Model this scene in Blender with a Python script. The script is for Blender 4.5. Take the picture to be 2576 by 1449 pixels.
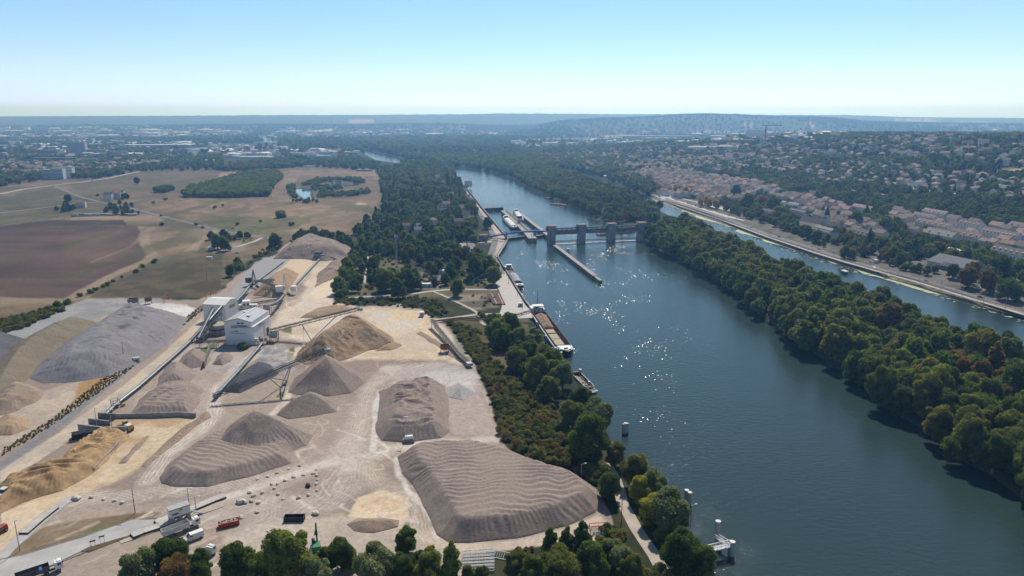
import bpy, math, random
import numpy as np
from mathutils import Vector, Matrix
random.seed(7); RNG = np.random.RandomState(11)
for o in list(bpy.data.objects): bpy.data.objects.remove(o)
SC = bpy.context.scene; COL = SC.collection
R_ = math.radians
# ---------------------------------------------------------------- camera, sky, sun, exposure
FPX, CAMH, HORIZ = 1787.0, 140.0, 296.0           # focal length / height above water / horizon row for a 2576 x 1449 view
PITCH = math.atan((724.5 - HORIZ) / FPX)
cam = bpy.data.cameras.new("camera"); cam_o = bpy.data.objects.new("camera", cam); COL.objects.link(cam_o)
cam.sensor_width = 36.0; cam.lens = FPX / 2576 * 36.0; cam.clip_start = 1.0; cam.clip_end = 60000.0
cam_o.location = (0, 0, CAMH); cam_o.rotation_euler = (math.pi / 2 - PITCH, 0, 0)
SC.camera = cam_o
SUN_EL, SUN_AZ = R_(50.0), R_(12.0)               # azimuth measured from +Y towards +X
W = bpy.data.worlds.new("World"); SC.world = W; W.use_nodes = True
nt = W.node_tree; bg = nt.nodes["Background"]
sky = nt.nodes.new("ShaderNodeTexSky"); sky.sky_type = 'NISHITA'; sky.sun_disc = False
sky.sun_elevation = SUN_EL; sky.sun_rotation = SUN_AZ; sky.altitude = 3000
sky.air_density = 0.85; sky.dust_density = 0.0; sky.ozone_density = 3.0
_tint = nt.nodes.new("ShaderNodeMix"); _tint.data_type = 'RGBA'; _tint.blend_type = 'MULTIPLY'; _tint.inputs[0].default_value = 1.0; _tint.inputs[7].default_value = (.70, .93, 1.02, 1)
_tc = nt.nodes.new('ShaderNodeTexCoord'); _sz = nt.nodes.new('ShaderNodeSeparateXYZ'); nt.links.new(_tc.outputs['Generated'], _sz.inputs[0]); _rp = nt.nodes.new('ShaderNodeValToRGB'); nt.links.new(_sz.outputs[2], _rp.inputs[0])
_e = _rp.color_ramp.elements; _e[0].position = 0.0; _e[0].color = (.46, .84, 1.7, 1); _e[1].position = .42; _e[1].color = (1.04, 1.0, .90, 1)
for _p, _c in ((.020, (.86, .90, 1.28, 1)), (.05, (1.02, .95, 1.0, 1)), (.16, (.98, 1.06, .92, 1))): _q = _e.new(_p); _q.color = _c
nt.links.new(_rp.outputs[0], _tint.inputs[7])
nt.links.new(sky.outputs[0], _tint.inputs[6]); nt.links.new(_tint.outputs[2], bg.inputs[0]); bg.inputs[1].default_value = 0.15
sl = bpy.data.lights.new("sun", 'SUN'); sl.energy = 4.5; sl.angle = R_(0.5); sl.color = (1.0, 0.94, 0.85)
so = bpy.data.objects.new("sun", sl); COL.objects.link(so); so.location = (0, 0, 400)
sdir = Vector((math.sin(SUN_AZ) * math.cos(SUN_EL), math.cos(SUN_AZ) * math.cos(SUN_EL), math.sin(SUN_EL)))
so.rotation_euler = sdir.to_track_quat('Z', 'Y').to_euler()
vs = SC.view_settings; vs.view_transform = 'Standard'; vs.look = 'None'; vs.exposure = 0.06; vs.gamma = 1.0
SC.display_settings.display_device = 'sRGB'
SC.cycles.max_bounces = 6; SC.cycles.diffuse_bounces = 2; SC.cycles.glossy_bounces = 2
SC.cycles.transmission_bounces = 3; SC.cycles.transparent_max_bounces = 4; SC.cycles.volume_bounces = 0

# ---------------------------------------------------------------- small tools
LAND = 3.0
CP, SP = math.cos(PITCH), math.sin(PITCH)
def G(u, v, z=LAND):
    """point on the level z that a surveyor reads at picture position u, v"""
    a = (u - 1288) / FPX; b = (724.5 - v) / FPX
    d = (a, CP + b * SP, -SP + b * CP); t = (z - CAMH) / d[2]
    return Vector((d[0] * t, d[1] * t, z))
def PR(x, y, z):
    zz = z - CAMH; fw = np.maximum(y * CP - zz * SP, 1e-3); up = y * SP + zz * CP
    return 1288 + FPX * x / fw, 724.5 - FPX * up / fw
def sm(e0, e1, x):
    t = np.clip((x - e0) / (e1 - e0), 0, 1); return t * t * (3 - 2 * t)
def hsh(i, j, s):
    n = (i.astype(np.int64) * 374761393 + j.astype(np.int64) * 668265263 + s * 974711) & 0x7fffffff
    n = ((n ^ (n >> 13)) * 1274126177) & 0x7fffffff
    return ((n ^ (n >> 16)) & 0xffff) / 65535.0
def noise(x, y, s=0):
    x = np.asarray(x, float); y = np.asarray(y, float)
    i = np.floor(x); j = np.floor(y); fx = x - i; fy = y - j
    fx = fx * fx * (3 - 2 * fx); fy = fy * fy * (3 - 2 * fy)
    return (hsh(i, j, s) * (1 - fx) + hsh(i + 1, j, s) * fx) * (1 - fy) + (hsh(i, j + 1, s) * (1 - fx) + hsh(i + 1, j + 1, s) * fx) * fy
def fbm(x, y, s=0, o=4):
    t = 0; a = 0.5
    for k in range(o): t = t + a * noise(x * 2 ** k, y * 2 ** k, s + k * 17); a *= .5
    return t / (1 - .5 ** o)
def sdist(px, py, poly, closed=True):
    """signed distance, positive inside"""
    P = [(float(p[0]), float(p[1])) for p in poly]; n = len(P)
    d = np.full(px.shape, 1e18); ins = np.zeros(px.shape, bool)
    for k in range(n if closed else n - 1):
        ax, ay = P[k]; bx, by = P[(k + 1) % n]
        ex, ey = bx - ax, by - ay; L = ex * ex + ey * ey + 1e-12
        t = np.clip(((px - ax) * ex + (py - ay) * ey) / L, 0, 1)
        d = np.minimum(d, (px - ax - t * ex) ** 2 + (py - ay - t * ey) ** 2)
        if closed:
            c = (ay > py) != (by > py)
            ins ^= c & (px < (bx - ax) * (py - ay) / (by - ay + 1e-12) + ax)
    d = np.sqrt(d); return np.where(ins, d, -d) if closed else d

# ---- water outlines, read on the water level
RIVER_L = [(2060,1750),(1900,1560),(1800,1449),(1768,1400),(1730,1310),(1675,1225),(1600,1165),(1555,1110),(1532,1060),(1510,1010),(1480,975),(1432,935),(1415,900),(1378,862),(1358,825),(1345,800),(1335,780),(1323,768),(1300,732),(1288,711),(1270,682),(1250,648),(1264,626),(1278,606),(1218,533),(1171,472),(1161,464),(1139,424),(1100,414),(1021,412),(999,411),(949,404),(919,388),(908,380)]
RIVER_R = [(909,376),(927,379),(969,389),(1006,398),(1060,407),(1141,420),(1181,424),(1244,435),(1269,444),(1288,449),(1313,464),(1333,478),(1363,490),(1390,502),(1428,516),(1468,535),(1488,549),(1518,557),(1570,572),(1615,590),(1640,622),(1673,640),(1730,668),(1788,701),(1838,733),(1870,766),(1932,816),(1964,841),(2019,876),(2072,913),(2127,946),(2173,978),(2203,1020),(2262,1052),(2343,1104),(2399,1156),(2470,1192),(2506,1218),(2552,1254),(2600,1290),(2720,1360),(2900,1500),(3150,1700)]
RIVER_PX = RIVER_L + RIVER_R
CH_R = [(1400,424),(1470,440),(1560,470),(1640,500),(1713,527),(1750,540),(1813,562),(1858,577),(1932,606),(2037,640),(2072,651),(2117,665),(2194,690),(2242,699),(2307,719),(2342,729),(2432,759),(2507,779),(2576,799),(2700,838),(2900,905),(3400,1075)]
CH_L = [(3400,1330),(2900,1090),(2700,985),(2576,930),(2502,902),(2420,872),(2332,840),(2257,800),(2207,775),(2130,752),(2057,722),(1964,685),(1900,655),(1800,605),(1730,566),(1690,545),(1620,510),(1540,478),(1460,452),(1400,434)]
CH_PX = CH_R + CH_L
REACH_PX = [(648,342),(675,340),(674,350),(700,357),(690,359),(655,357)]
POND1_PX = [(744,480),(752,475),(777,474),(780,482),(778,490),(783,505),(774,506),(765,498),(752,488)]
POND2_PX = [(828,460),(835,457),(853,457),(853,464),(885,466),(900,463),(895,469),(870,472),(850,470)]
def W0(px, z=0.0): return [tuple(G(u, v, z)[:2]) for u, v in px]
WATERS = [W0(RIVER_PX), W0(CH_PX), W0(REACH_PX), W0(POND1_PX), W0(POND2_PX)]
_a, _b = G(1800, 1449, 0), G(2060, 1750, 0); _c, _d = G(2720, 1360, 0), G(3150, 1700, 0)
WATERS[0] += [tuple((_d + (_d - _c).normalized()*260)[:2]), tuple((_b + (_b - _a).normalized()*260)[:2])]
# ---- land height
QA, QB = G(1713, 527, 0), G(2576, 799, 0)
_qd = (QB - QA).normalized(); QN = Vector((-_qd.y, _qd.x, 0)); QN = QN if QN.x > 0 else -QN
QYAW = math.atan2(_qd.y, _qd.x)
SKY_U = [-900, 0, 300, 640, 900, 1200, 1300, 1650, 2100, 2300, 2576, 3400]
SKY_V = [294, 293.5, 292.5, 291, 289.5, 287.5, 287, 288.5, 290, 296, 298, 299]
HILL_U = [1250, 1400, 1500, 1560, 1663, 1700, 1760, 1833, 1932, 2032, 2087, 2157, 2282, 2576, 3200]
HILL_V = [322, 308, 302, 301, 295.5, 292.5, 291.5, 292.5, 298, 298, 302, 309, 313, 316, 318]
MID_U = [-900, 0, 400, 700, 1024, 1200, 1500, 1700]
MID_V = [318, 316, 314, 312, 309, 312, 325, 335]
def land(x, y):
    x = np.asarray(x, float); y = np.asarray(y, float)
    s = (x - QA.x) * QN.x + (y - QA.y) * QN.y
    amp = 110 - 30 * sm(900, 2100, y)
    hill = amp * sm(90, 1000, s) * sm(3600, 2300, y) * sm(-200, 500, y)
    hill = hill + sm(10, 40, s) * 1.5 * sm(2600, 1800, y)
    yy = np.maximum(y, 10); u = 1288 + FPX * x / yy
    far = y
    zs = CAMH - (np.interp(u, SKY_U, SKY_V) - HORIZ) / FPX * 11500
    zh = CAMH - (np.interp(u, HILL_U, HILL_V) - HORIZ) / FPX * 7000
    zm = CAMH - (np.interp(u, MID_U, MID_V) - HORIZ) / FPX * 8200
    n = fbm(x / 900, y / 900, 5, 3)
    b = (zs + 14 * (n - .5)) * sm(8300, 11500, far + 900 * (n - .5))
    m = np.where(u < 1700, zm * .9 + 10 * (n - .5), 0) * sm(6600, 8200, far + 700 * (n - .5)) * sm(1700, 1450, u)
    h = np.where(u > 1250, zh + 8 * (n - .5), 0) * sm(5500, 7000, far + 500 * (n - .5)) * sm(1250, 1420, u)
    back = sm(9200, 7600, far) * .55 + .45
    z = LAND + np.maximum(np.maximum(hill, b), np.maximum(m * back, h * back))
    return z
def P(u, v, dz=0.0):
    """point on the land at picture position u, v"""
    g = G(u, v, LAND)
    if g.y < 0 or v < HORIZ + 8: g = G(u, max(v, HORIZ + 8), LAND)
    t = np.linspace(0.15, 1.0, 500); X = g.x * t; Y = g.y * t; Z = CAMH + (LAND - CAMH) * t
    k = np.argmax(Z <= land(X, Y) + 1e-3)
    if Z[k] > land(X[k], Y[k]) + 1e-3: k = len(t) - 1
    z = float(land(X[k], Y[k])); p = G(u, v, min(z, CAMH - 2)) if z < CAMH - 3 else Vector((X[k], Y[k], z))
    z = float(land(p.x, p.y)); return Vector((p.x, p.y, z + dz))
def yaw(p, q): return math.atan2(q[1] - p[1], q[0] - p[0])

# ---- mesh builder
class MB:
    def __init__(s): s.v = []; s.f = []; s.m = []; s.cur = 0
    def add(s, vs, fs):
        o = len(s.v); s.v += [tuple(p) for p in vs]; s.f += [tuple(i + o for i in f) for f in fs]; s.m += [s.cur] * len(fs); return s
    def box(s, c, d, rz=0.0, top=(1, 1), sh=(0, 0)):
        x, y, z = d[0] / 2, d[1] / 2, d[2] / 2; cs, sn = math.cos(rz), math.sin(rz); vs = []
        for zz, k, q in ((-z, (1, 1), (0, 0)), (z, top, sh)):
            for sx, sy in ((-1, -1), (1, -1), (1, 1), (-1, 1)):
                px, py = sx * x * k[0] + q[0], sy * y * k[1] + q[1]
                vs.append((c[0] + px * cs - py * sn, c[1] + px * sn + py * cs, c[2] + zz))
        return s.add(vs, [(3, 2, 1, 0), (4, 5, 6, 7), (0, 1, 5, 4), (1, 2, 6, 5), (2, 3, 7, 6), (3, 0, 4, 7)])
    def beam(s, a, b, w, h=None):
        a, b = Vector(a), Vector(b); h = h or w; d = (b - a)
        if d.length < 1e-6: return s
        d.normalize(); u = Vector((0, 0, 1)); r = d.cross(u)
        if r.length < 1e-3: r = Vector((1, 0, 0))
        r.normalize(); u = r.cross(d); vs = []
        for p in (a, b):
            for i, j in ((-1, -1), (1, -1), (1, 1), (-1, 1)): vs.append(p + r * (i * w / 2) + u * (j * h / 2))
        return s.add(vs, [(3, 2, 1, 0), (4, 5, 6, 7), (0, 1, 5, 4), (1, 2, 6, 5), (2, 3, 7, 6), (3, 0, 4, 7)])
    def tube(s, a, b, r, r2=None, n=8, cap=True):
        a, b = Vector(a), Vector(b); r2 = r if r2 is None else r2; d = (b - a).normalized()
        x = d.cross(Vector((0, 0, 1))); x = x if x.length > 1e-3 else Vector((1, 0, 0)); x.normalize(); y = d.cross(x); vs = []
        for p, q in ((a, r), (b, r2)):
            for k in range(n):
                t = 2 * math.pi * k / n; vs.append(p + x * (q * math.cos(t)) + y * (q * math.sin(t)))
        fs = [(k, (k + 1) % n, n + (k + 1) % n, n + k) for k in range(n)]
        if cap: fs += [tuple(range(n - 1, -1, -1)), tuple(range(n, 2 * n))]
        return s.add(vs, fs)
    def prism(s, pts, z0, z1):
        n = len(pts); area = sum(pts[i][0] * pts[(i + 1) % n][1] - pts[(i + 1) % n][0] * pts[i][1] for i in range(n))
        if area < 0: pts = pts[::-1]
        vs = [(p[0], p[1], z0) for p in pts] + [(p[0], p[1], z1) for p in pts]
        return s.add(vs, [tuple(range(n - 1, -1, -1)), tuple(range(n, 2 * n))] + [(k, (k + 1) % n, n + (k + 1) % n, n + k) for k in range(n)])
    def gable(s, L, D, h0, h1, ov=0.4, th=0.25, hip=0.0, cx=0, cy=0):
        """pitched roof shell, ridge along x"""
        l, d = L / 2 + ov, D / 2 + ov; q = hip
        vs = [(-l, -d, h0), (l, -d, h0), (l, d, h0), (-l, d, h0), (-l + q, 0, h1), (l - q, 0, h1)]
        vs = [(x + cx, y + cy, z) for x, y, z in vs]; lo = [(x, y, z - th) for x, y, z in vs]
        fs = [(0, 1, 5, 4), (2, 3, 4, 5), (1, 2, 5), (3, 0, 4)] if hip else [(0, 1, 5, 4), (2, 3, 4, 5)]
        n = 6
        fs2 = [tuple(i + n for i in f[::-1]) for f in fs]
        ring = [(0, 1), (1, 2), (2, 3), (3, 0)] if hip else [(0, 1), (1, 5), (5, 2), (2, 3), (3, 4), (4, 0)]
        fs3 = [(b, a, a + n, b + n) for a, b in ring]
        return s.add(vs + lo, fs + fs2 + fs3)
    def gwall(s, L, D, h, hr, cx=0, cy=0):
        """walls closed up to a gable, ridge along x"""
        l, d = L / 2, D / 2
        vs = [(-l, -d, 0), (l, -d, 0), (l, d, 0), (-l, d, 0), (-l, -d, h), (l, -d, h), (l, d, h), (-l, d, h), (-l, 0, hr), (l, 0, hr)]
        vs = [(x + cx, y + cy, z) for x, y, z in vs]
        return s.add(vs, [(0, 1, 5, 4), (2, 3, 7, 6), (1, 2, 6, 9, 5), (3, 0, 4, 8, 7), (4, 5, 9, 8), (6, 7, 8, 9), (3, 2, 1, 0)])
    def mesh(s, name, mats, smooth=False):
        me = bpy.data.meshes.new(name); me.from_pydata(s.v, [], s.f)
        for m in (mats if isinstance(mats, (list, tuple)) else [mats]): me.materials.append(m)
        if any(s.m): me.polygons.foreach_set("material_index", s.m)
        if smooth: me.polygons.foreach_set("use_smooth", [True] * len(s.f))
        me.update(); return me
    def build(s, name, mats, parent=None, off=None, smooth=False, kind=None):
        if off is not None: s.v = [(p[0] - off[0], p[1] - off[1], p[2] - off[2]) for p in s.v]
        o = bpy.data.objects.new(name, s.mesh(name, mats, smooth)); COL.objects.link(o)
        if parent is not None: o.parent = parent
        elif off is not None: o.location = off
        if kind: o['kind'] = kind
        return o
def tag(o, label, cat, group=None):
    o['label'] = label; o['category'] = cat
    if group: o['group'] = group
    return o
def thing(name, label, cat, loc=(0, 0, 0), rz=0.0, group=None):
    o = bpy.data.objects.new(name, None); COL.objects.link(o); o.location = loc; o.rotation_euler = (0, 0, rz)
    o.empty_display_size = 0.5
    return tag(o, label, cat, group)
KIDS = {}
def copy_thing(root, loc, rz=0.0, scale=None, label=None, group=None):
    r = root.copy(); COL.objects.link(r); r.location = loc; r.rotation_euler = (0, 0, rz)
    if scale is not None: r.scale = scale if hasattr(scale, '__len__') else (scale,) * 3
    if label: r['label'] = label
    if group: r['group'] = group
    if root.name not in KIDS: KIDS[root.name] = [(c, list(c.children)) for c in root.children]
    for c, gs in KIDS[root.name]:
        d = c.copy(); COL.objects.link(d); d.parent = r
        for g in gs:
            e = g.copy(); COL.objects.link(e); e.parent = d
    return r
def numgrid(name, X, Y, Z, keep=None, mat=None, attrs=None, smooth=True):
    nr, nc = X.shape
    co = np.stack([X.ravel(), Y.ravel(), Z.ravel()], 1)
    i = np.arange(nr * nc).reshape(nr, nc)
    q = np.stack([i[:-1, :-1].ravel(), i[:-1, 1:].ravel(), i[1:, 1:].ravel(), i[1:, :-1].ravel()], 1)
    if keep is not None:
        q = q[keep.ravel()]; used = np.unique(q); mp = np.zeros(nr * nc, int); mp[used] = np.arange(len(used)); q = mp[q]; co = co[used]
        attrs = {k: a[used] for k, a in attrs.items()} if attrs else None
    me = bpy.data.meshes.new(name); me.vertices.add(len(co)); me.vertices.foreach_set("co", co.ravel().astype(np.float32))
    me.loops.add(q.size); me.loops.foreach_set("vertex_index", q.ravel().astype(np.int32))
    me.polygons.add(len(q)); me.polygons.foreach_set("loop_start", (np.arange(len(q)) * 4).astype(np.int32))
    me.update(calc_edges=True)
    if smooth: me.polygons.foreach_set("use_smooth", np.ones(len(q), bool))
    if attrs:
        for k, a in attrs.items():
            at = me.attributes.new(k, 'FLOAT_COLOR', 'POINT'); at.data.foreach_set("color", np.concatenate([a, np.ones((len(a), 1))], 1).ravel().astype(np.float32))
    if mat: me.materials.append(mat)
    me.validate(); return me

# ---- materials
def pmat(name, col, rough=0.8, var=0.18, scale=0.4, metal=0.0, bump=0.0, bscale=2.0, coord='Position', col2=None, spec=0.3, stretch=None):
    m = bpy.data.materials.new(name); m.use_nodes = True; n = m.node_tree.nodes; l = m.node_tree.links; b = n["Principled BSDF"]
    b.inputs["Roughness"].default_value = rough; b.inputs["Metallic"].default_value = metal; b.inputs["Specular IOR Level"].default_value = spec
    g = n.new("ShaderNodeNewGeometry"); src = g.outputs["Position"]
    if stretch:
        mp = n.new("ShaderNodeMapping"); mp.inputs["Scale"].default_value = stretch; l.new(src, mp.inputs[0]); src = mp.outputs[0]
    t = n.new("ShaderNodeTexNoise"); t.inputs["Scale"].default_value = scale; t.inputs["Detail"].default_value = 6; t.inputs["Roughness"].default_value = .65
    l.new(src, t.inputs["Vector"])
    r = n.new("ShaderNodeValToRGB"); c2 = col2 or tuple(c * (1 - 1.6 * var) for c in col)
    r.color_ramp.elements[0].position = .3; r.color_ramp.elements[1].position = .7
    r.color_ramp.elements[0].color = (*c2, 1); r.color_ramp.elements[1].color = (*[min(1, c * (1 + var)) for c in col], 1)
    l.new(t.outputs["Fac"], r.inputs[0]); l.new(r.outputs[0], b.inputs["Base Color"])
    if bump:
        t2 = n.new("ShaderNodeTexNoise"); t2.inputs["Scale"].default_value = bscale; t2.inputs["Detail"].default_value = 4
        l.new(src, t2.inputs["Vector"]); bp = n.new("ShaderNodeBump"); bp.inputs["Strength"].default_value = bump; bp.inputs["Distance"].default_value = .3
        l.new(t2.outputs["Fac"], bp.inputs["Height"]); l.new(bp.outputs[0], b.inputs["Normal"])
    return m
def leafmat(name, cols, trans=0.48, clump=0.35):
    m = bpy.data.materials.new(name); m.use_nodes = True; n = m.node_tree.nodes; l = m.node_tree.links
    n.remove(n["Principled BSDF"]); out = n["Material Output"]
    oi = n.new("ShaderNodeObjectInfo"); r = n.new("ShaderNodeValToRGB"); r.color_ramp.interpolation = 'LINEAR'
    e = r.color_ramp.elements
    for k in range(len(cols) - 2): e.new(.5)
    for k, c in enumerate(cols): e[k].position = k / (len(cols) - 1); e[k].color = (*c, 1)
    l.new(oi.outputs["Random"], r.inputs[0])
    g = n.new("ShaderNodeNewGeometry"); t = n.new("ShaderNodeTexNoise"); t.inputs["Scale"].default_value = clump; t.inputs["Detail"].default_value = 3
    l.new(g.outputs["Position"], t.inputs["Vector"])
    wn = n.new("ShaderNodeMapRange"); wn.inputs[1].default_value = .3; wn.inputs[2].default_value = .7; wn.inputs[3].default_value = .62; wn.inputs[4].default_value = 1.4
    l.new(t.outputs["Fac"], wn.inputs[0])
    mu = n.new("ShaderNodeVectorMath"); mu.operation = 'SCALE'; l.new(r.outputs[0], mu.inputs[0]); l.new(wn.outputs[0], mu.inputs["Scale"])
    d = n.new("ShaderNodeBsdfDiffuse"); tr = n.new("ShaderNodeBsdfTranslucent"); mx = n.new("ShaderNodeMixShader"); mx.inputs[0].default_value = trans
    l.new(mu.outputs[0], d.inputs[0])
    y = n.new("ShaderNodeMix"); y.data_type = 'RGBA'; y.blend_type = 'MULTIPLY'; y.inputs[0].default_value = 1; y.inputs[7].default_value = (1.25, 1.3, .55, 1)
    l.new(mu.outputs[0], y.inputs[6]); l.new(y.outputs[2], tr.inputs[0])
    l.new(d.outputs[0], mx.inputs[1]); l.new(tr.outputs[0], mx.inputs[2]); l.new(mx.outputs[0], out.inputs[0])
    return m
M = {}
M['white'] = pmat('white_cladding', (.72, .72, .70), .55, .06, .25)
M['white_dirty'] = pmat('weathered_white_paint', (.60, .60, .58), .6, .14, .5)
M['steel'] = pmat('galvanised_steel', (.34, .35, .36), .5, .2, .6, .3)
M['dark_steel'] = pmat('dark_steel', (.075, .08, .085), .55, .3, .8, .2)
M['pipe'] = pmat('conveyor_cover', (.30, .33, .33), .4, .2, .5, .5)
M['rubber'] = pmat('black_rubber', (.025, .025, .027), .7, .2, 1.0)
M['concrete'] = pmat('weathered_concrete', (.33, .31, .285), .85, .22, .35, 0, .15)
M['concrete_dark'] = pmat('stained_concrete', (.20, .19, .18), .85, .3, .3, 0, .2)
M['concrete_pale'] = pmat('pale_concrete', (.46, .43, .39), .85, .15, .4)
M['rust'] = pmat('rusty_steel', (.22, .115, .075), .75, .3, .6)
M['red'] = pmat('red_paint', (.42, .055, .03), .5, .15, .8)
M['hold_red'] = pmat('hold_primer', (.17, .045, .04), .7, .3, .4)
M['blue'] = pmat('blue_steel_paint', (.05, .10, .32), .5, .15, .4)
M['navy'] = pmat('navy_hull_paint', (.022, .03, .045), .45, .2, .4)
M['green'] = pmat('green_paint', (.04, .22, .10), .5, .2, .6)
M['teal'] = pmat('green_pipe_paint', (.03, .16, .13), .5, .2, .4)
M['yellow'] = pmat('yellow_paint', (.50, .30, .04), .5, .2, .6)
M['glass'] = pmat('dark_window_glass', (.03, .04, .05), .12, .2, 1.0, 0, spec=.6)
M['tan'] = pmat('tan_panel', (.36, .31, .20), .7, .15, .5)
M['wood'] = pmat('weathered_timber', (.20, .16, .12), .85, .25, 1.2)
M['bark'] = pmat('tree_bark', (.085, .065, .05), .9, .3, 2.0)
M['stone'] = pmat('limestone_rock', (.62, .56, .47), .9, .25, .8, 0, .4, 1.5)
M['hivis'] = pmat('high_visibility_yellow', (.55, .75, .08), .7, .1, 2.0)
M['skin'] = pmat('skin', (.45, .28, .2), .6, .05, 2.0)
M['cloth'] = pmat('dark_workwear', (.03, .035, .05), .9, .1, 2.0)
M['algae'] = pmat('floating_duckweed', (.42, .44, .25), .8, .15, .25)
M['asphalt'] = pmat('asphalt', (.17, .165, .165), .9, .15, .12)
M['road_pale'] = pmat('pale_concrete_road', (.40, .385, .37), .9, .14, .12, stretch=(1, 1, 1))
M['dust'] = pmat('dusty_track', (.42, .365, .30), .95, .16, .15)
M['foam'] = pmat('white_water_foam', (.75, .78, .8), .7, .1, .4)
W_COL = [(.72, .68, .61), (.62, .54, .45), (.52, .46, .39), (.78, .77, .75), (.58, .57, .56)]
M_WALL = [pmat('render_wall', c, .85, .1, .3) for c in W_COL]
R_COL = [(.27, .185, .15), (.20, .145, .12), (.135, .115, .105), (.06, .063, .072), (.25, .235, .225), (.31, .195, .145)]
M_ROOF = [pmat('roof_tiles', c, .85, .22, .5) for c in R_COL]
M['zinc'] = pmat('zinc_roof', (.34, .36, .38), .6, .12, .3, .2)
# ================================================================ GROUND: one sheet, bare earth, fields and quarry floor as its own colours
_ys = [ ]
_v = 1750.0
while _v > 312:
    _ys.append(float(G(1288, _v)[1])); _v -= 2.3 if _v > 420 else 1.3
_y = _ys[-1]
while _y < 12300: _y *= 1.013; _ys.append(_y)
_ys = [-4000, -1200, -400, -60, 30, 70] + _ys + [12700]
_as = list(np.arange(-0.86, 0.861, 0.00142)); _as = [-60, -20, -7, -3.5, -2, -1.5, -1.2, -1.05, -.95] + _as + [.95, 1.05, 1.2, 1.5, 2, 3.5, 7, 20, 60]
A_, Y_ = np.meshgrid(np.array(_as), np.array(_ys)); X_ = A_ * np.maximum(Y_, 60.0)
X_ = np.clip(X_, -11200, 11200)
Z_ = land(X_, Y_)
WD = np.full(X_.shape, -1e9)
for w in WATERS:
    xs = [p[0] for p in w]; ys = [p[1] for p in w]
    k = (X_ > min(xs) - 60) & (X_ < max(xs) + 60) & (Y_ > min(ys) - 60) & (Y_ < max(ys) + 60)
    WD[k] = np.maximum(WD[k], sdist(X_[k], Y_[k], w))
bank = sm(-7, 0.8, WD)
Z_ = np.where(WD > -7.5, Z_ * (1 - bank) + (-2.2) * bank, Z_)
Z_ = Z_ + np.where(WD < -8, .25 * (noise(X_ / 7, Y_ / 7, 3) - .5), 0)
fo = sm(3200, 5500, Y_); Z_ = Z_ + fo * 9 * (noise(X_ / 28, Y_ / 34, 9) - .4) * (Y_ < 17500)
U_, V_ = PR(X_, Y_, Z_); U_ = np.where(Y_ < 40, -9999, U_)
n1 = fbm(X_ / 60, Y_ / 60, 1); n2 = fbm(X_ / 14, Y_ / 14, 2); n3 = fbm(X_ / 5, Y_ / 5, 4, 3); nb = fbm(X_ / 260, Y_ / 260, 6)
C = np.zeros(X_.shape + (3,))
def mixc(a, b, t): return a + (b - a) * np.clip(t, 0, 1)[..., None]
A3 = lambda c: np.array(c, float)
# vegetated earth everywhere to begin with
C[:] = A3((.044, .054, .026)); C = mixc(C, A3((.075, .078, .038)), sm(.45, .75, n2)); C = mixc(C, A3((.035, .048, .026)), sm(.55, .75, n1) * .7)
# far plain: patchwork of woods, stubble and suburbs
ff = sm(1500, 2600, Y_)
C = mixc(C, A3((.030, .046, .026)), ff * .8)
pt = noise(X_ / 420 + 3, Y_ / 700, 21); C = mixc(C, A3((.19, .17, .11)), ff * sm(.78, .84, pt) * sm(6500, 5200, Y_) * .8)
pt2 = noise(X_ / 90, Y_ / 260, 31); C = mixc(C, A3((.24, .23, .22)), ff * sm(.80, .9, pt2) * .5 * sm(8200, 7000, Y_))
C = mixc(C, A3((.06, .075, .038)), ff * sm(.5, .8, n2) * .4)
C = mixc(C, A3((.030, .046, .024)) + .018 * n2[..., None], sm(5000, 6500, Y_) * .9)
def paint(poly, col, soft=2.0, wob=5.0, col2=None, nz=None, al=1.0, w=None):
    global C
    us = [p[0] for p in poly]; vs_ = [p[1] for p in poly]; pad = soft + wob + 3
    k = (U_ > min(us) - pad) & (U_ < max(us) + pad) & (V_ > min(vs_) - pad) & (V_ < max(vs_) + pad)
    if not k.any(): return
    s = sdist(U_[k], V_[k], poly) + wob * (n2[k] - .5) * 2 + wob * .6 * (n3[k] - .5)
    t = sm(-soft, soft, s) * al; c = A3(col)
    base = C[k]
    if col2 is not None:
        q = (n1 if nz is None else nz)[k]; cc = mixc(np.broadcast_to(c, base.shape), A3(col2), sm(.38, .64, q))
    else: cc = np.broadcast_to(c, base.shape)
    C[k] = base + (cc - base) * t[:, None]
def stroke(pts, width, col, al=.8, soft=.8, lines=0, spread=0, world=False, seed=0):
    """tyre tracks and dusty lanes, widths in metres"""
    global C
    Q = [tuple(G(u, v)[:2]) for u, v in pts] if not world else pts
    pad = width + spread + 4; xs = [p[0] for p in Q]; ys = [p[1] for p in Q]
    k = (X_ > min(xs) - pad) & (X_ < max(xs) + pad) & (Y_ > min(ys) - pad) & (Y_ < max(ys) + pad)
    if not k.any(): return
    x = X_[k] + 1.2 * (n2[k] - .5) * 3; y = Y_[k] + 1.2 * (n1[k] - .5) * 3
    d = sdist(x, y, Q, closed=False)
    t = sm(width / 2 + soft, width / 2 - soft, d) * al * (.55 + .9 * (n3[k] - .2))
    if lines: t = t * (.35 + .65 * sm(.2, .8, np.sin(d * 6.283 / lines + 3 * n2[k]) * .5 + .5))
    C[k] = C[k] + (A3(col) - C[k]) * np.clip(t, 0, 1)[:, None]
MAUVE, MAUVE2, TANQ, SANDC, OCHRE, GREYQ, PALEQ = (.255, .205, .170), (.325, .265, .215), (.42, .345, .26), (.55, .44, .31), (.40, .285, .17), (.21, .205, .205), (.50, .475, .45)
DRYG, DRYG2, GRN = (.235, .175, .115), (.165, .135, .08), (.10, .115, .045)
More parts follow.
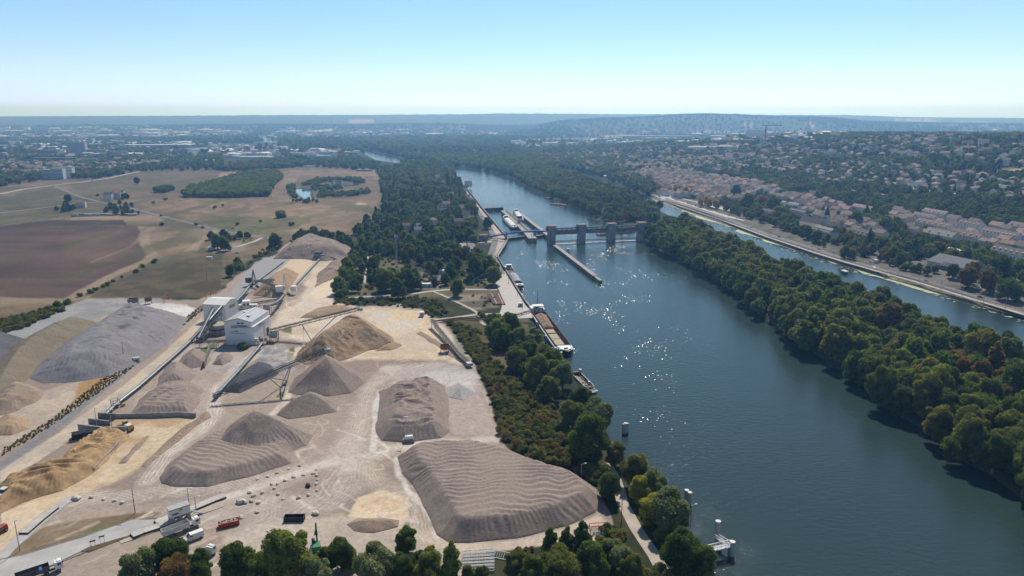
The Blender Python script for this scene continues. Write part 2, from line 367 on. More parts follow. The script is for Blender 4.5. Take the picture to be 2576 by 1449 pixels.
# ---- fields on the plain beyond the quarry
paint([(-400,450),(140,448),(250,445),(350,428),(560,425),(600,425),(700,420),(770,415),(950,425),(960,470),(960,540),(930,560),(885,590),(700,620),(560,690),(545,745),(230,760),(-400,840)], DRYG, 3, 8, DRYG2)
paint([(-50,500),(140,472),(170,482),(300,512),(360,535),(250,540),(130,550),(-50,575)], (.17,.14,.085), 2, 4, (.12,.115,.06), n2)
paint([(160,465),(270,450),(350,432),(520,428),(560,438),(520,468),(460,490),(390,497),(260,502),(200,482)], (.20,.155,.10), 2, 4, (.155,.13,.075), n2)
paint([(355,515),(460,497),(680,500),(900,500),(950,505),(945,540),(900,572),(880,588),(700,605),(560,582),(470,552)], (.33,.235,.155), 3, 6, (.22,.17,.10), n2)
paint([(470,548),(560,540),(700,548),(805,543),(740,577),(650,592),(560,582)], (.135,.145,.06), 3, 8, (.20,.17,.09), n2)
paint([(800,505),(870,505),(930,515),(940,535),(870,535)], (.19,.16,.09), 4, 6)
paint([(890,512),(905,509),(925,511),(922,515),(900,516)], (.52,.42,.29), 1, 1)
paint([(655,500),(675,440),(740,425),(955,430),(955,470),(900,450),(760,440),(730,470),(725,498)], (.31,.225,.165), 2, 4, (.22,.175,.11), n2)
paint([(530,472),(556,433),(605,428),(580,455),(565,468)], (.38,.26,.18), 2, 3)
paint([(115,553),(230,538),(350,538),(425,545),(405,556),(300,556)], (.38,.28,.18), 2, 3)
paint([(-50,576),(60,560),(110,553),(310,553),(318,567),(130,571),(-50,592)], (.085,.065,.052), 2, 4)
paint([(-100,590),(0,578),(130,570),(240,568),(340,569),(362,580),(360,612),(362,650),(330,667),(270,692),(200,737),(180,750),(-100,752)], (.150,.097,.075), 2, 4, (.118,.078,.062), fbm(X_ / 160, Y_ / 20, 12))
paint([(150,605),(300,580),(345,600),(345,640),(250,660),(170,640)], (.20,.135,.10), 14, 6, al=.6)
stroke([(230,660),(330,620),(350,600)], 4, (.36,.25,.15), .6)
paint([(345,568),(450,574),(548,575),(525,600),(462,650),(400,662),(370,612),(352,586)], (.33,.24,.16), 2, 4, (.25,.19,.12), n2)
stroke([(470,640),(520,600),(548,580)], 14, (.44,.34,.235), .8, 3)
stroke([(175,752),(270,700),(330,672),(372,655),(385,640),(365,615),(362,590),(380,572)], 11, (.42,.325,.225), .9, 2)
paint([(0,748),(175,750),(225,745),(230,752),(150,765),(0,775)], (.33,.255,.17), 2, 5)
paint([(-60,775),(80,765),(160,768),(120,790),(0,812),(-60,830)], (.19,.145,.09), 4, 8, (.26,.19,.11), n2)
paint([(228,748),(262,723),(372,667),(480,650),(560,640),(565,700),(545,740),(500,750),(400,748)], (.098,.082,.05), 3, 5, (.15,.12,.065), n2)
paint([(520,600),(600,590),(660,598),(640,640),(600,680),(545,745),(560,690),(560,640),(480,650)], (.14,.125,.06), 4, 8, (.23,.175,.10), n2)
paint([(515,622),(600,612),(640,618),(610,632),(540,640)], (.30,.25,.20), 3, 4)
paint([(940,640),(1020,660),(1060,700),(1250,700),(1250,745),(1000,755),(850,745),(880,680)], (.13,.13,.06), 4, 8, (.20,.17,.085), n2)
paint([(990,690),(1110,685),(1120,725),(1060,728),(990,705)], (.27,.25,.22), 4, 8)
paint([(1110,705),(1250,700),(1255,745),(1130,745)], (.17,.15,.08), 4, 8)
paint([(1120,745),(1210,740),(1255,750),(1260,775),(1215,780),(1160,770)], (.16,.14,.085), 4, 6, (.34,.29,.22), n2)
paint([(1120,808),(1190,805),(1290,830),(1345,880),(1300,960),(1240,930),(1180,860)], (.20,.145,.085), 4, 8, (.12,.105,.05), n2)
paint([(1150,800),(1230,790),(1330,800),(1330,830),(1220,812)], (.16,.13,.075), 4, 8)
C = np.where((Y_ < 2700)[..., None], C * .68, C)
_mt = fbm(X_ / 38, Y_ / 55, 71, 4); _mk = (Y_ > 600) & (Y_ < 2700) & (X_ < -60)
C = np.where(_mk[..., None], C * (.62 + .76 * _mt)[..., None], C); C = np.where(_mk[..., None], mixc(C, A3((.07, .078, .034)), sm(.60, .72, fbm(X_ / 26, Y_ / 90, 73, 4)) * .6), C)
paint([(1530,446),(1640,450),(1690,488),(1860,505),(1930,530),(2060,575),(2200,600),(2576,660),(2700,700),(2700,800),(2576,780),(2200,672),(2037,622),(1813,548),(1660,492),(1620,480)], (.15,.135,.115), 4, 8, (.085,.085,.055), n2)
# ---- quarry floor
QUARRY = [(-500,1950),(-500,900),(0,842),(60,830),(165,785),(220,752),(500,752),(545,742),(600,690),(690,640),(740,597),(800,599),(885,630),(885,650),(862,690),(838,740),(832,762),(900,768),(1000,768),(1060,775),(1085,800),(1125,818),(1192,915),(1228,990),(1248,1060),(1262,1110),(1282,1135),(1350,1165),(1430,1190),(1500,1228),(1535,1290),(1548,1330),(1500,1362),(1300,1380),(1190,1392),(1180,1449),(1180,1950)]
paint(QUARRY, MAUVE, 2, 5, MAUVE2)
paint([(0,842),(90,790),(215,753),(330,752),(425,756),(350,772),(240,802),(130,862),(50,870)], (.235,.228,.225), 3, 5, (.29,.285,.28), n2)
paint([(255,800),(360,762),(470,768),(495,777),(480,795),(440,806),(380,800),(330,785)], (.62,.60,.565), 3, 5, (.52,.50,.48), n2)
paint([(700,785),(760,760),(770,700),(790,660),(885,628),(884,652),(860,692),(838,742),(832,765),(900,770),(1000,770),(1060,775),(1110,812),(1150,868),(1192,928),(1110,905),(900,905),(740,905),(720,880),(770,860),(700,842),(682,815)], (.47,.385,.295), 7, 11, (.54,.46,.37), n2)
paint([(930,785),(1000,772),(1055,780),(1080,805),(1060,830),(1000,850),(950,830)], (.50,.455,.40), 5, 10, (.57,.43,.27), n3)
paint([(900,892),(1100,880),(1140,895),(1100,906),(900,906)], (.54,.43,.31), 5, 8, (.48,.38,.26), n3)
paint([(1050,800),(1110,845),(1150,870),(1170,900),(1140,905),(1100,880),(1060,840)], (.58,.45,.31), 4, 6)
paint([(640,745),(710,700),(760,640),(800,655),(770,700),(700,755)], (.50,.42,.31), 4, 5, (.40,.34,.26), n2)
paint([(660,650),(740,640),(800,660),(770,690),(735,720),(700,690)], (.55,.43,.30), 4, 5)
paint([(640,660),(700,640),(740,645),(660,720),(620,740),(575,770),(560,760)], (.30,.29,.285), 3, 4)
paint([(795,720),(830,690),(862,695),(838,740),(800,752),(775,740)], (.62,.51,.39), 3, 4)
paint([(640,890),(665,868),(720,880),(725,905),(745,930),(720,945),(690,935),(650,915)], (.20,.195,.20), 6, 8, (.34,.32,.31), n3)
paint([(350,990),(420,960),(520,955),(545,985),(540,1030),(480,1045),(330,1045)], (.36,.30,.26), 5, 8)
paint([(430,860),(560,870),(660,872),(640,900),(560,940),(470,930),(400,935)], (.38,.34,.30), 6, 8, (.28,.25,.24), n2)
paint([(0,1215),(0,1186),(150,1086),(300,976),(420,880),(505,800),(520,815),(442,892),(332,987),(200,1087),(80,1172)], (.49,.405,.31), 2, 4, (.40,.345,.28), n2)
paint([(0,1182),(0,1166),(150,1056),(270,966),(345,913),(300,957),(170,1062)], (.20,.20,.205), 2, 3)
paint([(-60,1085),(0,1045),(100,990),(240,940),(300,920),(260,960),(130,1050),(0,1140),(-60,1160)], (.43,.36,.285), 3, 6, (.34,.28,.23), n2)
paint([(200,965),(290,935),(310,920),(250,985),(170,1030)], (.33,.21,.10), 5, 10)
paint([(228,1062),(300,1052),(490,1046),(502,1062),(390,1142),(320,1192),(220,1242),(100,1272),(0,1312),(0,1262),(180,1190),(330,1082)], OCHRE, 7, 11, (.50,.40,.275), n2)
paint([(0,1425),(0,1288),(130,1242),(205,1236),(112,1312),(42,1382)], (.56,.45,.32), 3, 5, (.5,.38,.25), n2)
paint([(196,1250),(300,1262),(420,1286),(332,1293),(190,1312),(108,1332),(130,1300)], (.34,.275,.225), 2, 3)
paint([(330,1290),(425,1288),(425,1306),(332,1311),(212,1356),(62,1407),(0,1416),(15,1395),(108,1327),(190,1311)], (.165,.125,.075), 2, 4, (.23,.17,.11), n2)
paint([(212,1346),(240,1330),(275,1325),(300,1330),(250,1345)], (.12,.15,.05), 3, 5)
paint([(872,1300),(900,1250),(960,1232),(1020,1255),(1032,1300),(1010,1330),(890,1332)], (.60,.48,.33), 5, 6, (.55,.42,.28), n3)
paint([(560,1345),(700,1310),(860,1290),(1060,1340),(1180,1370),(1180,1449),(560,1460)], (.44,.37,.30), 10, 10, (.38,.32,.265), n2)
paint([(1085,1345),(1180,1370),(1300,1358),(1420,1328),(1505,1290),(1540,1320),(1500,1360),(1300,1380),(1180,1392)], (.46,.38,.31), 5, 5)
paint([(940,1120),(1130,1108),(1250,1090),(1260,1112),(1180,1122),(1020,1135)], (.47,.42,.365), 6, 8)
paint([(1130,990),(1200,985),(1245,1060),(1255,1100),(1140,1095),(1130,1040)], (.37,.305,.265), 4, 8)
paint([(960,925),(1120,915),(1195,930),(1215,985),(1130,975),(1080,955),(990,965)], (.37,.325,.295), 8, 8, (.46,.43,.40), n2)
# weeds and puddles
for q in ([(722,905),(728,875),(745,868),(738,885),(733,908)],[(700,832),(720,822),(735,822),(735,840),(712,838)],[(480,930),(500,880),(540,862),(545,870),(510,900)],[(400,970),(470,900),(480,905),(420,965)],[(690,1000),(705,985),(722,985),(715,1000)]):
    paint(q, (.11,.13,.05), 2, 5)
paint([(1140,845),(1165,865),(1190,905),(1180,910),(1150,875)], (.22,.23,.17), 2, 3)
# ---- haul roads and tyre tracks
LT, LT2 = (.60,.54,.475), (.53,.46,.39)
stroke([(285,1258),(400,1249),(520,1238),(600,1220),(680,1200)], 9, (.235,.205,.185), .8, 3)
stroke([(540,1258),(620,1236),(700,1205),(780,1180),(850,1157)], 5, (.60,.55,.49), .95, 1)
stroke([(880,1110),(860,1180),(820,1250),(740,1300),(640,1345)], 12, (.46,.395,.33), .7, 4, 2.2)
stroke([(985,930),(950,1000),(935,1080),(900,1140)], 14, (.40,.34,.29), .8, 4, 2.0)
stroke([(190,1245),(290,1252),(400,1238),(560,1222),(720,1190),(830,1160),(880,1110),(905,1050),(930,975),(985,925),(1090,918)], 9, LT2, .75, 3, 1.1)
stroke([(372,1210),(420,1140),(520,1070),(545,1045),(540,1010),(558,970),(600,925),(650,885)], 7, LT, .9, 2, 1.5)
stroke([(690,1040),(720,1010),(728,985)], 4, (.6,.53,.43), .9, 1)
stroke([(420,1300),(560,1255),(700,1215),(840,1160)], 10, (.47,.42,.37), .7, 3, 1.4)
stroke([(480,1310),(640,1275),(700,1268),(830,1270),(900,1210),(905,1160),(880,1120)], 11, (.45,.40,.355), .8, 3, 1.2)
stroke([(690,1250),(665,1300),(600,1340)], 8, (.46,.41,.36), .7, 3, 1.3)
stroke([(870,1180),(890,1160),(950,1140),(1020,1122),(1130,1110)], 8, LT, .8, 3, 1.2)
stroke([(920,1170),(960,1220),(1040,1260),(1060,1330),(1100,1370),(1200,1380)], 9, (.54,.46,.36), .7, 3, 1.2)
stroke([(935,1130),(945,1050),(955,985)], 3, (.6,.58,.54), .8, .8)
stroke([(1000,1150),(1005,1200),(1040,1250),(1085,1310),(1105,1352)], 2.2, (.62,.60,.56), .7, .8)
stroke([(700,870),(735,905),(770,915)], 6, (.45,.41,.385), .7, 2, 1.0)
stroke([(680,835),(760,760),(800,700),(840,655),(885,635)], 9, (.56,.48,.385), .8, 3, 1.3)
stroke([(600,770),(700,770),(780,750)], 8, (.47,.41,.345), .6, 3, 1.3)
stroke([(650,690),(590,760),(540,780)], 6, (.27,.265,.265), .8, 2)
stroke([(60,1290),(200,1235),(320,1190),(420,1120),(500,1065)], 5, (.56,.44,.28), .8, 2, 1.0)
stroke([(240,1215),(330,1150),(400,1095),(470,1060)], 5, (.57,.46,.31), .7, 2, 1.0)
rs = random.Random(5)
for k in range(110):
    u = rs.uniform(700, 1230); v = rs.uniform(910, 1360); du = rs.uniform(-90, 90); dv = rs.uniform(-60, 60); cu = rs.uniform(-40, 40)
    pts = [(u + du * t + cu * math.sin(math.pi * t), v + dv * t + cu * .3 * math.sin(math.pi * t)) for t in np.linspace(0, 1, 7)]
    stroke(pts, rs.choice([.45, .5, .6, 1.1, 2.0]), rs.choice([(.52,.46,.40), (.56,.49,.42), (.32,.27,.235), (.60,.54,.46)]), rs.uniform(.5, .95), .35, rs.choice([0, .9, 1.6]))
for k in range(80):
    u = rs.uniform(690, 1140); v = rs.uniform(690, 905); du = rs.uniform(-70, 70); dv = rs.uniform(-30, 30); cu = rs.uniform(-20, 20)
    pts = [(u + du * t + cu * math.sin(math.pi * t), v + dv * t) for t in np.linspace(0, 1, 6)]
    if not sdist(np.array([u]), np.array([v]), QUARRY)[0] > 12: continue
    stroke(pts, rs.choice([.6, .8, 2.2]), rs.choice([(.64,.55,.43), (.42,.34,.25), (.62,.48,.30)]), rs.uniform(.5, .9), .5, 0)
for k in range(80):
    u = rs.uniform(40, 700); v = rs.uniform(1230, 1440); du = rs.uniform(40, 160) * rs.choice([-1, 1]); dv = -du * rs.uniform(.25, .5)
    pts = [(u + du * t, v + dv * t + rs.uniform(-2, 2)) for t in np.linspace(0, 1, 6)]
    stroke(pts, rs.choice([.4, .5, 1.6]), rs.choice([(.52,.46,.39), (.33,.28,.24), (.58,.5,.4)]), rs.uniform(.4, .8), .4, 0)
paint([(2500,433),(2540,424),(2620,419),(2620,443),(2545,442)], (.33,.27,.16), 2, 2)
paint([(1940,440),(2000,452),(2080,470),(2060,476),(1980,458)], (.22,.17,.11), 3, 5)
paint([(1480,345),(1560,339),(1790,348),(1780,353),(1600,352)], (.27,.22,.14), 2, 2)
paint([(1290,350),(1480,348),(1560,352),(1500,358),(1300,356)], (.24,.20,.13), 2, 2)
paint([(500,372),(640,370),(700,376),(560,380)], (.33,.25,.19), 2, 2)
paint([(870,302),(905,299),(945,300),(940,305),(880,307)], (.34,.29,.22), 1, 1)
paint([(1835,310),(1850,309),(1905,312),(1890,314)], (.38,.33,.24), 1, 1)
paint([(2018,311),(2035,309),(2065,313),(2045,318)], (.36,.31,.23), 1, 1)
paint([(2250,300),(2420,303),(2490,310),(2330,308)], (.34,.30,.2), 1, 2)
paint([(1700,334),(1900,334),(1880,337),(1690,337)], (.30,.27,.19), 1, 1)
# damp shore, streambed
C = mixc(C, A3((.075, .07, .045)), sm(-6, -1.5, WD) * .85); C = mixc(C, A3((.03, .035, .025)), sm(-1, 1, WD))
gm = bpy.data.materials.new("earth"); gm.use_nodes = True; _n = gm.node_tree.nodes; _l = gm.node_tree.links; _b = _n["Principled BSDF"]
_b.inputs["Roughness"].default_value = .95; _b.inputs["Specular IOR Level"].default_value = .1
_a = _n.new("ShaderNodeAttribute"); _a.attribute_name = "albedo"
_g = _n.new("ShaderNodeNewGeometry"); _t = _n.new("ShaderNodeTexNoise"); _t.inputs["Scale"].default_value = .55; _t.inputs["Detail"].default_value = 7; _t.inputs["Roughness"].default_value = .75
_l.new(_g.outputs["Position"], _t.inputs["Vector"])
_r = _n.new("ShaderNodeMapRange"); _r.inputs[1].default_value = .3; _r.inputs[2].default_value = .7; _r.inputs[3].default_value = .74; _r.inputs[4].default_value = 1.24; _l.new(_t.outputs["Fac"], _r.inputs[0])
_m = _n.new("ShaderNodeVectorMath"); _m.operation = 'SCALE'; _l.new(_a.outputs["Color"], _m.inputs[0]); _l.new(_r.outputs[0], _m.inputs["Scale"]); _l.new(_m.outputs[0], _b.inputs["Base Color"])
_bp = _n.new("ShaderNodeBump"); _bp.inputs["Strength"].default_value = .35; _bp.inputs["Distance"].default_value = .35; _l.new(_t.outputs["Fac"], _bp.inputs["Height"]); _l.new(_bp.outputs[0], _b.inputs["Normal"])
me = numgrid("ground", X_, Y_, Z_, None, gm, {"albedo": C.reshape(-1, 3)})
ground = bpy.data.objects.new("ground", me); COL.objects.link(ground); ground['kind'] = 'structure'
# ================================================================ WATER
wm = bpy.data.materials.new("river_water"); wm.use_nodes = True; _n = wm.node_tree.nodes; _l = wm.node_tree.links; _b = _n["Principled BSDF"]
_b.inputs["Base Color"].default_value = (.026, .046, .043, 1); _b.inputs["Roughness"].default_value = .06; _b.inputs["IOR"].default_value = 1.333; _b.inputs["Specular IOR Level"].default_value = .5
_g = _n.new("ShaderNodeNewGeometry")
def _nz(sc, det, rough=.5):
    mp = _n.new("ShaderNodeMapping"); mp.inputs["Scale"].default_value = sc; t = _n.new("ShaderNodeTexNoise"); t.inputs["Scale"].default_value = 1; t.inputs["Detail"].default_value = det; t.inputs["Roughness"].default_value = rough
    _l.new(_g.outputs["Position"], mp.inputs[0]); _l.new(mp.outputs[0], t.inputs["Vector"]); return t.outputs["Fac"]
w1 = _nz((.30, .55, 1), 5, .62); w2 = _nz((.014, .008, 1), 3, .55)
rg = _n.new("ShaderNodeMapRange"); rg.inputs[1].default_value = .50; rg.inputs[2].default_value = .72; rg.inputs[3].default_value = .42; rg.inputs[4].default_value = .62; _l.new(w2, rg.inputs[0])
bp = _n.new("ShaderNodeBump"); bp.inputs["Distance"].default_value = .5; _l.new(rg.outputs[0], bp.inputs["Strength"]); _l.new(w1, bp.inputs["Height"])
# scattered steep wavelets: flat facets about a metre across that can catch the sun
mpv = _n.new("ShaderNodeMapping"); mpv.inputs["Scale"].default_value = (2.6, 1.6, 0); _l.new(_g.outputs["Position"], mpv.inputs[0]); vo = _n.new("ShaderNodeTexVoronoi"); vo.voronoi_dimensions = '2D'; vo.inputs["Scale"].default_value = 1.0; _l.new(mpv.outputs[0], vo.inputs["Vector"])
sx = _n.new("ShaderNodeSeparateColor"); _l.new(vo.outputs["Color"], sx.inputs[0])
def _ma(op, a, b, c=None):
    q = _n.new("ShaderNodeMath"); q.operation = op
    for i_, w_ in enumerate((a, b) if c is None else (a, b, c)):
        if hasattr(w_, 'is_linked'): _l.new(w_, q.inputs[i_])
        else: q.inputs[i_].default_value = w_
    return q.outputs[0]
nx = _ma('MULTIPLY_ADD', sx.outputs[0], .20, -.06); ny = _ma('MULTIPLY_ADD', sx.outputs[1], -.17, -.20); cv = _n.new("ShaderNodeCombineXYZ"); _l.new(nx, cv.inputs[0]); _l.new(ny, cv.inputs[1]); cv.inputs[2].default_value = 1
nv = _n.new("ShaderNodeVectorMath"); nv.operation = 'NORMALIZE'; _l.new(cv.outputs[0], nv.inputs[0])
w3 = _nz((.030, .017, 1), 4, .6); pm = _n.new("ShaderNodeMapRange"); pm.inputs[1].default_value = .52; pm.inputs[2].default_value = .70; pm.inputs[3].default_value = 0; pm.inputs[4].default_value = .13; _l.new(w3, pm.inputs[0])
near = _ma('LESS_THAN', vo.outputs["Distance"], .42); pick = _ma('MULTIPLY', _ma('LESS_THAN', sx.outputs[2], pm.outputs[0]), near)
mxn = _n.new("ShaderNodeMix"); mxn.data_type = 'VECTOR'; _l.new(pick, mxn.inputs[0]); _l.new(bp.outputs[0], mxn.inputs[4]); _l.new(nv.outputs[0], mxn.inputs[5]); _l.new(mxn.outputs[1], _b.inputs["Normal"]); _l.new(_ma("MULTIPLY_ADD", pick, .13, .055), _b.inputs["Roughness"])
wb = MB(); wb.add([(-2500, -200, 0), (2500, -200, 0), (2500, 6200, 0), (-2500, 6200, 0)], [(0, 1, 2, 3)]); wb.build("river", wm, kind='structure')
pwm = pmat('turquoise_pond_water', (.035, .12, .135), .08, .12, .05, spec=.5)
for _pp in (POND1_PX, POND2_PX):
    pb = MB(); _q = [G(u, v, .12) for u, v in _pp]; _cx = sum((q for q in _q), Vector())/len(_q); pb.add([tuple(_cx + (q-_cx)*1.12) for q in _q], [tuple(range(len(_q)))]); pb.build("pond", pwm, kind='structure')
# ---- roads as sheets on the ground
ROADS = []
def ribbon(name, pts, width, mat, dz=.10, px=True, step=6.0, kind='structure', drop=None):
    Q = [P(u, v) for u, v in pts] if px else [Vector(p) for p in pts]
    ROADS.append(([(q.x, q.y) for q in Q], width))
    q2 = []
    for a, b in zip(Q[:-1], Q[1:]):
        n = max(1, int((b - a).length / step)); q2 += [a + (b - a) * (k / n) for k in range(n)]
    q2.append(Q[-1]); vs_ = []
    for k, p in enumerate(q2):
        t = (q2[min(k + 1, len(q2) - 1)] - q2[max(k - 1, 0)]); t.z = 0; t.normalize(); s = Vector((-t.y, t.x, 0)) * width / 2
        w_ = width
        for e in (p - s, p, p + s): vs_.append((e.x, e.y, float(land(e.x, e.y)) + dz))
    mb = MB(); mb.add(vs_, [f for k in range(len(q2) - 1) for f in ((3 * k, 3 * k + 1, 3 * k + 4, 3 * k + 3), (3 * k + 1, 3 * k + 2, 3 * k + 5, 3 * k + 4))])
    return mb.build(name, mat, kind=kind)
def sheet(name, pts, mat, dz=.12, kind='structure'):
    mb = MB(); Q = [P(u, v) for u, v in pts]; A = sum(Q[i].x * Q[(i + 1) % len(Q)].y - Q[(i + 1) % len(Q)].x * Q[i].y for i in range(len(Q)))
    if A < 0: Q = Q[::-1]
    mb.add([(q.x, q.y, q.z + dz) for q in Q], [tuple(range(len(Q)))]); return mb.build(name, mat, kind=kind)
sheet("road", [(-120,1470),(-60,1432),(0,1409),(60,1397),(212,1351),(330,1309),(392,1307),(420,1310),(332,1346),(216,1382),(130,1422),(50,1462),(0,1490)], M['road_pale'], .14)
ribbon("road", [(-30,1440),(20,1385),(75,1335),(130,1290),(160,1265),(195,1248)], 4.2, M['road_pale'], .16)
ribbon("road", [(300,1361),(380,1334),(430,1312),(500,1288),(560,1268)], 4.4, M['dust'], .16)
ribbon("country_road", [(135,466),(150,474),(200,495),(260,510),(300,517),(380,537),(440,552),(500,567),(560,581),(610,590),(660,598)], 6, M['asphalt'], .2)
ribbon("country_road", [(0,488),(60,476),(135,466),(200,459),(270,449),(320,438),(352,432)], 8, M['road_pale'], .2)
ribbon("dirt_track", [(0,536),(100,524),(190,512),(250,508)], 3, M['dust'], .2)
ribbon("dirt_track", [(660,598),(640,608),(600,620),(560,625)], 5, M['dust'], .2)
ribbon("dirt_track", [(858,751),(960,744),(1040,739),(1090,732),(1140,728),(1250,729)], 4.2, M['road_pale'], .14)
ribbon("dirt_track", [(1090,733),(1130,750),(1190,780),(1205,790),(1212,812),(1235,828)], 2.6, M['dust'], .16)
ribbon("dirt_track", [(1085,806),(1140,800),(1200,791),(1260,790)], 4, M['dust'], .14)
ribbon("footpath", [(917,713),(919,690),(928,665),(925,645)], 1.8, M['dust'], .15)
ribbon("footpath", [(1525,1165),(1550,1210),(1568,1270),(1600,1330),(1647,1400),(1668,1440),(1660,1500)], 4.4, M['dust'], .16)
ribbon("quay_road", [(1163,476),(1185,505),(1205,535),(1228,565),(1240,590),(1247,600),(1240,625),(1235,640),(1248,660),(1262,690)], 6.5, M['asphalt'], .18)
sheet("quay_apron", [(1258,672),(1270,684),(1300,733),(1322,768),(1335,782),(1340,800),(1250,803),(1262,775),(1262,745),(1248,715)], M['concrete_pale'], .12)
sheet("quay_apron", [(1200,612),(1245,600),(1277,606),(1251,648),(1242,640),(1247,610)], M['dust'], .12)
sheet("lock_apron", [(1163,474),(1171,476),(1216,533),(1272,600),(1252,600),(1200,530)], M['dust'], .10)
sheet("town_square", [(1755,508),(1830,520),(1890,545),(1870,556),(1820,545),(1760,525),(1665,495),(1670,488)], M['concrete_pale'], .2)
ribbon("town_road", [(1640,489),(1713,513),(1813,545),(1932,590),(2037,622),(2110,648),(2200,674),(2310,703),(2430,740),(2576,785),(2680,815)], 9, M['asphalt'], .22)
ribbon("promenade", [(1650,494),(1713,520),(1813,553),(1932,597),(2037,632),(2115,656),(2200,681),(2310,711),(2430,748),(2576,792),(2680,822)], 4.0, M['dust'], .28)
ribbon("town_street", [(1668,505),(1667,490),(1668,470),(1666,452)], 8, M['road_pale'], .3)
ribbon("hill_road", [(2272,469),(2320,478),(2390,486),(2450,492)], 7, M['road_pale'], .5)
ribbon("railway", [(1932,455),(2010,468),(2080,478),(2160,487),(2260,499),(2340,512)], 8, M['dust'], .6)
# ================================================================ STOCKPILES
def gravel(name, c1, c2, sc=.9, bump=.5):
    return pmat(name, c1, .95, .12, sc, 0, bump, 1.6, col2=c2, spec=.1)
MG = {'mauve': gravel('mauve_gravel', (.295, .24, .205), (.215, .172, .146)), 'grey': gravel('grey_gravel', (.235, .225, .232), (.18, .172, .178)),
      'dark': gravel('dark_gravel', (.085, .09, .10), (.06, .063, .072)), 'olive': gravel('olive_gravel', (.20, .172, .125), (.155, .132, .095)),
      'sand': gravel('brown_sand', (.36, .26, .175), (.27, .195, .13)), 'ochre': gravel('ochre_sand', (.43, .30, .165), (.22, .135, .07), .22),
      'pale': gravel('pale_grit', (.42, .40, .375), (.34, .325, .31)), 'slate': gravel('blue_grey_gravel', (.125, .127, .14), (.09, .092, .10)),
      'brown': gravel('brown_overburden', (.30, .235, .18), (.22, .17, .135), .3)}
def heap(name, label, cat, poly, hmax, mat, slope=.66, mounds=0.0, msc=9.0, rill=.35, cell=None, base=LAND, world=None, seed=1, ridge=1.0, group=None, dirn=0.0, crisp=.8, rows=False):
    Q = world or [tuple(G(u, v)[:2]) for u, v in poly]
    xs = [q[0] for q in Q]; ys = [q[1] for q in Q]; cx, cy = sum(xs) / len(xs), sum(ys) / len(ys)
    ext = max(max(xs) - min(xs), max(ys) - min(ys)); cell = cell or min(max(ext / 150, .3), 1.2)
    gx = np.arange(min(xs) - cell * 2, max(xs) + cell * 3, cell); gy = np.arange(min(ys) - cell * 2, max(ys) + cell * 3, cell)
    X, Y = np.meshgrid(gx, gy)
    d = sdist(X, Y, Q) + (noise(X / 7, Y / 7, seed) - .5) * 1.6
    dd = np.maximum(d, 0)
    h = dd * slope * 1.08; top = hmax * (.86 + .28 * fbm(X / 22, Y / 22, seed + 3, 2))
    if mounds:
        cs, sn = math.cos(dirn), math.sin(dirn); xr, yr = X * cs + Y * sn, -X * sn + Y * cs
        wq = fbm(X / 17, Y / 17, seed + 5, 3); a = np.abs(((xr / msc + 3.2 * wq) % 1) - .5) * 2; b = np.abs(((yr / (msc * .5) + 3.4 * fbm(X / 19, Y / 13, seed + 8, 3)) % 1) - .5) * 2
        if rows: b = np.abs(((yr / (msc * .5) + 2.2 * fbm(X / 24, Y / 15, seed + 8, 3) + 1.5 * noise(X / 6, Y / 11, seed + 21)) % 1) - .5) * 2; b = b * sm(-.25, .5, noise(X / 9, Y / 9, seed + 31)); a = b
        top = top - mounds * (1 - np.maximum(.75 * a, .95 * b) * (.5 + .7 * noise(X / 11, Y / 11, seed + 9)))
    k = crisp; h2 = -np.log(np.exp(-np.minimum(h, 60) / k) + np.exp(-np.minimum(top, 60) / k)) * k
    h2 = np.maximum(h2, 0)
    on = sm(0, 3, h) * sm(hmax * 1.6, hmax * .4, h)
    ang = np.arctan2(Y - cy, X - cx)
    fl = np.abs(((ang * (ext / 5.0) + 2.2 * noise(X / 8, Y / 8, seed + 15)) % 1) - .5) * 2
    h2 = h2 + rill * on * 2.2 * (fl - .5) * noise(X / 13, Y / 13, seed + 16)
    h2 = h2 + rill * on * (noise(X / 1.9, Y / 5.5, seed + 11) + noise(X / 5, Y / 1.7, seed + 12) - 1.0) * .55 + 1.6 * rill * on * (fbm(X / 8, Y / 8, seed + 4, 3) - .5)
    Z = np.where(d > 0, base + np.maximum(h2, .02), base - .6)
    kp = (d[:-1, :-1] > -cell) | (d[1:, 1:] > -cell) | (d[:-1, 1:] > -cell) | (d[1:, :-1] > -cell)
    me = numgrid(name, X - cx, Y - cy, Z - base, kp, mat); o = bpy.data.objects.new(name, me); COL.objects.link(o); o.location = (cx, cy, base)
    return tag(o, label, cat, group)
GH = "gravel heap"
heap("gravel_heap", "huge flat topped mauve gravel heap with rippled dump mounds beside the riverside trees", GH, [(1000,1150),(1040,1130),(1110,1122),(1200,1120),(1278,1138),(1335,1164),(1430,1190),(1492,1220),(1514,1255),(1502,1288),(1420,1325),(1300,1356),(1180,1370),(1130,1367),(1098,1347),(1083,1307),(1058,1262),(1033,1217),(1006,1192)], 6.4, MG['mauve'], .82, .75, 6.4, .34, .45, seed=1, dirn=.12, crisp=.3, rows=True)
heap("gravel_heap", "broad mauve gravel heap with several peaks behind the white pump skid", GH, [(955,985),(1020,972),(1085,958),(1122,972),(1130,1030),(1132,1085),(1110,1103),(1020,1114),(958,1110),(945,1085),(952,1030)], 8.6, MG['mauve'], .72, 3.4, 18.0, .38, .45, seed=2, dirn=.6, crisp=.35)
heap("gravel_heap", "low wide mauve gravel heap with ripples spreading before the cone shaped one", GH, [(398,1202),(418,1175),(470,1130),(520,1103),(560,1085),(640,1080),(740,1090),(760,1110),(732,1140),(735,1165),(640,1197),(520,1225),(430,1225),(402,1217)], 4.6, MG['mauve'], .74, .75, 6.0, .33, .45, seed=3, dirn=-.35, crisp=.35, rows=True)
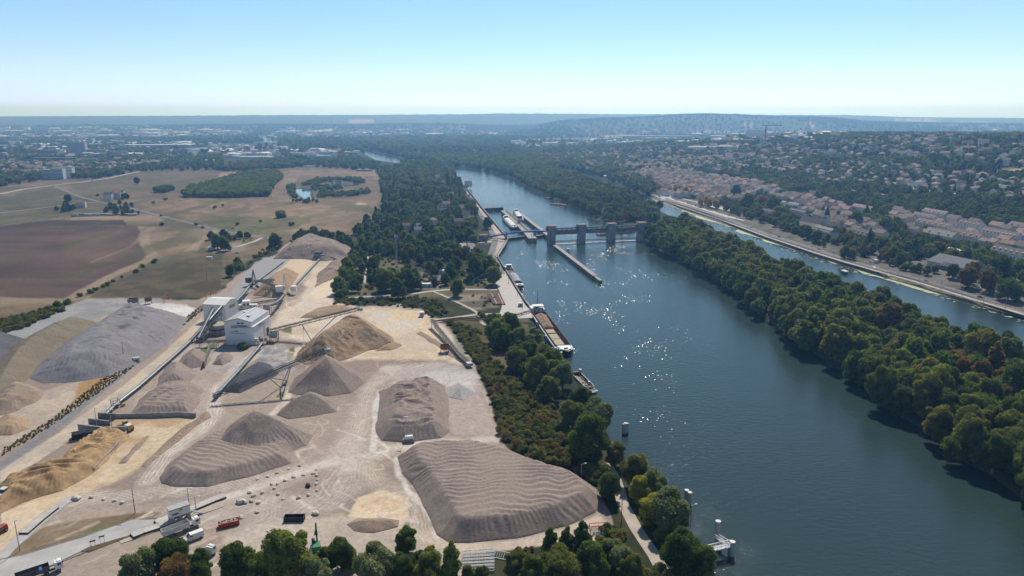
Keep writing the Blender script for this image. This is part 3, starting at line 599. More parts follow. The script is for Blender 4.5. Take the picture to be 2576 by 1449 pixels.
heap("gravel_heap", "tall fluted mauve gravel cone rising from the low rippled heap", GH, [(520,1136),(540,1100),(575,1072),(640,1050),(700,1052),(752,1070),(792,1098),(775,1120),(715,1143),(640,1155),(560,1153)], 13.0, MG['mauve'], .66, 0, 9, .55, .5, seed=4)
heap("gravel_heap", "medium mauve gravel cone between the pale curved path and the haul road", GH, [(690,1046),(702,1030),(755,1003),(815,996),(852,1018),(848,1036),(795,1047),(730,1053)], 8.5, MG['mauve'], .64, 0, 9, .25, .45, seed=5)
heap("gravel_heap", "sharp dark mauve gravel cone under the long inclined stacker belt", GH, [(722,988),(738,955),(785,918),(845,908),(915,945),(922,962),(885,988),(830,998),(760,996)], 15.5, MG['mauve'], .72, 0, 9, .3, .45, seed=6)
heap("sand_heap", "tall brown sand heap with eroded gullies under the upper stacker belt", "sand heap", [(738,905),(755,880),(805,848),(865,822),(930,816),(988,848),(996,870),(962,877),(930,882),(880,902),(830,916),(765,918)], 15.5, MG['sand'], .72, 0, 9, 1.3, .5, seed=7)
heap("gravel_heap", "dark blue grey gravel heap between the ground belt and the stacker", GH, [(556,987),(580,955),(640,915),(680,918),(702,940),(662,962),(605,992)], 5.2, MG['dark'], .6, 1.0, 6, .3, .45, seed=8)
heap("gravel_heap", "long low grey mauve gravel heap behind the loader's concrete wall", GH, [(322,1046),(350,1005),(400,968),(480,960),(512,975),(502,1012),(482,1042),(400,1047)], 4.6, MG['mauve'], .6, 1.2, 8, .3, .45, seed=9)
heap("gravel_heap", "small gravel cone against the concrete bay under the white hall", GH, [(438,928),(458,895),(500,876),(532,898),(522,918),(470,930)], 8.0, MG['mauve'], .68, 0, 9, .25, .4, seed=10)
heap("gravel_heap", "rounded pinkish gravel heap beside the long covered belt", GH, [(392,974),(400,945),(430,913),(475,918),(492,945),(470,967)], 5.5, MG['mauve'], .6, 1.4, 9, .25, .4, seed=12)
heap("gravel_heap", "small gravel cone in the shadow at the foot of the white hall", GH, [(533,917),(548,896),(575,886),(590,897),(580,910),(560,920)], 5.0, MG['mauve'], .68, 0, 9, .2, .35, seed=13)
heap("gravel_heap", "long pale grey gravel ridge fanning down beside the power pole", GH, [(72,952),(92,920),(150,870),(230,820),(290,785),(345,772),(425,788),(478,800),(458,827),(400,882),(340,922),(280,947),(190,962),(110,965)], 12.0, MG['grey'], .52, 2.0, 22, .8, .7, seed=14, dirn=.8)
heap("gravel_heap", "olive brown gravel ridge lying between the grey ridge and the dark heap", GH, [(-60,1010),(-30,940),(0,890),(70,850),(150,818),(212,803),(245,812),(200,852),(112,907),(62,962),(0,1005)], 9.0, MG['olive'], .55, 1.5, 14, .4, .7, seed=15)
heap("gravel_heap", "dark slate coloured gravel heap at the grey quarry road", GH, [(-90,905),(-60,850),(10,840),(95,862),(62,882),(0,925),(-40,940)], 10.0, MG['slate'], .6, 0, 14, .4, .6, seed=16)
heap("gravel_heap", "grey brown gravel heap with eroded dark bank below the olive ridge", GH, [(-60,1045),(-20,1000),(20,970),(70,966),(115,985),(92,1012),(50,1032),(0,1045)], 7.0, MG['brown'], .6, 2.2, 12, .6, .5, seed=17)
heap("sand_heap", "low yellowish sand heap beside the hedge strip", "sand heap", [(-40,1095),(0,1050),(30,1040),(78,1055),(72,1077),(30,1094)], 4.0, MG['sand'], .55, 1.0, 8, .4, .4, seed=18)
heap("gravel_heap", "long brown overburden mound at the wooded far end of the quarry", GH, [(684,652),(718,622),(760,602),(815,607),(888,628),(888,648),(820,658),(760,652)], 13.0, MG['mauve'], .62, 1.5, 15, .9, .8, seed=19)
heap("gravel_heap", "brown mound cut away beside the pale sand terrace", GH, [(792,722),(798,690),(828,663),(878,646),(888,665),(872,692),(840,702)], 6.5, MG['brown'], .6, 2.2, 14, .6, .7, seed=20)
heap("sand_heap", "yellow sand heap lying between the two rail stackers", "sand heap", [(634,744),(656,715),(698,688),(724,678),(752,690),(742,707),(722,742),(680,750)], 8.5, MG['sand'], .66, 0, 15, .6, .6, seed=21)
heap("sand_heap", "long lumpy ochre sand ridge along the loader yard", "sand heap", [(-60,1300),(0,1222),(60,1188),(140,1163),(190,1118),(250,1088),(322,1083),(328,1097),(272,1157),(232,1192),(160,1233),(60,1265),(0,1293)], 6.5, MG['ochre'], .66, 2.8, 11, 1.1, .4, seed=22, dirn=.5)
heap("sand_heap", "shallow brown sand bank closing the round pale turning place", "sand heap", [(870,1320),(900,1304),(960,1299),(1008,1307),(1003,1326),(940,1340),(890,1337)], 2.4, MG['brown'], .6, .8, 5, .3, .3, seed=23)
heap("gravel_heap", "small pale grey grit cone at the wooded quarry edge", GH, [(1116,978),(1150,962),(1192,975),(1198,990),(1165,1007),(1128,1000)], 6.0, MG['pale'], .5, 0, 5, .2, .35, seed=24)
heap("sand_heap", "little yellow sand heap beside the dusty crossroads near the pump skid", "sand heap", [(1158,1118),(1165,1108),(1185,1104),(1198,1115),(1185,1122)], 2.2, MG['sand'], .6, 0, 5, .3, .25, seed=25)
heap("sand_heap", "curved sand bank under the end of the upper stacker belt", "sand heap", [(752,800),(790,778),(850,769),(890,774),(880,785),(800,800)], 3.2, MG['sand'], .5, .8, 8, .5, .5, seed=26)
heap("sand_heap", "low sand spill at the end of the tall brown sand heap", "sand heap", [(940,885),(965,868),(1000,862),(1012,868),(985,882)], 3.0, MG['sand'], .5, .6, 6, .4, .4, seed=27)

heap("dirt_windrow", "thin dark dirt windrow between the two lanes of the ochre yard", "dirt bank", [(299,1166),(310,1150),(370,1092),(379,1097),(318,1166)], 1.2, MG['brown'], .6, .6, 4, .5, .3, seed=28)
heap("dirt_windrow", "long rough dirt bank separating the ochre yard from the pale haul road", "dirt bank", [(348,1176),(398,1128),(468,1068),(520,1036),(532,1050),(474,1086),(412,1142),(366,1180)], 1.9, MG['brown'], .6, 1.0, 4, .8, .35, seed=29)
heap("dirt_windrow", "low dirt bank below the pond edge of the sand pad", "dirt bank", [(1045,838),(1060,832),(1120,868),(1180,915),(1172,922),(1110,882)], 1.0, MG['brown'], .5, .5, 4, .6, .35, seed=30)
# ================================================================ CONVEYORS
def lat(mb, a, b, w, h, n, r=.10):
    """lattice truss between a and b"""
    a, b = Vector(a), Vector(b); d = (b - a); L = d.length; d.normalize(); s = d.cross(Vector((0, 0, 1))).normalized() * w / 2; u = s.cross(d).normalized() * h
    for i in (-1, 1):
        for k in (0, 1): mb.beam(a + s * i + u * k, b + s * i + u * k, r * 1.6)
        for k in range(n):
            p, q = a + d * (L * k / n), a + d * (L * (k + 1) / n)
            mb.beam(p + s * i, q + s * i + u, r) if k % 2 == 0 else mb.beam(p + s * i + u, q + s * i, r)
            mb.beam(q + s * i, q + s * i + u, r)
    for k in range(n + 1):
        p = a + d * (L * k / n); mb.beam(p - s, p + s, r)
def conveyor(name, label, pts, w=1.6, covered=False, truss=1.4, legs=(), house=None, group=None):
    """pts world points along the belt; legs fractions; named parts"""
    pts = [Vector(p) for p in pts]; o = Vector((pts[0].x, pts[0].y, LAND)); t = thing(name, label, "conveyor", o, 0, group)
    fr, be = MB(), MB()
    for a, b in zip(pts[:-1], pts[1:]):
        L = (b - a).length
        if truss: lat(fr, a, b, w, truss, max(2, int(L / 3.2)), .13)
        up = Vector((0, 0, (truss or .3) * .72))
        if covered:
            be.tube(a + up, b + up, w * .42, n=10)
        else: be.beam(a + up, b + up, w * .75, .16)
    if truss: fr.build("truss", M['dark_steel'], t, o)
    be.build("belt_cover" if covered else "belt", M['pipe'] if covered else M['rubber'], t, o)
    tot = sum((b - a).length for a, b in zip(pts[:-1], pts[1:]))
    for f in legs:
        s = f * tot
        for a, b in zip(pts[:-1], pts[1:]):
            L = (b - a).length
            if s <= L: p = a + (b - a) * (s / L); break
            s -= L
        d = (b - a).normalized(); sd = d.cross(Vector((0, 0, 1))).normalized()
        if p.z > LAND + .5:
            for i in (-1, 1):
                l = MB(); l.beam(p + sd * (w * .5 * i), Vector((p.x, p.y, LAND)) + sd * (w * .5 * i + .3 * i), .28); l.build("leg", M['steel'], t, o)
    if house:
        h = MB(); e = pts[-1]; d = (pts[-1] - pts[-2]).normalized(); h.box(e + Vector((0, 0, .6)), (house, w * 1.3, 1.7), math.atan2(d.y, d.x)); h.build("head_drum_housing", M['steel'], t, o)
    return t
def Z(u, v, h): return G(u, v, LAND + h)
conveyor("belt_conveyor", "long covered ground belt running beside the pale haul road to the white tower", [Z(262,1050,.5), Z(290,1022,.5), Z(349,976,.6), Z(440,896,.7), Z(478,861,1.0), Z(520,815,8), Z(557,773,14)], 1.9, True, .9, (.15, .3, .45, .6, .7, .8, .9))
conveyor("belt_conveyor", "inclined covered belt climbing into the white tower's left opening", [Z(499,855,1.5), Z(536,782,13.5)], 2.2, True, 1.5, (.3, .6, .85))
conveyor("belt_conveyor", "inclined open truss belt climbing into the white tower's right opening", [Z(508,856,1.5), Z(558,774,13.5)], 2.2, False, 1.6, (.3, .6, .85))
conveyor("belt_conveyor", "low belt crossing in front of the round settling tank", [Z(496,862,2.5), Z(568,860,3.2)], 1.6, False, 1.2, (.1, .4, .7, .95))
conveyor("belt_conveyor", "covered belt from the rail stacker down to the back of the white tower", [Z(585,770,9), Z(612,742,3.5), Z(626,724,4.2), Z(635,712,7)], 1.9, True, 1.0, (.2, .5, .8))
conveyor("belt_conveyor", "left of two long covered ground belts in the sand yard", [Z(636,716,.6), Z(712,659,.6)], 2.0, True, .5, (.2, .5, .8))
conveyor("belt_conveyor", "right of two long covered ground belts ending at the loading tunnel", [Z(734,727,.6), Z(806,650,.6)], 2.0, True, .5, (.2, .5, .8))
conveyor("belt_conveyor", "curved raised belt from the white stacker to the hall's back hopper", [Z(713,746,2), Z(703,759,4), Z(690,767,6.5), Z(675,771,8.5)], 1.8, True, 1.4, (.1, .35, .6, .85), 2.5)
conveyor("belt_conveyor", "dark lattice belt lying behind the white site cabins", [Z(600,772,1.0), Z(704,755,2.5)], 1.5, False, 1.4, (.1, .5, .9))
conveyor("belt_conveyor", "covered ground belt curving from the hall front to the lower stacker", [Z(660,864,3), Z(648,880,1), Z(632,898,.7), Z(600,935,.7), Z(572,965,.8), Z(540,1000,1.6)], 1.9, True, .7, (.1, .3, .5, .7, .9))
conveyor("belt_conveyor", "dark ground belt along the pond and sand pad at the riverside", [Z(1086,806,4.5), Z(1100,826,3), Z(1128,860,1.8), Z(1152,890,1.5), Z(1181,918,1.2)], 2.3, False, 1.3, (.05, .3, .55, .8, .97), 3.5)
conveyor("ship_loader", "slanting lattice loader belt reaching over the stern of the sand barge", [Z(1225,806,.8), Z(1288,800,2.5), Z(1361,778,8.0)], 1.8, False, 1.7, (.1, .35, .55), 3.0)
conveyor("belt_conveyor", "thin buried belt line between the sand pad and the ship loader", [Z(1092,809,1.0), Z(1160,800,.8), Z(1225,805,.9)], 1.2, False, .6, (.2, .5, .8))
def stacker(label, base, tip, knee, feet):
    t = conveyor("stacker_conveyor", label, [base, tip], 2.0, False, 2.0, (), 3.0); o = Vector((base.x, base.y, LAND))
    d = (tip - base); d.normalize(); sd = d.cross(Vector((0, 0, 1))).normalized()
    for i, f in enumerate(feet):
        for kk in knee: l = MB(); l.beam(base + (tip - base) * kk + sd * (1 if i else -1), f, .38); l.build("leg", M['steel'], t, o)
    g = MB(); g.beam(feet[0], feet[1], .5); g.box((feet[0] + feet[1]) / 2 - Vector((0, 0, .2)), (2, 1.2, 1)); g.build("wheel_carriage", M['dark_steel'], t, o)
    return t
stacker("upper long stacker belt rising over the brown sand heap", Z(680,836,4.5), Z(906,780,19), (.74, .36), (Z(765,873,.6), Z(783,856,.6)))
stacker("lower long stacker belt rising over the dark mauve gravel cone", Z(538,1002,3.0), Z(824,884,19), (.66, .45), (Z(706,975,.6), Z(722,958,.6)))
def luff_stacker(label, base, tip, cabin, mast_h, mat):
    t = thing("luffing_stacker", label, "stacker", base); o = Vector(base)
    b = MB(); lat(b, base + Vector((0, 0, 4)), tip, 1.8, 1.6, 12, .16); b.build("boom", M['dark_steel'], t, o)
    bl = MB(); bl.beam(base + Vector((0, 0, 5)), tip + Vector((0, 0, 1)), 1.2, .2); bl.build("belt", M['rubber'], t, o)
    m = MB(); top = base + Vector((0, 0, mast_h))
    for sx, sy in ((-2, -2), (2, -2), (2, 2), (-2, 2)): m.beam(base + Vector((sx, sy, .5)), top, .35)
    m.build("mast", mat, t, o); s = MB()
    s.beam(top, base + (tip - base) * .75 + Vector((0, 0, 2)), .12); s.beam(top, base - (tip - base) * .25 + Vector((0, 0, 5)), .12); s.build("stay_cable", M['steel'], t, o)
    w = MB(); d = (tip - base); d.z = 0; d.normalize(); w.box(base - d * 7 + Vector((0, 0, 5)), (4, 4, 4), math.atan2(d.y, d.x)); w.build("counterweight", mat if cabin else M['dark_steel'], t, o)
    if cabin:
        c = MB(); c.box(base + Vector((-3.5, -2.5, 5.2)), (6, 4, 4.4), .35); c.build("cabin", M['white'], t, o)
        c = MB(); c.box(base + Vector((-3.5, -2.5, 7.6)), (6.3, 4.3, .3), .35); c.build("cabin_roof", M['white'], t, o)
    g = MB()
    for i in (-2.6, 2.6): g.box(base + Vector((i, 0, .8)), (1, 6, 1.4), .6)
    g.build("rail_bogie", M['dark_steel'], t, o); return t
luff_stacker("dark lattice stacker with pyramid mast beside the grey haul road", Z(640,722,0), Z(690,706,9), False, 15, M['dark_steel'])
luff_stacker("white stacker with red banded mast at the end of the sand yard", Z(718,741,0), Z(652,708,11), True, 17, M['white'])

# ================================================================ PLANT BUILDINGS
CORR = pmat('ribbed_white_cladding', (.76, .755, .74), .55, .05, .3, stretch=(1, 1, .2))
ROOFZ = pmat('ribbed_grey_roof', (.36, .385, .41), .6, .08, .4)
def text_part(name, body, size, loc, rot, parent, mat, w=1.0):
    c = bpy.data.curves.new(name, 'FONT'); c.body = body; c.size = size; c.extrude = .01; c.space_character = w; c.offset = size*.02
    c.materials.append(mat); tmp = bpy.data.objects.new(name, c); me = bpy.data.meshes.new_from_object(tmp); bpy.data.objects.remove(tmp)
    o = bpy.data.objects.new(name, me); COL.objects.link(o); o.parent = parent; o.location = loc; o.rotation_euler = rot; return o
fl, frr, br = Z(569, 867, 0), Z(640.4, 868.6, 0), Z(664.8, 841, 0)
BW = (frr - fl).length; BD = max((br - frr).length, 26.0); BY = yaw(fl, frr); by_side = math.atan2(br.y - frr.y, br.x - frr.x)
ux, uy = (frr - fl).normalized(), Vector((-math.sin(BY), math.cos(BY), 0))
hall = thing("processing_hall", "large white clad processing hall with ridged grey roof and company sign", "industrial building", fl, BY)
SHX = (br - frr).dot(ux); EAVE = 14.6; RID = 16.8
# box body, ridge runs front to back (y axis), right part lower lean-to
mb = MB(); D = BD; x1 = BW * .94
mb.add([(0,0,0),(BW,0,0),(BW,D,0),(0,D,0),(0,0,EAVE),(BW,0,EAVE-3.2),(BW,D,EAVE-3.2),(0,D,EAVE),(BW/2,0,RID),(BW/2,D,RID),(x1,0,EAVE),(x1,D,EAVE),(x1,0,EAVE-3.0),(x1,D,EAVE-3.0)],
  [(0,1,5,12,10,8,4),(1,2,6,5),(2,3,7,9,11,13,6),(3,0,4,7),(10,12,13,11),(4,8,9,7),(8,10,11,9),(12,5,6,13),(0,3,2,1)])
mb.build("wall", CORR, hall)
rf = MB()
for a, b in (((-.35, EAVE), (BW/2, RID + .02)), ((BW/2, RID + .02), (x1 + .35, EAVE - .05))):
    rf.add([(a[0], -.4, a[1] + .12), (b[0], -.4, b[1] + .12), (b[0], D + .4, b[1] + .12), (a[0], D + .4, a[1] + .12), (a[0], -.4, a[1] + .35), (b[0], -.4, b[1] + .35), (b[0], D + .4, b[1] + .35), (a[0], D + .4, a[1] + .35)], [(3,2,1,0),(4,5,6,7),(0,1,5,4),(1,2,6,5),(2,3,7,6),(3,0,4,7)])
roof = rf.build("roof", ROOFZ, hall)
tr = MB(); tr.beam((-.35,-.46,EAVE+.3),(BW/2,-.46,RID+.34),.14,.5); tr.beam((BW/2,-.46,RID+.34),(x1+.35,-.46,EAVE+.3),.14,.5); tr.beam((-.42,-.4,EAVE+.3),(-.42,D+.4,EAVE+.3),.14,.4); tr.build("verge_trim", M['yellow'], roof)
rg_ = MB(); rg_.beam((BW/2,-.42,RID+.5),(BW/2,D+.42,RID+.5),.9,.16); rg_.build("ridge_cap", M['white'], roof)
for fx, fy in ((.36, .62), (.68, .3)):
    sk = MB(); sk.box((BW*fx, D*fy, EAVE + 2.35), (2.0, 2.2, .6)); sk.build("roof_light", M['white'], roof)
gl = MB(); gl.box((x1 + .75, D/2, EAVE - 2.85), (1.6, D + .5, .3)); gl.box((BW*.72, -.75, EAVE-3.1), (BW*.5, 1.4, .25)); gl.build("gutter_walkway", M['white_dirty'], hall)
for fx in (.50, .63):
    w = MB(); w.box((BW*fx, -.06, EAVE - .6), (1.9, .16, .9)); w.build("window", M['glass'], hall)
tp = MB(); tp.box((BW*.34, -.06, EAVE - 2.9), (BW*.22, .14, 1.8)); tp.build("wall_panel", M['tan'], hall)
tp = MB(); tp.box((BW*.62, -.05, EAVE - 2.3), (BW*.36, .12, 1.0)); tp.build("wall_panel", pmat('blue_grey_panel', (.16,.2,.28), .5, .1), hall)
dr = MB(); dr.box((BW + .04, D*.80, 2.6), (.2, 3.4, 5.2)); dr.build("door", M['rubber'], hall)
dr = MB(); dr.box((BW + .04, D*.3, 1.6), (.2, 1.2, 3.0)); dr.build("door", M['dark_steel'], hall)
tp = MB(); tp.box((BW + .05, D*.62, 5.6), (.14, 2.4, 8.6)); tp.build("wall_panel", pmat('cream_panel', (.62,.56,.40), .6, .06), hall)
def sign(parent, fx, zc, W_, H_, side=None):
    """white board with spiral logo and two lines of lettering"""
    s = MB(); 
    if side is None: s.box((fx, -.12, zc), (W_, .16, H_)); rot = (math.pi/2, 0, 0); base = lambda dx, dz: (fx - W_/2 + dx, -.215, zc + dz)
    else: s.box((BW + .12, fx, zc), (.16, W_, H_)); rot = (math.pi/2, 0, math.pi/2); base = lambda dx, dz: (BW + .215, fx - W_/2 + dx, zc + dz)
    sb = s.build("sign_board", M['white'], parent); lg = MB(); blue = pmat('sign_blue', (.03,.07,.12), .6, .03)
    for k in range(26):
        t0, t1 = k / 26, (k + 1) / 26
        def sp(t):
            an = -.5 + t * 2 * math.pi * 1.7; r = H_ * (.36 - .24 * t); x, z_ = H_*.5 + r * math.cos(an), r * math.sin(an); return base(x, z_)
        lg.beam(sp(t0), sp(t1), H_ * .10 * (1.3 - t0), .03)
    lg.build("logo", blue, sb)
    text_part("lettering", "GSM", H_*.44, base(H_*1.0, H_*.10), rot, sb, blue, 1.05)
    text_part("lettering", "HEIDELBERGCEMENT Group", H_*.215, base(H_*1.0, -H_*.22), rot, sb, blue)
sign(hall, BW*.365, EAVE - 6.6, BW*.44, 3.0); sign(hall, D*.42, EAVE - 4.4, D*.24, 2.2, 1)
a_, b_, c_ = Z(514, 808, 0), Z(570, 811, 0), Z(585, 791, 0)
TW, TD = (b_ - a_).length, 15.0; TY = yaw(a_, b_)
tw = thing("screening_tower", "smaller white clad tower with yellow trim where three inclined belts enter", "industrial building", a_, TY)
mb = MB(); E0, E1 = 11.8, 14.6
mb.add([(0,0,0),(TW,0,0),(TW,TD,0),(0,TD,0),(0,0,E0),(TW,0,E0),(TW,TD*.5,E1),(0,TD*.5,E1),(TW,TD,E0+1.4),(0,TD,E0+1.4)], [(0,1,5,4),(1,2,8,6,5),(2,3,9,8),(3,0,4,7,9),(4,5,6,7),(7,6,8,9),(3,2,1,0)]); mb.build("wall", CORR, tw)
rf = MB()
for p, q in (((-.3, E0), (TD*.5, E1)), ((TD*.5, E1), (TD + .3, E0 + 1.4))):
    rf.add([(-.3,p[0],p[1]+.1),(TW+.3,p[0],p[1]+.1),(TW+.3,q[0],q[1]+.1),(-.3,q[0],q[1]+.1),(-.3,p[0],p[1]+.35),(TW+.3,p[0],p[1]+.35),(TW+.3,q[0],q[1]+.35),(-.3,q[0],q[1]+.35)], [(3,2,1,0),(4,5,6,7),(0,1,5,4),(1,2,6,5),(2,3,7,6),(3,0,4,7)])
r2 = rf.build("roof", pmat('white_roof_sheet', (.74,.74,.70), .5, .05), tw)
tr = MB(); tr.beam((-.3,-.36,E0+.25),(TW+.3,-.36,E0+.25),.14,.4); tr.beam((TW+.36,-.3,E0+.25),(TW+.36,TD*.5,E1+.25),.14,.4); tr.beam((-.36,-.3,E0+.25),(-.36,TD*.5,E1+.25),.14,.4); tr.build("verge_trim", M['yellow'], r2)
for fx, zz in ((.42, 9.2), (.8, 10.3)):
    d = MB(); d.box((TW*fx, -.06, zz), (1.7, .16, 1.9)); d.build("belt_opening", M['rubber'], tw)
tp = MB(); tp.box((TW*.78, -.06, 5.6), (2.6, .14, 2.0)); tp.build("wall_panel", M['tan'], tw)
tp = MB(); tp.box((TW+.05, TD*.55, 9.6), (.14, 7.0, 2.0)); tp.build("wall_panel", M['tan'], tw)
tk = thing("settling_tank", "round pale concrete settling tank between the two white halls", "tank", Z(552, 838, 0)); mb = MB(); mb.tube((0,0,0),(0,0,6.2),5.6,n=36); mb.build("shell", M['concrete_pale'], tk)
mb = MB(); mb.tube((0,0,6.2),(0,0,6.5),5.9,n=36); mb.build("rim", M['tan'], tk)
mb = MB()
for k in range(12): a = k*math.pi/6; mb.beam((6.4*math.cos(a),6.4*math.sin(a),0),(6.4*math.cos(a),6.4*math.sin(a),4.2),.2)
mb.tube((0,0,3.6),(0,0,3.9),6.9,n=24); mb.build("gallery", M['dark_steel'], tk)
def cabin(label, u, v, L, Dp, H, rz, name="site_cabin", wall=None, roof=None, win=2, cat="cabin", z0=0):
    p = P(u, v); t = thing(name, label, cat, (p.x, p.y, p.z + z0), rz)
    m = MB(); m.box((0,0,H/2), (L,Dp,H)); m.build("wall", wall or M['white'], t); m = MB(); m.box((0,0,H+.1), (L+.3,Dp+.3,.2)); m.build("roof", roof or M['white'], t)
    for k in range(win): m = MB(); m.box((-L/2+L*(k+.5)/win, -Dp/2-.03, H*.58), (min(1.3, L/win*.6),.1,H*.3)); m.build("window", M['glass'], t)
    return t
cabin("low white cabin nearest the white tower", 603, 776, 7, 3, 2.8, .1); cabin("two storey white control cabin behind the big hall", 621, 775, 5, 5, 5.6, .25); cabin("low white cabin beside the two storey control cabin", 637, 775, 6, 3, 2.8, .1)
cabin("small cream transformer cabin beside the power pole", 344, 912, 3.4, 2.6, 3.0, .6, "transformer_cabin", pmat('cream_wall', (.6,.57,.5), .8, .06), ROOFZ, 1)
cabin("small grey kiosk on the concrete quay beside the barge stern", 1309, 771, 3.2, 2.4, 2.6, .1, "quay_kiosk", M['steel'], M['white_dirty'], 1)
cabin("small white hut among bushes at the edge of the sand pad", 1061, 796, 3, 3, 3.2, .2, "pump_hut", M['concrete_pale'], M['white'], 1)
def hopper(label, u, v, L, Dp, H, rz, mat, legs=True, z0=0.0):
    p = P(u, v); t = thing("feed_hopper", label, "hopper", p, rz); m = MB(); h0 = H*.4 if legs else .2
    l, d = L/2, Dp/2; th = .2; vs_ = []
    for zz, k in ((h0, .45 if legs else .9), (H*.65, 1), (H, 1)):
        for sx, sy in ((-1,-1),(1,-1),(1,1),(-1,1)): vs_.append((sx*l*k, sy*d*k, zz))
    for zz, k in ((H, .92), (H*.65, .9), (h0+.3, .4 if legs else .85)):
        for sx, sy in ((-1,-1),(1,-1),(1,1),(-1,1)): vs_.append((sx*l*k, sy*d*k, zz))
    fs = [(3,2,1,0)]
    for r in range(5):
        for k in range(4): fs.append((r*4+k, r*4+(k+1)%4, r*4+4+(k+1)%4, r*4+4+k))
    fs.append((20,21,22,23)); m.add(vs_, fs); m.build("bin", mat, t)
    if legs:
        for sx, sy in ((-1,-1),(1,-1),(1,1),(-1,1)): m = MB(); m.beam((sx*l*.85,sy*d*.85,0),(sx*l*.85,sy*d*.85,H*.66),.3); m.build("leg", M['dark_steel'], t)
    return t
hopper("weathered grey hopper standing on the white dust terrace", 337, 770, 7, 5, 6, .3, M['concrete_dark']); hopper("small rusty hopper beside the white dust terrace", 374, 764, 5, 4, 4.5, .5, M['rust'])
hopper("open grey steel hopper beside the hall's doorway", 690, 859, 5.5, 4.5, 6.2, .1, M['steel']); hopper("rusty brown feed box at the middle of the riverside belt", 1119, 886, 5.5, 4.5, 4.6, .1, M['rust'])
hopper("grey hopper on tall legs behind the big hall", 672, 790, 4.5, 3.5, 6.5, .3, M['steel'])
# loading tunnel at the far pile
t = thing("loading_tunnel", "grey concrete loading tunnel with ramp below the far mound", "tunnel", Z(826, 652, 0), -.1); m = MB(); m.add([(-12,-3,0),(12,-3,0),(12,3,0),(-12,3,0),(-12,-3,5.5),(-2,-3,5),(-2,3,5),(-12,3,5.5),(12,-3,1),(12,3,1)], [(3,2,1,0),(0,1,8,5,4),(1,2,9,8),(2,3,7,6,9),(3,0,4,7),(4,5,6,7),(5,8,9,6)]); m.build("ramp", M['concrete'], t)
m = MB(); m.box((-10,0,6.6),(7,7,1.4)); m.build("roof_deck", M['dark_steel'], t)
# machinery at hall foot
t = thing("screen_machine", "cluster of rusty and grey machinery on a frame at the hall's corner", "machine", Z(655, 866, 0), .15); m = MB(); m.box((0,0,2.2),(9,2.6,.3)); m.build("platform", M['steel'], t)
m = MB(); m.box((-2.5,0,3.2),(2.6,2,1.6)); m.build("motor_housing", M['white_dirty'], t); m = MB(); m.box((.8,0,3.1),(2.4,1.8,1.5),.2,(.7,.8)); m.build("crusher", M['rust'], t)
for k in (-4,-1.3,1.3,4):
    for y_ in (-1,1): m = MB(); m.beam((k,y_,0),(k,y_,2.1),.25); m.build("leg", M['dark_steel'], t)
m = MB(); m.tube((3.4,0,2.4),(3.4,0,4.4),.9); m.build("cyclone", M['steel'], t)
# ================================================================ LOADER YARD: retaining walls and feed bays
def wall(label, pts, h, mat=None, th=.5, name="retaining_wall", cat="wall", base=None):
    m = MB(); Q = [P(u, v) for u, v in pts]; o = Q[0]
    for a, b in zip(Q[:-1], Q[1:]):
        d = (b - a).normalized() * .25; m.beam(a - d + Vector((0,0,h/2-.2)), b + d + Vector((0,0,h/2-.2)), th, h + .4)
    return tag(m.build(name, mat or M['concrete'], None, o), label, cat)
wall("long low concrete retaining wall behind the wheel loader", [(290,1052),(345,1051),(400,1049),(455,1047),(492,1050)], 2.2)
wall("dark concrete feed bay wall at the top end of the loader yard", [(250,1053),(290,1056)], 3.0, M['concrete_dark'], .9)
wall("dark concrete feed bay wall above the dark pit", [(226,1066),(275,1072)], 2.6, M['concrete_dark'], .9)
wall("concrete pit wall with black openings beside the ochre ridge", [(200,1084),(262,1092),(318,1090)], 3.4, M['concrete'], .8)
wall("sloping concrete wall along the ochre sand ridge", [(318,1093),(290,1130),(255,1165),(238,1185)], 1.6, M['concrete'], .5)
wall("grey concrete bay wall below the white hall", [(528,884),(522,905),(514,926)], 4.0, M['concrete_dark'], .7)
t = thing("discharge_pit", "black open discharge pit with steel frame under the feed bay", "pit", Z(212, 1098, 0), .5); m = MB(); m.box((0,0,1.2),(9,4,2.4)); m.build("pit_box", M['rubber'], t); m = MB(); lat(m, (-4.5,-2.3,2.5), (4.5,-2.3,2.5), .5, 1.2, 4, .15); m.build("guard_frame", M['dark_steel'], t)
t = thing("belt_drive_station", "grey caged drive station with orange motor on the long covered belt", "machine", Z(292, 1024, 0), .9); m = MB(); m.box((0,0,1.5),(3.4,3,.4)); 
for sx in (-1.6,1.6):
    for sy in (-1.4,1.4): m.beam((sx,sy,0),(sx,sy,4),.22)
for z_ in (2.8,4): m.beam((-1.6,-1.4,z_),(1.6,-1.4,z_),.18); m.beam((-1.6,1.4,z_),(1.6,1.4,z_),.18); m.beam((-1.6,-1.4,z_),(-1.6,1.4,z_),.18); m.beam((1.6,-1.4,z_),(1.6,1.4,z_),.18)
m.build("cage", M['steel'], t); m = MB(); m.tube((2,-1.5,.8),(3.6,-1.5,.8),.7); m.build("motor", M['yellow'], t)
# height gauges
for lab, (a, b) in (("red height gauge across the grey track, nearer the hopper", ((413,764),(424,755))), ("red height gauge across the grey track, nearer the white tower", ((520,762),(531,754)))):
    A, B = P(*a), P(*b); m = MB(); m.beam(A, A + Vector((0,0,6)), .25); m.beam(B, B + Vector((0,0,6)), .25); m.beam(A + Vector((0,0,6)), B + Vector((0,0,6)), .25); tag(m.build("height_gauge", M['red'], None, A), lab, "gate")
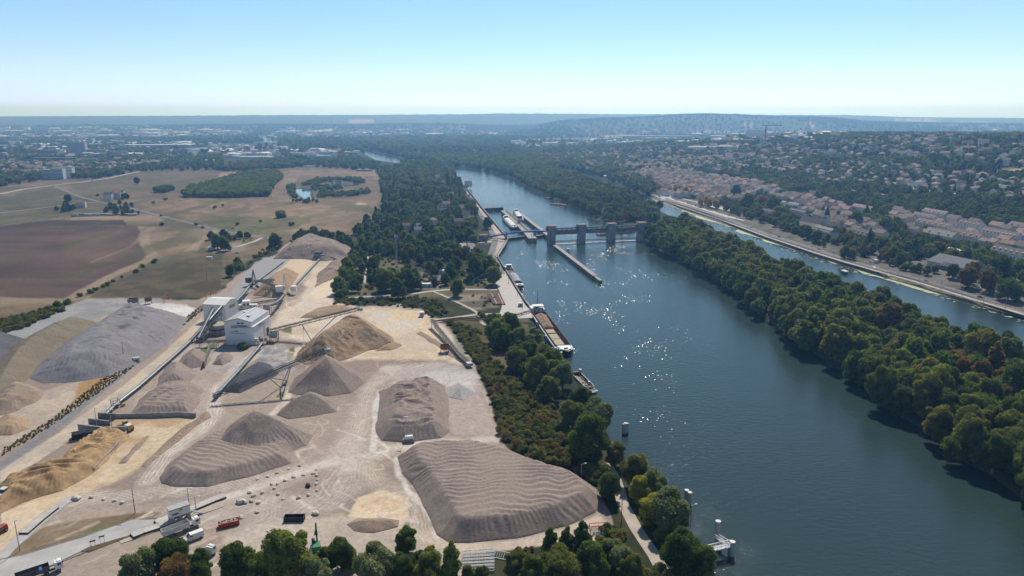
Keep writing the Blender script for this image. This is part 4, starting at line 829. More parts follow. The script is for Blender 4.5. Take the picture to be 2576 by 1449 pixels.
# ================================================================ POLES AND LAMPS
def pole(label, u, v, h, kind="power_pole", arm=True, group=None, mat=None):
    p = P(u, v); t = thing(kind, label, "pole" if kind == "power_pole" else "lamp post", p, random.uniform(-.3, .3), group)
    m = MB(); m.tube((0,0,-.2),(0,0,h),.17,.11); m.build("post", mat or (M['wood'] if kind == "power_pole" else M['steel']), t)
    m = MB()
    if kind == "power_pole":
        if arm: m.box((0,0,h-.3),(2.4,.16,.16)); 
        for k in (-1,0,1): m.tube((k,0,h-.25),(k,0,h+.25),.09)
        m.build("insulator_arm", M['white_dirty'], t)
    else:
        m.beam((0,0,h-.05),(1.4,0,h+.35),.10); m.build("arm", M['steel'], t); m = MB(); m.box((1.6,0,h+.36),(.8,.3,.16)); m.build("lamp_head", M['white'], t)
    return t
for lab, u, v, h in (("power pole standing before the pale grey gravel ridge", 313, 911, 12.5), ("power pole in the dark scrub field", 521, 706, 10), ("power pole in the dry meadow near the green bush", 705, 541, 10), ("power pole beside the country road by the meadow", 633, 592, 9), ("power pole in the meadow near the pond trees", 683, 500, 11), ("thin pole on the triangular gravel island in the yard", 340, 1291, 10), ("power pole beside the riverside footpath", 1563, 1315, 9), ("leaning pole among the bank bushes at the river path", 1542, 1163, 9)):
    pole(lab, u, v, h)
for lab, u, v, h in (("floodlight mast beside the weighbridge lane and concrete road", 50, 1386, 11), ("floodlight mast at the feed bay walls", 246, 1085, 11), ("thin lamp post behind the feed bay", 281, 1072, 8), ("lamp post beside the elevated weighbridge office", 476, 1272, 7),
    ("yellow barrier lamp post before the weighbridge office", 494, 1288, 6), ("lamp post on the steep bank below the bushes", 2312 - 850, 1500 - 290, 7)):
    pole(lab, u, v, h, "lamp_post")
LQ = [(1258,664),(1262,690),(1279,715),(1302,745),(1315,775),(1247,648),(1252,620),(1276,602),(1258,560),(1240,575)]
for u, v in LQ: pole("tall thin grey lamp post on the river quay near the lock", u, v, 9, "lamp_post", group="lamp posts along the lock quay")
for u, v in ((1353,843),(1392,900),(1420,960),(1735,1345),(1601,1230)): pole("grey lamp post half hidden in the trees of the river bank", u, v, 11, "lamp_post", group="lamp posts in the bank trees")
for k in range(14):
    u = 1880 + k * 54; v = 573 + k * 17.3
    pole("thin lamp post along the town riverside road", u, v, 8, "lamp_post", group="lamp posts along the town road")
# telecom mast
t = thing("telecom_mast", "tall grey lattice telecom mast rising from the camp trees", "mast", P(999, 690)); m = MB(); H = 36
for sx, sy in ((-1,-1),(1,-1),(0,1.2)): m.beam((sx*1.2,sy*1.2,0),(sx*.5,sy*.5,H),.22)
for k in range(14):
    z0, z1 = H*k/14, H*(k+1)/14; f0 = 1.2-.7*k/14; f1 = 1.2-.7*(k+1)/14
    C3 = [(-1,-1),(1,-1),(0,1.2)]
    for i in range(3): a, b = C3[i], C3[(i+1)%3]; m.beam((a[0]*f0,a[1]*f0,z0),(b[0]*f1,b[1]*f1,z1),.12); m.beam((a[0]*f0,a[1]*f0,z0),(b[0]*f0,b[1]*f0,z0),.12)
m.build("lattice", M['steel'], t)
for a in (0, 2.1, 4.2): m = MB(); m.box((1.3*math.cos(a),1.3*math.sin(a),H-1.5),(.5,.5,2.8)); m.build("antenna", M['white_dirty'], t)
# ================================================================ VEHICLES (local x = forward)
def wheel(parent, x, y, r=.5, w=.35):
    m = MB(); m.tube((x,y-w/2,r),(x,y+w/2,r),r,n=14); o = m.build("wheel", M['rubber'], parent); m = MB(); m.tube((x,y-w/2-.02,r),(x,y+w/2+.02,r),r*.5,n=10); m.build("rim", M['steel'], o); return o
def tractor(t, x0, col, W_=2.5):
    m = MB(); m.box((x0,0,2.15),(2.2,W_,2.3),0,(.86,.94),(-.1,0)); c = m.build("cab", col, t); m = MB(); m.box((x0+1.06,0,2.6),(.12,W_*.86,.95)); m.build("windscreen", M['glass'], c)
    for s in (-1,1): m = MB(); m.box((x0+.1,s*W_*.485,2.6),(.9,.1,.75)); m.build("window", M['glass'], c)
    m = MB(); m.box((x0+.1,0,3.42),(1.3,W_*.75,.25),0,(.7,.9)); m.build("roof_fairing", col, c); m = MB(); m.box((x0-2.3,0,.85),(4.8,.9,.35)); m.build("chassis", M['dark_steel'], t)
    for x in (x0-.1, x0-3.2):
        for s in (-1,1): wheel(t, x, s*1.05)
def tipper_truck(label, u, v, rz, cab, bed, load=None):
    p = P(u, v); t = thing("tipper_truck", label, "truck", (p.x, p.y, p.z + .14), rz); tractor(t, 5.6, cab)
    m = MB(); l, w = 8.6, 2.5; cx = -1.2
    m.box((cx,0,1.35),(l,w*.9,.2)); m.box((cx,-w/2,2.2),(l,.1,1.8)); m.box((cx,w/2,2.2),(l,.1,1.8)); m.box((cx-l/2,0,2.2),(.1,w,1.8)); m.box((cx+l/2,0,2.4),(.1,w,2.2)); m.build("tipper_bed", bed, t)
    m = MB(); m.box((cx,0,1.5),(l*.97,w*.93,.1)); m.build("bed_floor", M['tan'], t)
    for x in (-4.2,-2.9,-1.6):
        for s in (-1,1): wheel(t, x, s*1.05)
    return t
r1 = yaw(P(410,1350), P(495,1318)); tipper_truck("white tipper lorry with open pale trailer beside the weighbridge lane", 452, 1340, r1, M['white'], M['white_dirty'])
r2_ = yaw(P(60,1462), P(140,1435)); tipper_truck("white lorry with blue load cover on the concrete entry road", 96, 1452, r2_, M['white'], M['dark_steel'])
t = thing("tarpaulin_roll", "blue rolled tarpaulin on the lorry on the concrete road", "tarpaulin", G(103, 1438, LAND + 2.9), r2_); m = MB(); m.box((0,0,.5),(1.0,2.2,1.1),0,(.8,.9)); m.build("roll", M['blue'], t)
def van(label, u, v, rz, col):
    p = P(u, v); t = thing("delivery_van", label, "van", p, rz); m = MB()
    m.add([(-3,-1,.4),(3,-1,.4),(3,1,.4),(-3,1,.4),(-3,-1,2.6),(1.2,-1,2.6),(2.1,-1,1.6),(3,-1,1.2),(3,1,1.2),(2.1,1,1.6),(1.2,1,2.6),(-3,1,2.6)], [(3,2,1,0),(0,1,7,6,5,4),(2,3,11,10,9,8),(3,0,4,11),(1,2,8,7),(4,5,10,11),(5,6,9,10),(6,7,8,9)]); m.build("body", col, t)
    m = MB(); m.add([(1.28,-.88,2.54),(2.06,-.88,1.7),(2.06,.88,1.7),(1.28,.88,2.54)], [(0,1,2,3)]); m.v = [(x+.04,y,z+.04) for x,y,z in m.v]; m.build("windscreen", M['glass'], t)
    for s in (-1,1): m = MB(); m.box((1.0,s*1.0,2.0),(.9,.06,.6)); m.build("window", M['glass'], t)
    for x in (-2,2):
        for s in (-1,1): wheel(t, x, s*.92, .36, .25)
    return t
van("white delivery van parked beside the tipper lorry", 488, 1357, yaw(P(510,1345), P(470,1360)), M['white'])
p = P(533, 1395); t = thing("lorry_cab_unit", "white lorry tractor half hidden behind the foreground trees", "truck", p, R_(70)); tractor(t, 0, M['white'])
def loader(label, u, v, rz, col, s=1.0):
    p = P(u, v); t = thing("wheel_loader", label, "loader", p, rz); t.scale = (s,)*3
    m = MB(); m.box((-1.8,0,1.9),(3.2,2.4,1.5),0,(.94,.9)); m.build("engine_body", col, t); m = MB(); m.box((-1.9,0,2.75),(2.8,2.0,.3)); m.build("bonnet", M['white_dirty'], t)
    m = MB(); m.box((.3,0,2.9),(1.5,1.7,1.7),0,(.85,.9)); c = m.build("cab", M['glass'], t); m = MB(); m.box((.3,0,3.85),(1.7,1.9,.16)); m.build("cab_roof", col, c)
    m = MB(); m.box((1.6,0,1.5),(2.2,1.2,1.0)); m.build("front_frame", col, t)
    for y in (-.7,.7): m = MB(); m.beam((1.2,y,2.1),(3.4,y,1.1),.3); m.build("lift_arm", col, t)
    m = MB(); l = 1.7
    m.add([(3.3,-l,.2),(4.8,-l,.15),(3.5,-l,1.7),(3.3,l,.2),(4.8,l,.15),(3.5,l,1.7),(3.1,-l,.9),(3.1,l,.9)], [(0,1,4,3),(6,0,3,7),(2,6,7,5),(1,0,6,2),(3,4,5,7)]); m.build("bucket", M['steel'], t)
    for x in (-2,2):
        for s_ in (-1,1): wheel(t, x, s_*1.2, .95, .75)
    return t
loader("yellow wheel loader with raised bucket in the ochre yard", 318, 1082, yaw(P(335,1085), P(298,1070)), M['yellow'], 1.15)
loader("white wheel loader digging at the ochre ridge", 12, 1258, yaw(P(0,1275), P(40,1250)), M['white_dirty'], 1.2)
p = P(-12, 1348); t = thing("dump_truck", "dark red dumper standing on the pale sand near the weighbridge lane", "truck", p, 1.2); t.scale = (.8,.8,.8); m = MB(); m.box((0,0,2.2),(6,2.6,1.8),0,(1.1,1.1)); m.build("tipper_bed", M['rust'], t); m = MB(); m.box((4,0,2),(2,2.4,2.2),0,(.8,.9)); m.build("cab", M['red'], t)
for x in (-2,0,3.8):
    for s in (-1,1): wheel(t, x, s*1.15, .8, .6)
def skip(label, u, v, rz, L, Wd, H, col, junk=None):
    p = P(u, v); t = thing("waste_skip", label, "skip", p, rz); m = MB(); th = .1
    m.box((0,0,.25),(L,Wd,.2)); m.box((0,-Wd/2,H/2+.1),(L,th,H)); m.box((0,Wd/2,H/2+.1),(L,th,H)); m.box((-L/2,0,H/2+.1),(th,Wd,H)); m.box((L/2,0,H/2+.1),(th,Wd,H))
    for k in range(7): m.box((-L/2+L*(k+.5)/7,-Wd/2-.08,H/2+.1),(.12,.1,H))
    m.build("container", col, t)
    if junk:
        rr = random.Random(3); m = MB()
        m.box((0,0,H*.42),(L*.95,Wd*.93,H*.7))
        for k in range(60): m.box((rr.uniform(-L/2+.5,L/2-.5), rr.uniform(-Wd/2+.3,Wd/2-.3), H*.82+rr.uniform(-.1,.35)), (rr.uniform(.3,1.1),rr.uniform(.2,.6),rr.uniform(.1,.5)), rr.uniform(0,3), (.7,.7))
        o = m.build("rubble_load", pmat('mixed_rubble', (.45,.40,.33), .9, .5, 1.6), None); o.location = p; o.rotation_euler = (0,0,rz); tag(o, junk, "rubble")
    return t
skip("red waste skip heaped with rubble beside the weighbridge track", 576, 1322, yaw(P(554,1326), P(600,1315)), 6.6, 2.4, 1.7, M['red'], "pale broken rubble heaped in the red skip")
skip("dark empty skip on the haul road below the boulder island", 741, 1309, yaw(P(718,1310), P(766,1309)), 6.8, 2.4, 1.7, pmat('dark_skip_paint', (.04,.04,.035), .6, .3), None)
# weighbridge office on stilts
p0, p1 = P(427, 1317), P(478, 1300); rz = yaw(p0, p1); L = (p1 - p0).length
t = thing("weighbridge_office", "white weighbridge office raised on concrete stilts over the lane", "cabin", (p0 + p1) / 2, rz); m = MB(); m.box((0,0,4.0),(L,3,2.9)); wl = m.build("wall", M['white'], t)
m = MB(); m.box((0,0,5.55),(L+.4,3.4,.2)); m.build("roof", ROOFZ, t); m = MB(); m.box((0,-1.75,5.5),(L+.4,.1,.4)); m.build("roof_trim", M['yellow'], t)
m = MB(); m.box((-L*.22,-1.53,3.6),(L*.3,.08,.5)); m.build("window", M['glass'], t); m = MB(); m.box((L*.05,-1.53,4.6),(1,.08,.4)); m.build("notice_plate", M['red'], t)
for x in (-.42,.02,.42): m = MB(); m.box((L*x,0,1.3),(1.1,2.4,2.6)); m.build("stilt", M['concrete'], t)
m = MB()
for k in range(9): m.box((L/2+.4+k*.45,-.4,2.5-k*.28),(.5,1.1,.1))
m.beam((L/2,-1,2.6),(L/2+4.2,-1,.1),.15); m.beam((L/2,.2,2.6),(L/2+4.2,.2,.1),.15); m.build("stairs", M['steel'], t)
def bridge_deck(label, pts, w=3.4):
    Q = [P(u, v) for u, v in pts]; o = Q[0]; t = thing("weighbridge", label, "weighbridge", o); m = MB(); e = MB()
    for a, b in zip(Q[:-1], Q[1:]):
        m.beam(a + Vector((0,0,.75)), b + Vector((0,0,.75)), w, .22); d = (b-a).normalized(); s = d.cross(Vector((0,0,1)))
        for i in (-1,1): e.beam(a + s*i*w*.5 + Vector((0,0,.42)), b + s*i*w*.5 + Vector((0,0,.42)), .2, .85)
    m.build("deck", M['concrete_pale'], t, o); e.build("edge_beam", M['dark_steel'], t, o); return t
bridge_deck("pale weighbridge deck passing behind the raised office", [(392,1318),(430,1304),(470,1288),(505,1274),(538,1260),(565,1250)]); bridge_deck("pale weighbridge deck in front of the raised office", [(332,1351),(360,1340),(400,1327),(440,1312)])
bridge_deck("narrow pale weighbridge deck at the left yard exit", [(60,1345),(100,1310),(138,1280)], 3.2)
# person
def person(label, u, v, rz):
    p = P(u, v); t = thing("person", label, "person", p, rz)
    jv = [(0,0,.95),(0,0,1.2),(0,0,1.42),(0,0,1.54),(0,.01,1.68),(.1,0,.92),(.11,.02,.5),(.11,0,.06),(.11,.12,.03),(-.1,0,.92),(-.11,.02,.5),(-.11,0,.06),(-.11,.12,.03),(.19,0,1.4),(.25,.02,1.12),(.24,.1,.88),(-.19,0,1.4),(-.25,.02,1.12),(-.22,.14,.92),(.24,.13,.78),(-.21,.19,.83)]
    je = [(0,1),(1,2),(2,3),(3,4),(0,5),(5,6),(6,7),(7,8),(0,9),(9,10),(10,11),(11,12),(2,13),(13,14),(14,15),(2,16),(16,17),(17,18),(15,19),(18,20)]
    jr = [.14,.13,.14,.055,.105,.09,.065,.045,.04,.09,.065,.045,.04,.065,.05,.038,.065,.05,.038,.035,.035]
    me = bpy.data.meshes.new("body"); me.from_pydata(jv, je, []); o = bpy.data.objects.new("body", me); COL.objects.link(o); o.parent = t; me.materials.append(M['cloth'])
    sk = o.modifiers.new("skin", 'SKIN'); sv = me.skin_vertices[0].data
    for k, r in enumerate(jr): sv[k].radius = (r, r)
    sv[0].use_root = True; o.modifiers.new("sub", 'SUBSURF').render_levels = 1
    m = MB(); m.tube((0,0,.95),(0,0,1.42),.2,.19,n=12); m.build("vest", M['hivis'], t); m = MB(); m.tube((0,.01,1.7),(0,.01,1.82),.13,.07,n=12); m.build("helmet", M['white'], t)
    m = MB(); m.tube((0,.07,1.57),(0,.07,1.70),.075,.085,n=10); m.build("face", M['skin'], t); return t
person("person in yellow high visibility vest beside the white van", 484, 1362, 2.6)
# excavator arm, light tower skid, small machines
p = P(797, 1384); t = thing("excavator", "green material handler with folded arm behind the foreground trees", "excavator", p, 1.9)
m = MB(); m.box((0,0,.5),(4,2.8,.9)); m.build("undercarriage", M['dark_steel'], t); m = MB(); m.box((-.8,0,1.9),(3.6,2.6,1.6),0,(.9,.95)); m.build("body", M['green'], t); m = MB(); m.box((1,.9,2.6),(1.5,1.1,1.9),0,(.9,.9)); m.build("cab", M['glass'], t)
m = MB(); m.beam((.8,-.3,2.2),(2.6,-.3,8.2),.55,.7); a = m.build("boom", M['green'], t); m = MB(); m.beam((2.6,-.3,8.2),(6.2,-.3,4.4),.4,.5); m.build("stick", M['green'], t); m = MB(); m.beam((6.2,-.3,4.4),(6.4,-.3,3.2),.4); m.box((6.4,-.3,2.6),(1.4,1.2,1.3),0,(.5,.5)); m.build("grapple", M['dark_steel'], t)
p = P(1028, 1112); t = thing("pump_skid", "white pump skid with tall mast beside the haul road crossing", "machine", p, .1); m = MB(); m.box((0,0,.8),(5,2.4,1.4)); m.build("base_block", M['concrete_dark'], t); m = MB(); m.box((.2,.2,2.2),(3.6,1.8,1.4),.1,(.9,.8)); m.build("pump_cover", M['white'], t); m = MB(); m.tube((-.8,.4,0),(-.8,.4,11.5),.14,.1); m.build("mast", M['steel'], t); m = MB(); m.box((-.8,.4,11.5),(1.8,.5,.4)); m.build("floodlight", M['white_dirty'], t)
p = P(1083, 1379); t = thing("site_roller", "small yellow machine behind the foreground trees", "machine", p, .3); m = MB(); m.box((0,0,.9),(2,1.1,.9),0,(.8,.9)); m.build("body", M['yellow'], t); m = MB(); m.tube((.9,-.6,.5),(.9,.6,.5),.5); m.build("drum", M['dark_steel'], t)
sheet("grass_strip", [(207,1388),(232,1375),(330,1346),(420,1313),(436,1314),(332,1350),(226,1389)], pmat('strip_grass', (.13,.10,.055), .95, .35, .4), .2)
ribbon("kerb", [(420,1309),(390,1305),(330,1308),(211,1350),(60,1396),(0,1408)], .5, M['concrete_dark'], .26)
ribbon("kerb", [(50,1462),(130,1423),(216,1389),(206,1387),(232,1374)], .5, M['concrete_dark'], .26)
for lab, u, v in (("dark rectangular sign on two posts at the split of the concrete road", 235, 1378), ("small dark sign plate beside the weighbridge grass strip", 258, 1366)):
    p = P(u, v); t = thing("road_sign", lab, "sign", p, .5); m = MB(); m.tube((-.6,0,0),(-.6,0,2.6),.06); m.tube((.6,0,0),(.6,0,2.6),.06); m.build("post", M['steel'], t); m = MB(); m.box((0,-.08,2.5),(1.7,.1,.5)); m.build("sign_panel", M['dark_steel'], t)
# boulders
def boulder(label, u, v, s, group, seed):
    s *= .74; rr = random.Random(seed); p = P(u, v); bm_ = MB(); n = 7; rings = [(.25,.92),(.6,.98),(.95,.72),(1.1,.3)]; vs_ = [(0,0,-.1)]
    for z_, r in [(0,.85)] + rings:
        for k in range(n): a = 2*math.pi*k/n + rr.uniform(-.2,.2); q = r*rr.uniform(.82,1.15); vs_.append((q*math.cos(a)*1.35, q*math.sin(a), z_*rr.uniform(.85,1.1)))
    vs_.append((0,0,1.1)); fs = []
    for j in range(4):
        for k in range(n): fs.append((1+j*n+k, 1+j*n+(k+1)%n, 1+(j+1)*n+(k+1)%n, 1+(j+1)*n+k))
    for k in range(n): fs.append((1+4*n+k, 1+4*n+(k+1)%n, len(vs_)-1)); fs.append((0, 1+(k+1)%n, 1+k))
    bm_.add([(x*s,y*s,z*s) for x,y,z in vs_], fs); o = bm_.build("boulder", M['stone']); o.location = p; o.rotation_euler = (0,0,rr.uniform(0,6)); return tag(o, label, "boulder", group)
BI = [(698,1218),(717,1210),(739,1201),(763,1196),(788,1192),(796,1182),(798,1192),(797,1197),(799,1208),(796,1218),(797,1235),(776,1246),(751,1253),(712,1257),(700,1244),(690,1229),(683,1218)]
for k, (u, v) in enumerate(BI): boulder("pale limestone boulder ringing the gravel island with the dark stump", u, v, .75 + .35*((k*7)%5)/5, "boulders around the stump island", k)
for k, (u, v) in enumerate([(648,1206),(674,1200),(697,1191),(727,1181),(754,1172)]): boulder("pale boulder in the line above the stump island's lane", u, v, .9, "boulders above the stump island", 40+k)
for k, (u, v) in enumerate([(628,1240),(638,1248),(650,1265),(632,1262),(660,1240),(647,1290),(618,1265)]): boulder("pale boulder on the small island between the weighbridge tracks", u, v, 1.0, "boulders between the tracks", 50+k)
for k, (u, v) in enumerate([(191,1256),(230,1252),(262,1257),(288,1261),(307,1266),(200,1253)]): boulder("pale boulder along the top of the triangular gravel island", u, v, 1.0 + (k==0)*.7, "boulders on the triangular island", 60+k)
boulder("large single boulder beside the dark skip", 794, 1293, 1.5, None, 70); boulder("grey pyramid shaped boulder beside the weighbridge deck", 606, 1265, 1.9, None, 71); boulder("boulder at the corner of the red skip", 606, 1302, 1.1, None, 72)
o = boulder("dark tree stump on the boulder ringed island", 775, 1223, 1.5, None, 99); o.name = "tree_stump"; o['category'] = "stump"; o.data.materials[0] = M['rubber']
# steel trusses, frames, tanks near the bottom
for k in range(6):
    a, b = P(1163, 1398 + k*8), P(1244, 1392 + k*8.5); m = MB(); a.z += .3; b.z += .3; lat(m, a, b, 1.2, 1.1, 12, .09); tag(m.build("steel_truss", M['white_dirty'], None, a), "long pale lattice steel truss lying in the storage row by the trees", "truss", "steel trusses lying in a row")
a = P(1262, 1402); t = thing("steel_grille", "pale tilted steel grille lying at the end of the truss row", "grille", a, -.3); m = MB()
for k in range(9): m.beam((-3+k*.75,-1.2,.3),(-3+k*.75,1.2,1.3),.12)
m.beam((-3,-1.2,.3),(3,-1.2,.3),.16); m.beam((-3,1.2,1.3),(3,1.2,1.3),.16); m.build("frame", M['white_dirty'], t)
p = P(1506, 1330); t = thing("pipe_frame", "red and white steel frame at the corner of the huge gravel heap", "frame", p, .1); m = MB()
for x,y in ((-3,-1.2),(3,-1.2),(3,1.2),(-3,1.2)): m.beam((x,y,0),(x,y,1.6),.2)
for q in (((-3,-1.2),(3,-1.2)),((3,-1.2),(3,1.2)),((3,1.2),(-3,1.2)),((-3,1.2),(-3,-1.2)),((0,-1.2),(0,1.2))): m.beam((*q[0],1.5),(*q[1],1.5),.22)
m.build("frame", M['red'], t); m = MB(); m.tube((-2.6,0,1.2),(2.6,0,1.2),.25); m.build("pipe", M['white'], t)
for k in range(5):
    p = P(1494 + k*7.5, 1343); m = MB(); m.tube((0,0,0),(0,0,1.0),.42,.42,n=12); m.tube((0,0,1.0),(0,0,1.25),.42,.15,n=12); o = m.build("white_drum", M['white']); o.location = p; tag(o, "small white drum in the row beside the red frame", "drum", "white drums beside the red frame")
# depot behind the quay: pipe racks, green crane, containers, caravans
for k in range(7):
    m = MB(); a, b = P(1163 + k*3, 684 + k*3.4), P(1212 + k*2.2, 684 + k*3.6); a.z += .6; b.z += .6; m.beam(a, b, 1.0, 1.2); tag(m.build("steel_beam", M['dark_steel'] if k % 3 else M['white_dirty'], None, a), "dark steel beam stacked in the riverside depot under the round trees", "beam", "steel beams in the depot")
p = P(1185, 716); t = thing("depot_crane", "green crane with long raised jib in the riverside depot", "crane", p, yaw(P(1185,716), P(1210,716))); m = MB(); m.box((0,0,1.2),(5,2.6,2)); m.build("base", M['green'], t); m = MB(); lat(m, (0,0,2), (17,0,12), .8, .8, 10, .14); m.build("jib", M['green'], t)
for k in range(8):
    a, b = P(1228 + k*4.2, 741 - k*.1), P(1242 + k*4.0, 767 + k*.1); m = MB(); a.z += .6; b.z += .6; m.tube(a, b, .5, n=10); tag(m.build("steel_pipe", M['rust'] if k % 4 != 2 else M['steel'], None, a), "long rusty steel pipe lying in the parallel row on the quay", "pipe", "rusty pipes on the quay")
p = P(1221, 750); t = thing("steel_cradle", "dark steel cradle frame lying beside the rusty pipes", "frame", p, .1); m = MB()
for k in range(5): m.beam((-4+k*2,-2,.5),(-4+k*2,2,.5),.3)
m.beam((-4,-2,.5),(4,-2,.5),.3); m.beam((-4,2,.5),(4,2,.5),.3); m.build("frame", M['rust'], t)
for lab, u, v, L, Dp, H, rz_, mt in (("grey container cabin among camp trees beside the mast", 1022, 706, 6, 2.6, 2.6, .1, 'steel'), ("white caravan in the camp nearest the telecom mast", 990, 700, 5, 2.3, 2.4, .5, 'white'), ("white caravan beside the grey container cabin", 1046, 697, 5, 2.3, 2.5, 1.2, 'white'), ("white site container in the camp under the dark trees", 1040, 686, 6, 2.4, 2.5, .05, 'white'), ("low white shed in the scrap yard with parked cars", 1075, 722, 8, 4, 3, .05, 'white_dirty'), ("long white canopy shed in the scrap yard", 1100, 688, 14, 4, 3, .05, 'white'),
    ("white caravan parked in the scrubby field corner", 527, 652, 5, 2.2, 2.3, .2, 'white'), ("small white hut beside the scrubby parking", 532, 628, 6, 3, 2.6, .1, 'white_dirty')):
    cabin(lab, u, v, L, Dp, H, rz_, "caravan" if "caravan" in lab else "container_cabin", M[mt], M['white'] if mt != 'steel' else M['steel'], 2, "caravan" if "caravan" in lab else "cabin")
# cars
def car_proto(col, name):
    t = thing("parked_car", "", "car"); m = MB(); m.box((0,0,.62),(4.3,1.75,.65),0,(.97,.94)); m.build("body", col, t); m = MB(); m.box((-.2,0,1.15),(2.5,1.6,.55),0,(.72,.82)); g = m.build("window", M['glass'], t); m = MB(); m.box((-.2,0,1.45),(1.75,1.3,.06)); m.build("roof", col, t)
    for x in (-1.35,1.35):
        for s in (-1,1): m = MB(); m.tube((x,s*.86-.1,.32),(x,s*.86+.1,.32),.32,n=10); m.build("wheel", M['rubber'], t)
    return t
CARCOL = [('white', (.75,.75,.74)), ('silver', (.45,.46,.47)), ('black', (.02,.02,.022)), ('dark blue', (.03,.05,.12)), ('dark red', (.25,.02,.02))]
CARP = [(n, car_proto(pmat('car_paint_' + n.replace(' ', '_'), c, .3, .03, 1, 0, spec=.6), n)) for n, c in CARCOL]
CARUSED = set()
def car(u, v, rz, ci, where, group=None):
    n, pr = CARP[ci]; p = P(u, v, .28); lab = "%s car %s" % (n, where)
    if ci in CARUSED: copy_thing(pr, p, rz, None, lab, group); 
    else:
        pr.location = p; pr.rotation_euler = (0,0,rz); pr['label'] = lab; CARUSED.add(ci)
        if group: pr['group'] = group
car(1224,617,.2,0,"on the sandy forecourt beside the lower lock quay"); car(1223,613,.3,4,"on the sandy forecourt beside the lower lock quay"); car(1212,546,1.2,0,"parked on the verge of the lock road"); car(1199,547,1.4,0,"under the trees beside the lock road"); car(1213,597 - 90,1.3,1,"on the upper lock road near the houses")
car(1097,714,.9,0,"in the scrap yard, beside the white shed"); car(1091,712,.9,1,"in the scrap yard, nearest the white shed"); car(1111,713,1.5,0,"in the scrap yard, at the end of the row"); car(1119,712,1.5,0,"in the scrap yard, last before the depot hedge"); car(597,637,.2,1,"on the bare parking in the field corner")
rr = random.Random(8)
for k in range(13): u = 1758 + k*9.5; car(u, 516 + k*2.3, QYAW + .6, rr.randrange(5), "parked on the square before the town houses", "cars on the town square")
for k in range(9): u = 2075 + k*7; car(u, 571 + k*4, QYAW + .5, rr.randrange(4), "parked by the road bend near the church", "cars near the church")
for k in range(7): car(2390 + k*12, 690 + k*6, QYAW + .2, rr.randrange(4), "parked under the park trees by the riverside road", "cars under the park trees")
for k, (u, v) in enumerate([(2191,660),(2330,708),(2120,648),(2465,750),(1960,597),(1890,574),(2060,628)]): car(u, v, QYAW, k % 5, "driving along the town riverside road", "cars on the riverside road")
for k in range(8): car(1659 + k*1.4, 496 - k*4.6, QYAW + .1, rr.randrange(4), "in the row along the steep town street", "cars along the town street")
for k in range(7): car(2012 + k*5, 573 + k*5.5 , QYAW + .7, rr.randrange(4), "in the row below the market canopies", "cars below the canopies")
car(585,576,QYAW-1.2,2,"driving on the country road by the meadow"); car(232,459-4,.6,0,"on the straight road at the edge of the apartment trees"); car(450,553,-.8,0,"on the country road past the allotments")
for n_, pr_ in CARP:
    if CARP.index((n_, pr_)) not in CARUSED:
        for ch in list(pr_.children): bpy.data.objects.remove(ch)
        bpy.data.objects.remove(pr_)
# ================================================================ WEIR, LOCK, QUAYS
def ww(u, v, z=0.0): return G(u, v, z)
PIER = [ww(1387,613), ww(1462,609), ww(1537,606), ww(1612,603)]
weir = thing("weir", "concrete river weir with four square gate towers and green pipe", "weir", PIER[0]); o0 = PIER[0]; WY = yaw(PIER[0], PIER[3]); wd = (PIER[3] - PIER[0]).normalized(); wn = Vector((-wd.y, wd.x, 0))
MT = pmat('tower_concrete', (.30, .285, .27), .85, .25, .25, 0, .1, stretch=(1, 1, .35))
for k, p in enumerate(PIER):
    m = MB()
    m.box(p + Vector((0,0,6.0)), (7.2, 9.5, 16.0), WY); m.box(p - wn*5.6 + Vector((0,0,5.0)), (3.0, 3.2, 14.0), WY, (.9,.6)); m.box(p + Vector((0,0,17.0)), (8.8, 9.0, 7.2), WY); m.box(p - wd*3.6 + wn*1.0 + Vector((-1,0,17.6)), (2.6, 4.5, 4.4), WY)
    m.box(p + wn*6.5 + Vector((0,0,2)), (4.6,5,9), WY); t_ = m.build("gate_tower", MT, weir, o0)
    r = MB(); r.box(p + Vector((0,0,20.78)), (9.4, 9.8, .35), WY); r.build("tower_roof", M['concrete_pale'], t_, o0); r = MB(); r.box(p + Vector((0,0,21.0)), (8.2, 8.8, .12), WY); r.build("roof_felt", M['rust'], t_, o0)
    b = MB(); b.box(p - wn*4.55 + Vector((1.2*wd.x, 1.2*wd.y, 17.2)), (1.1,.2,2), WY); b.build("door", M['dark_steel'], t_, o0)
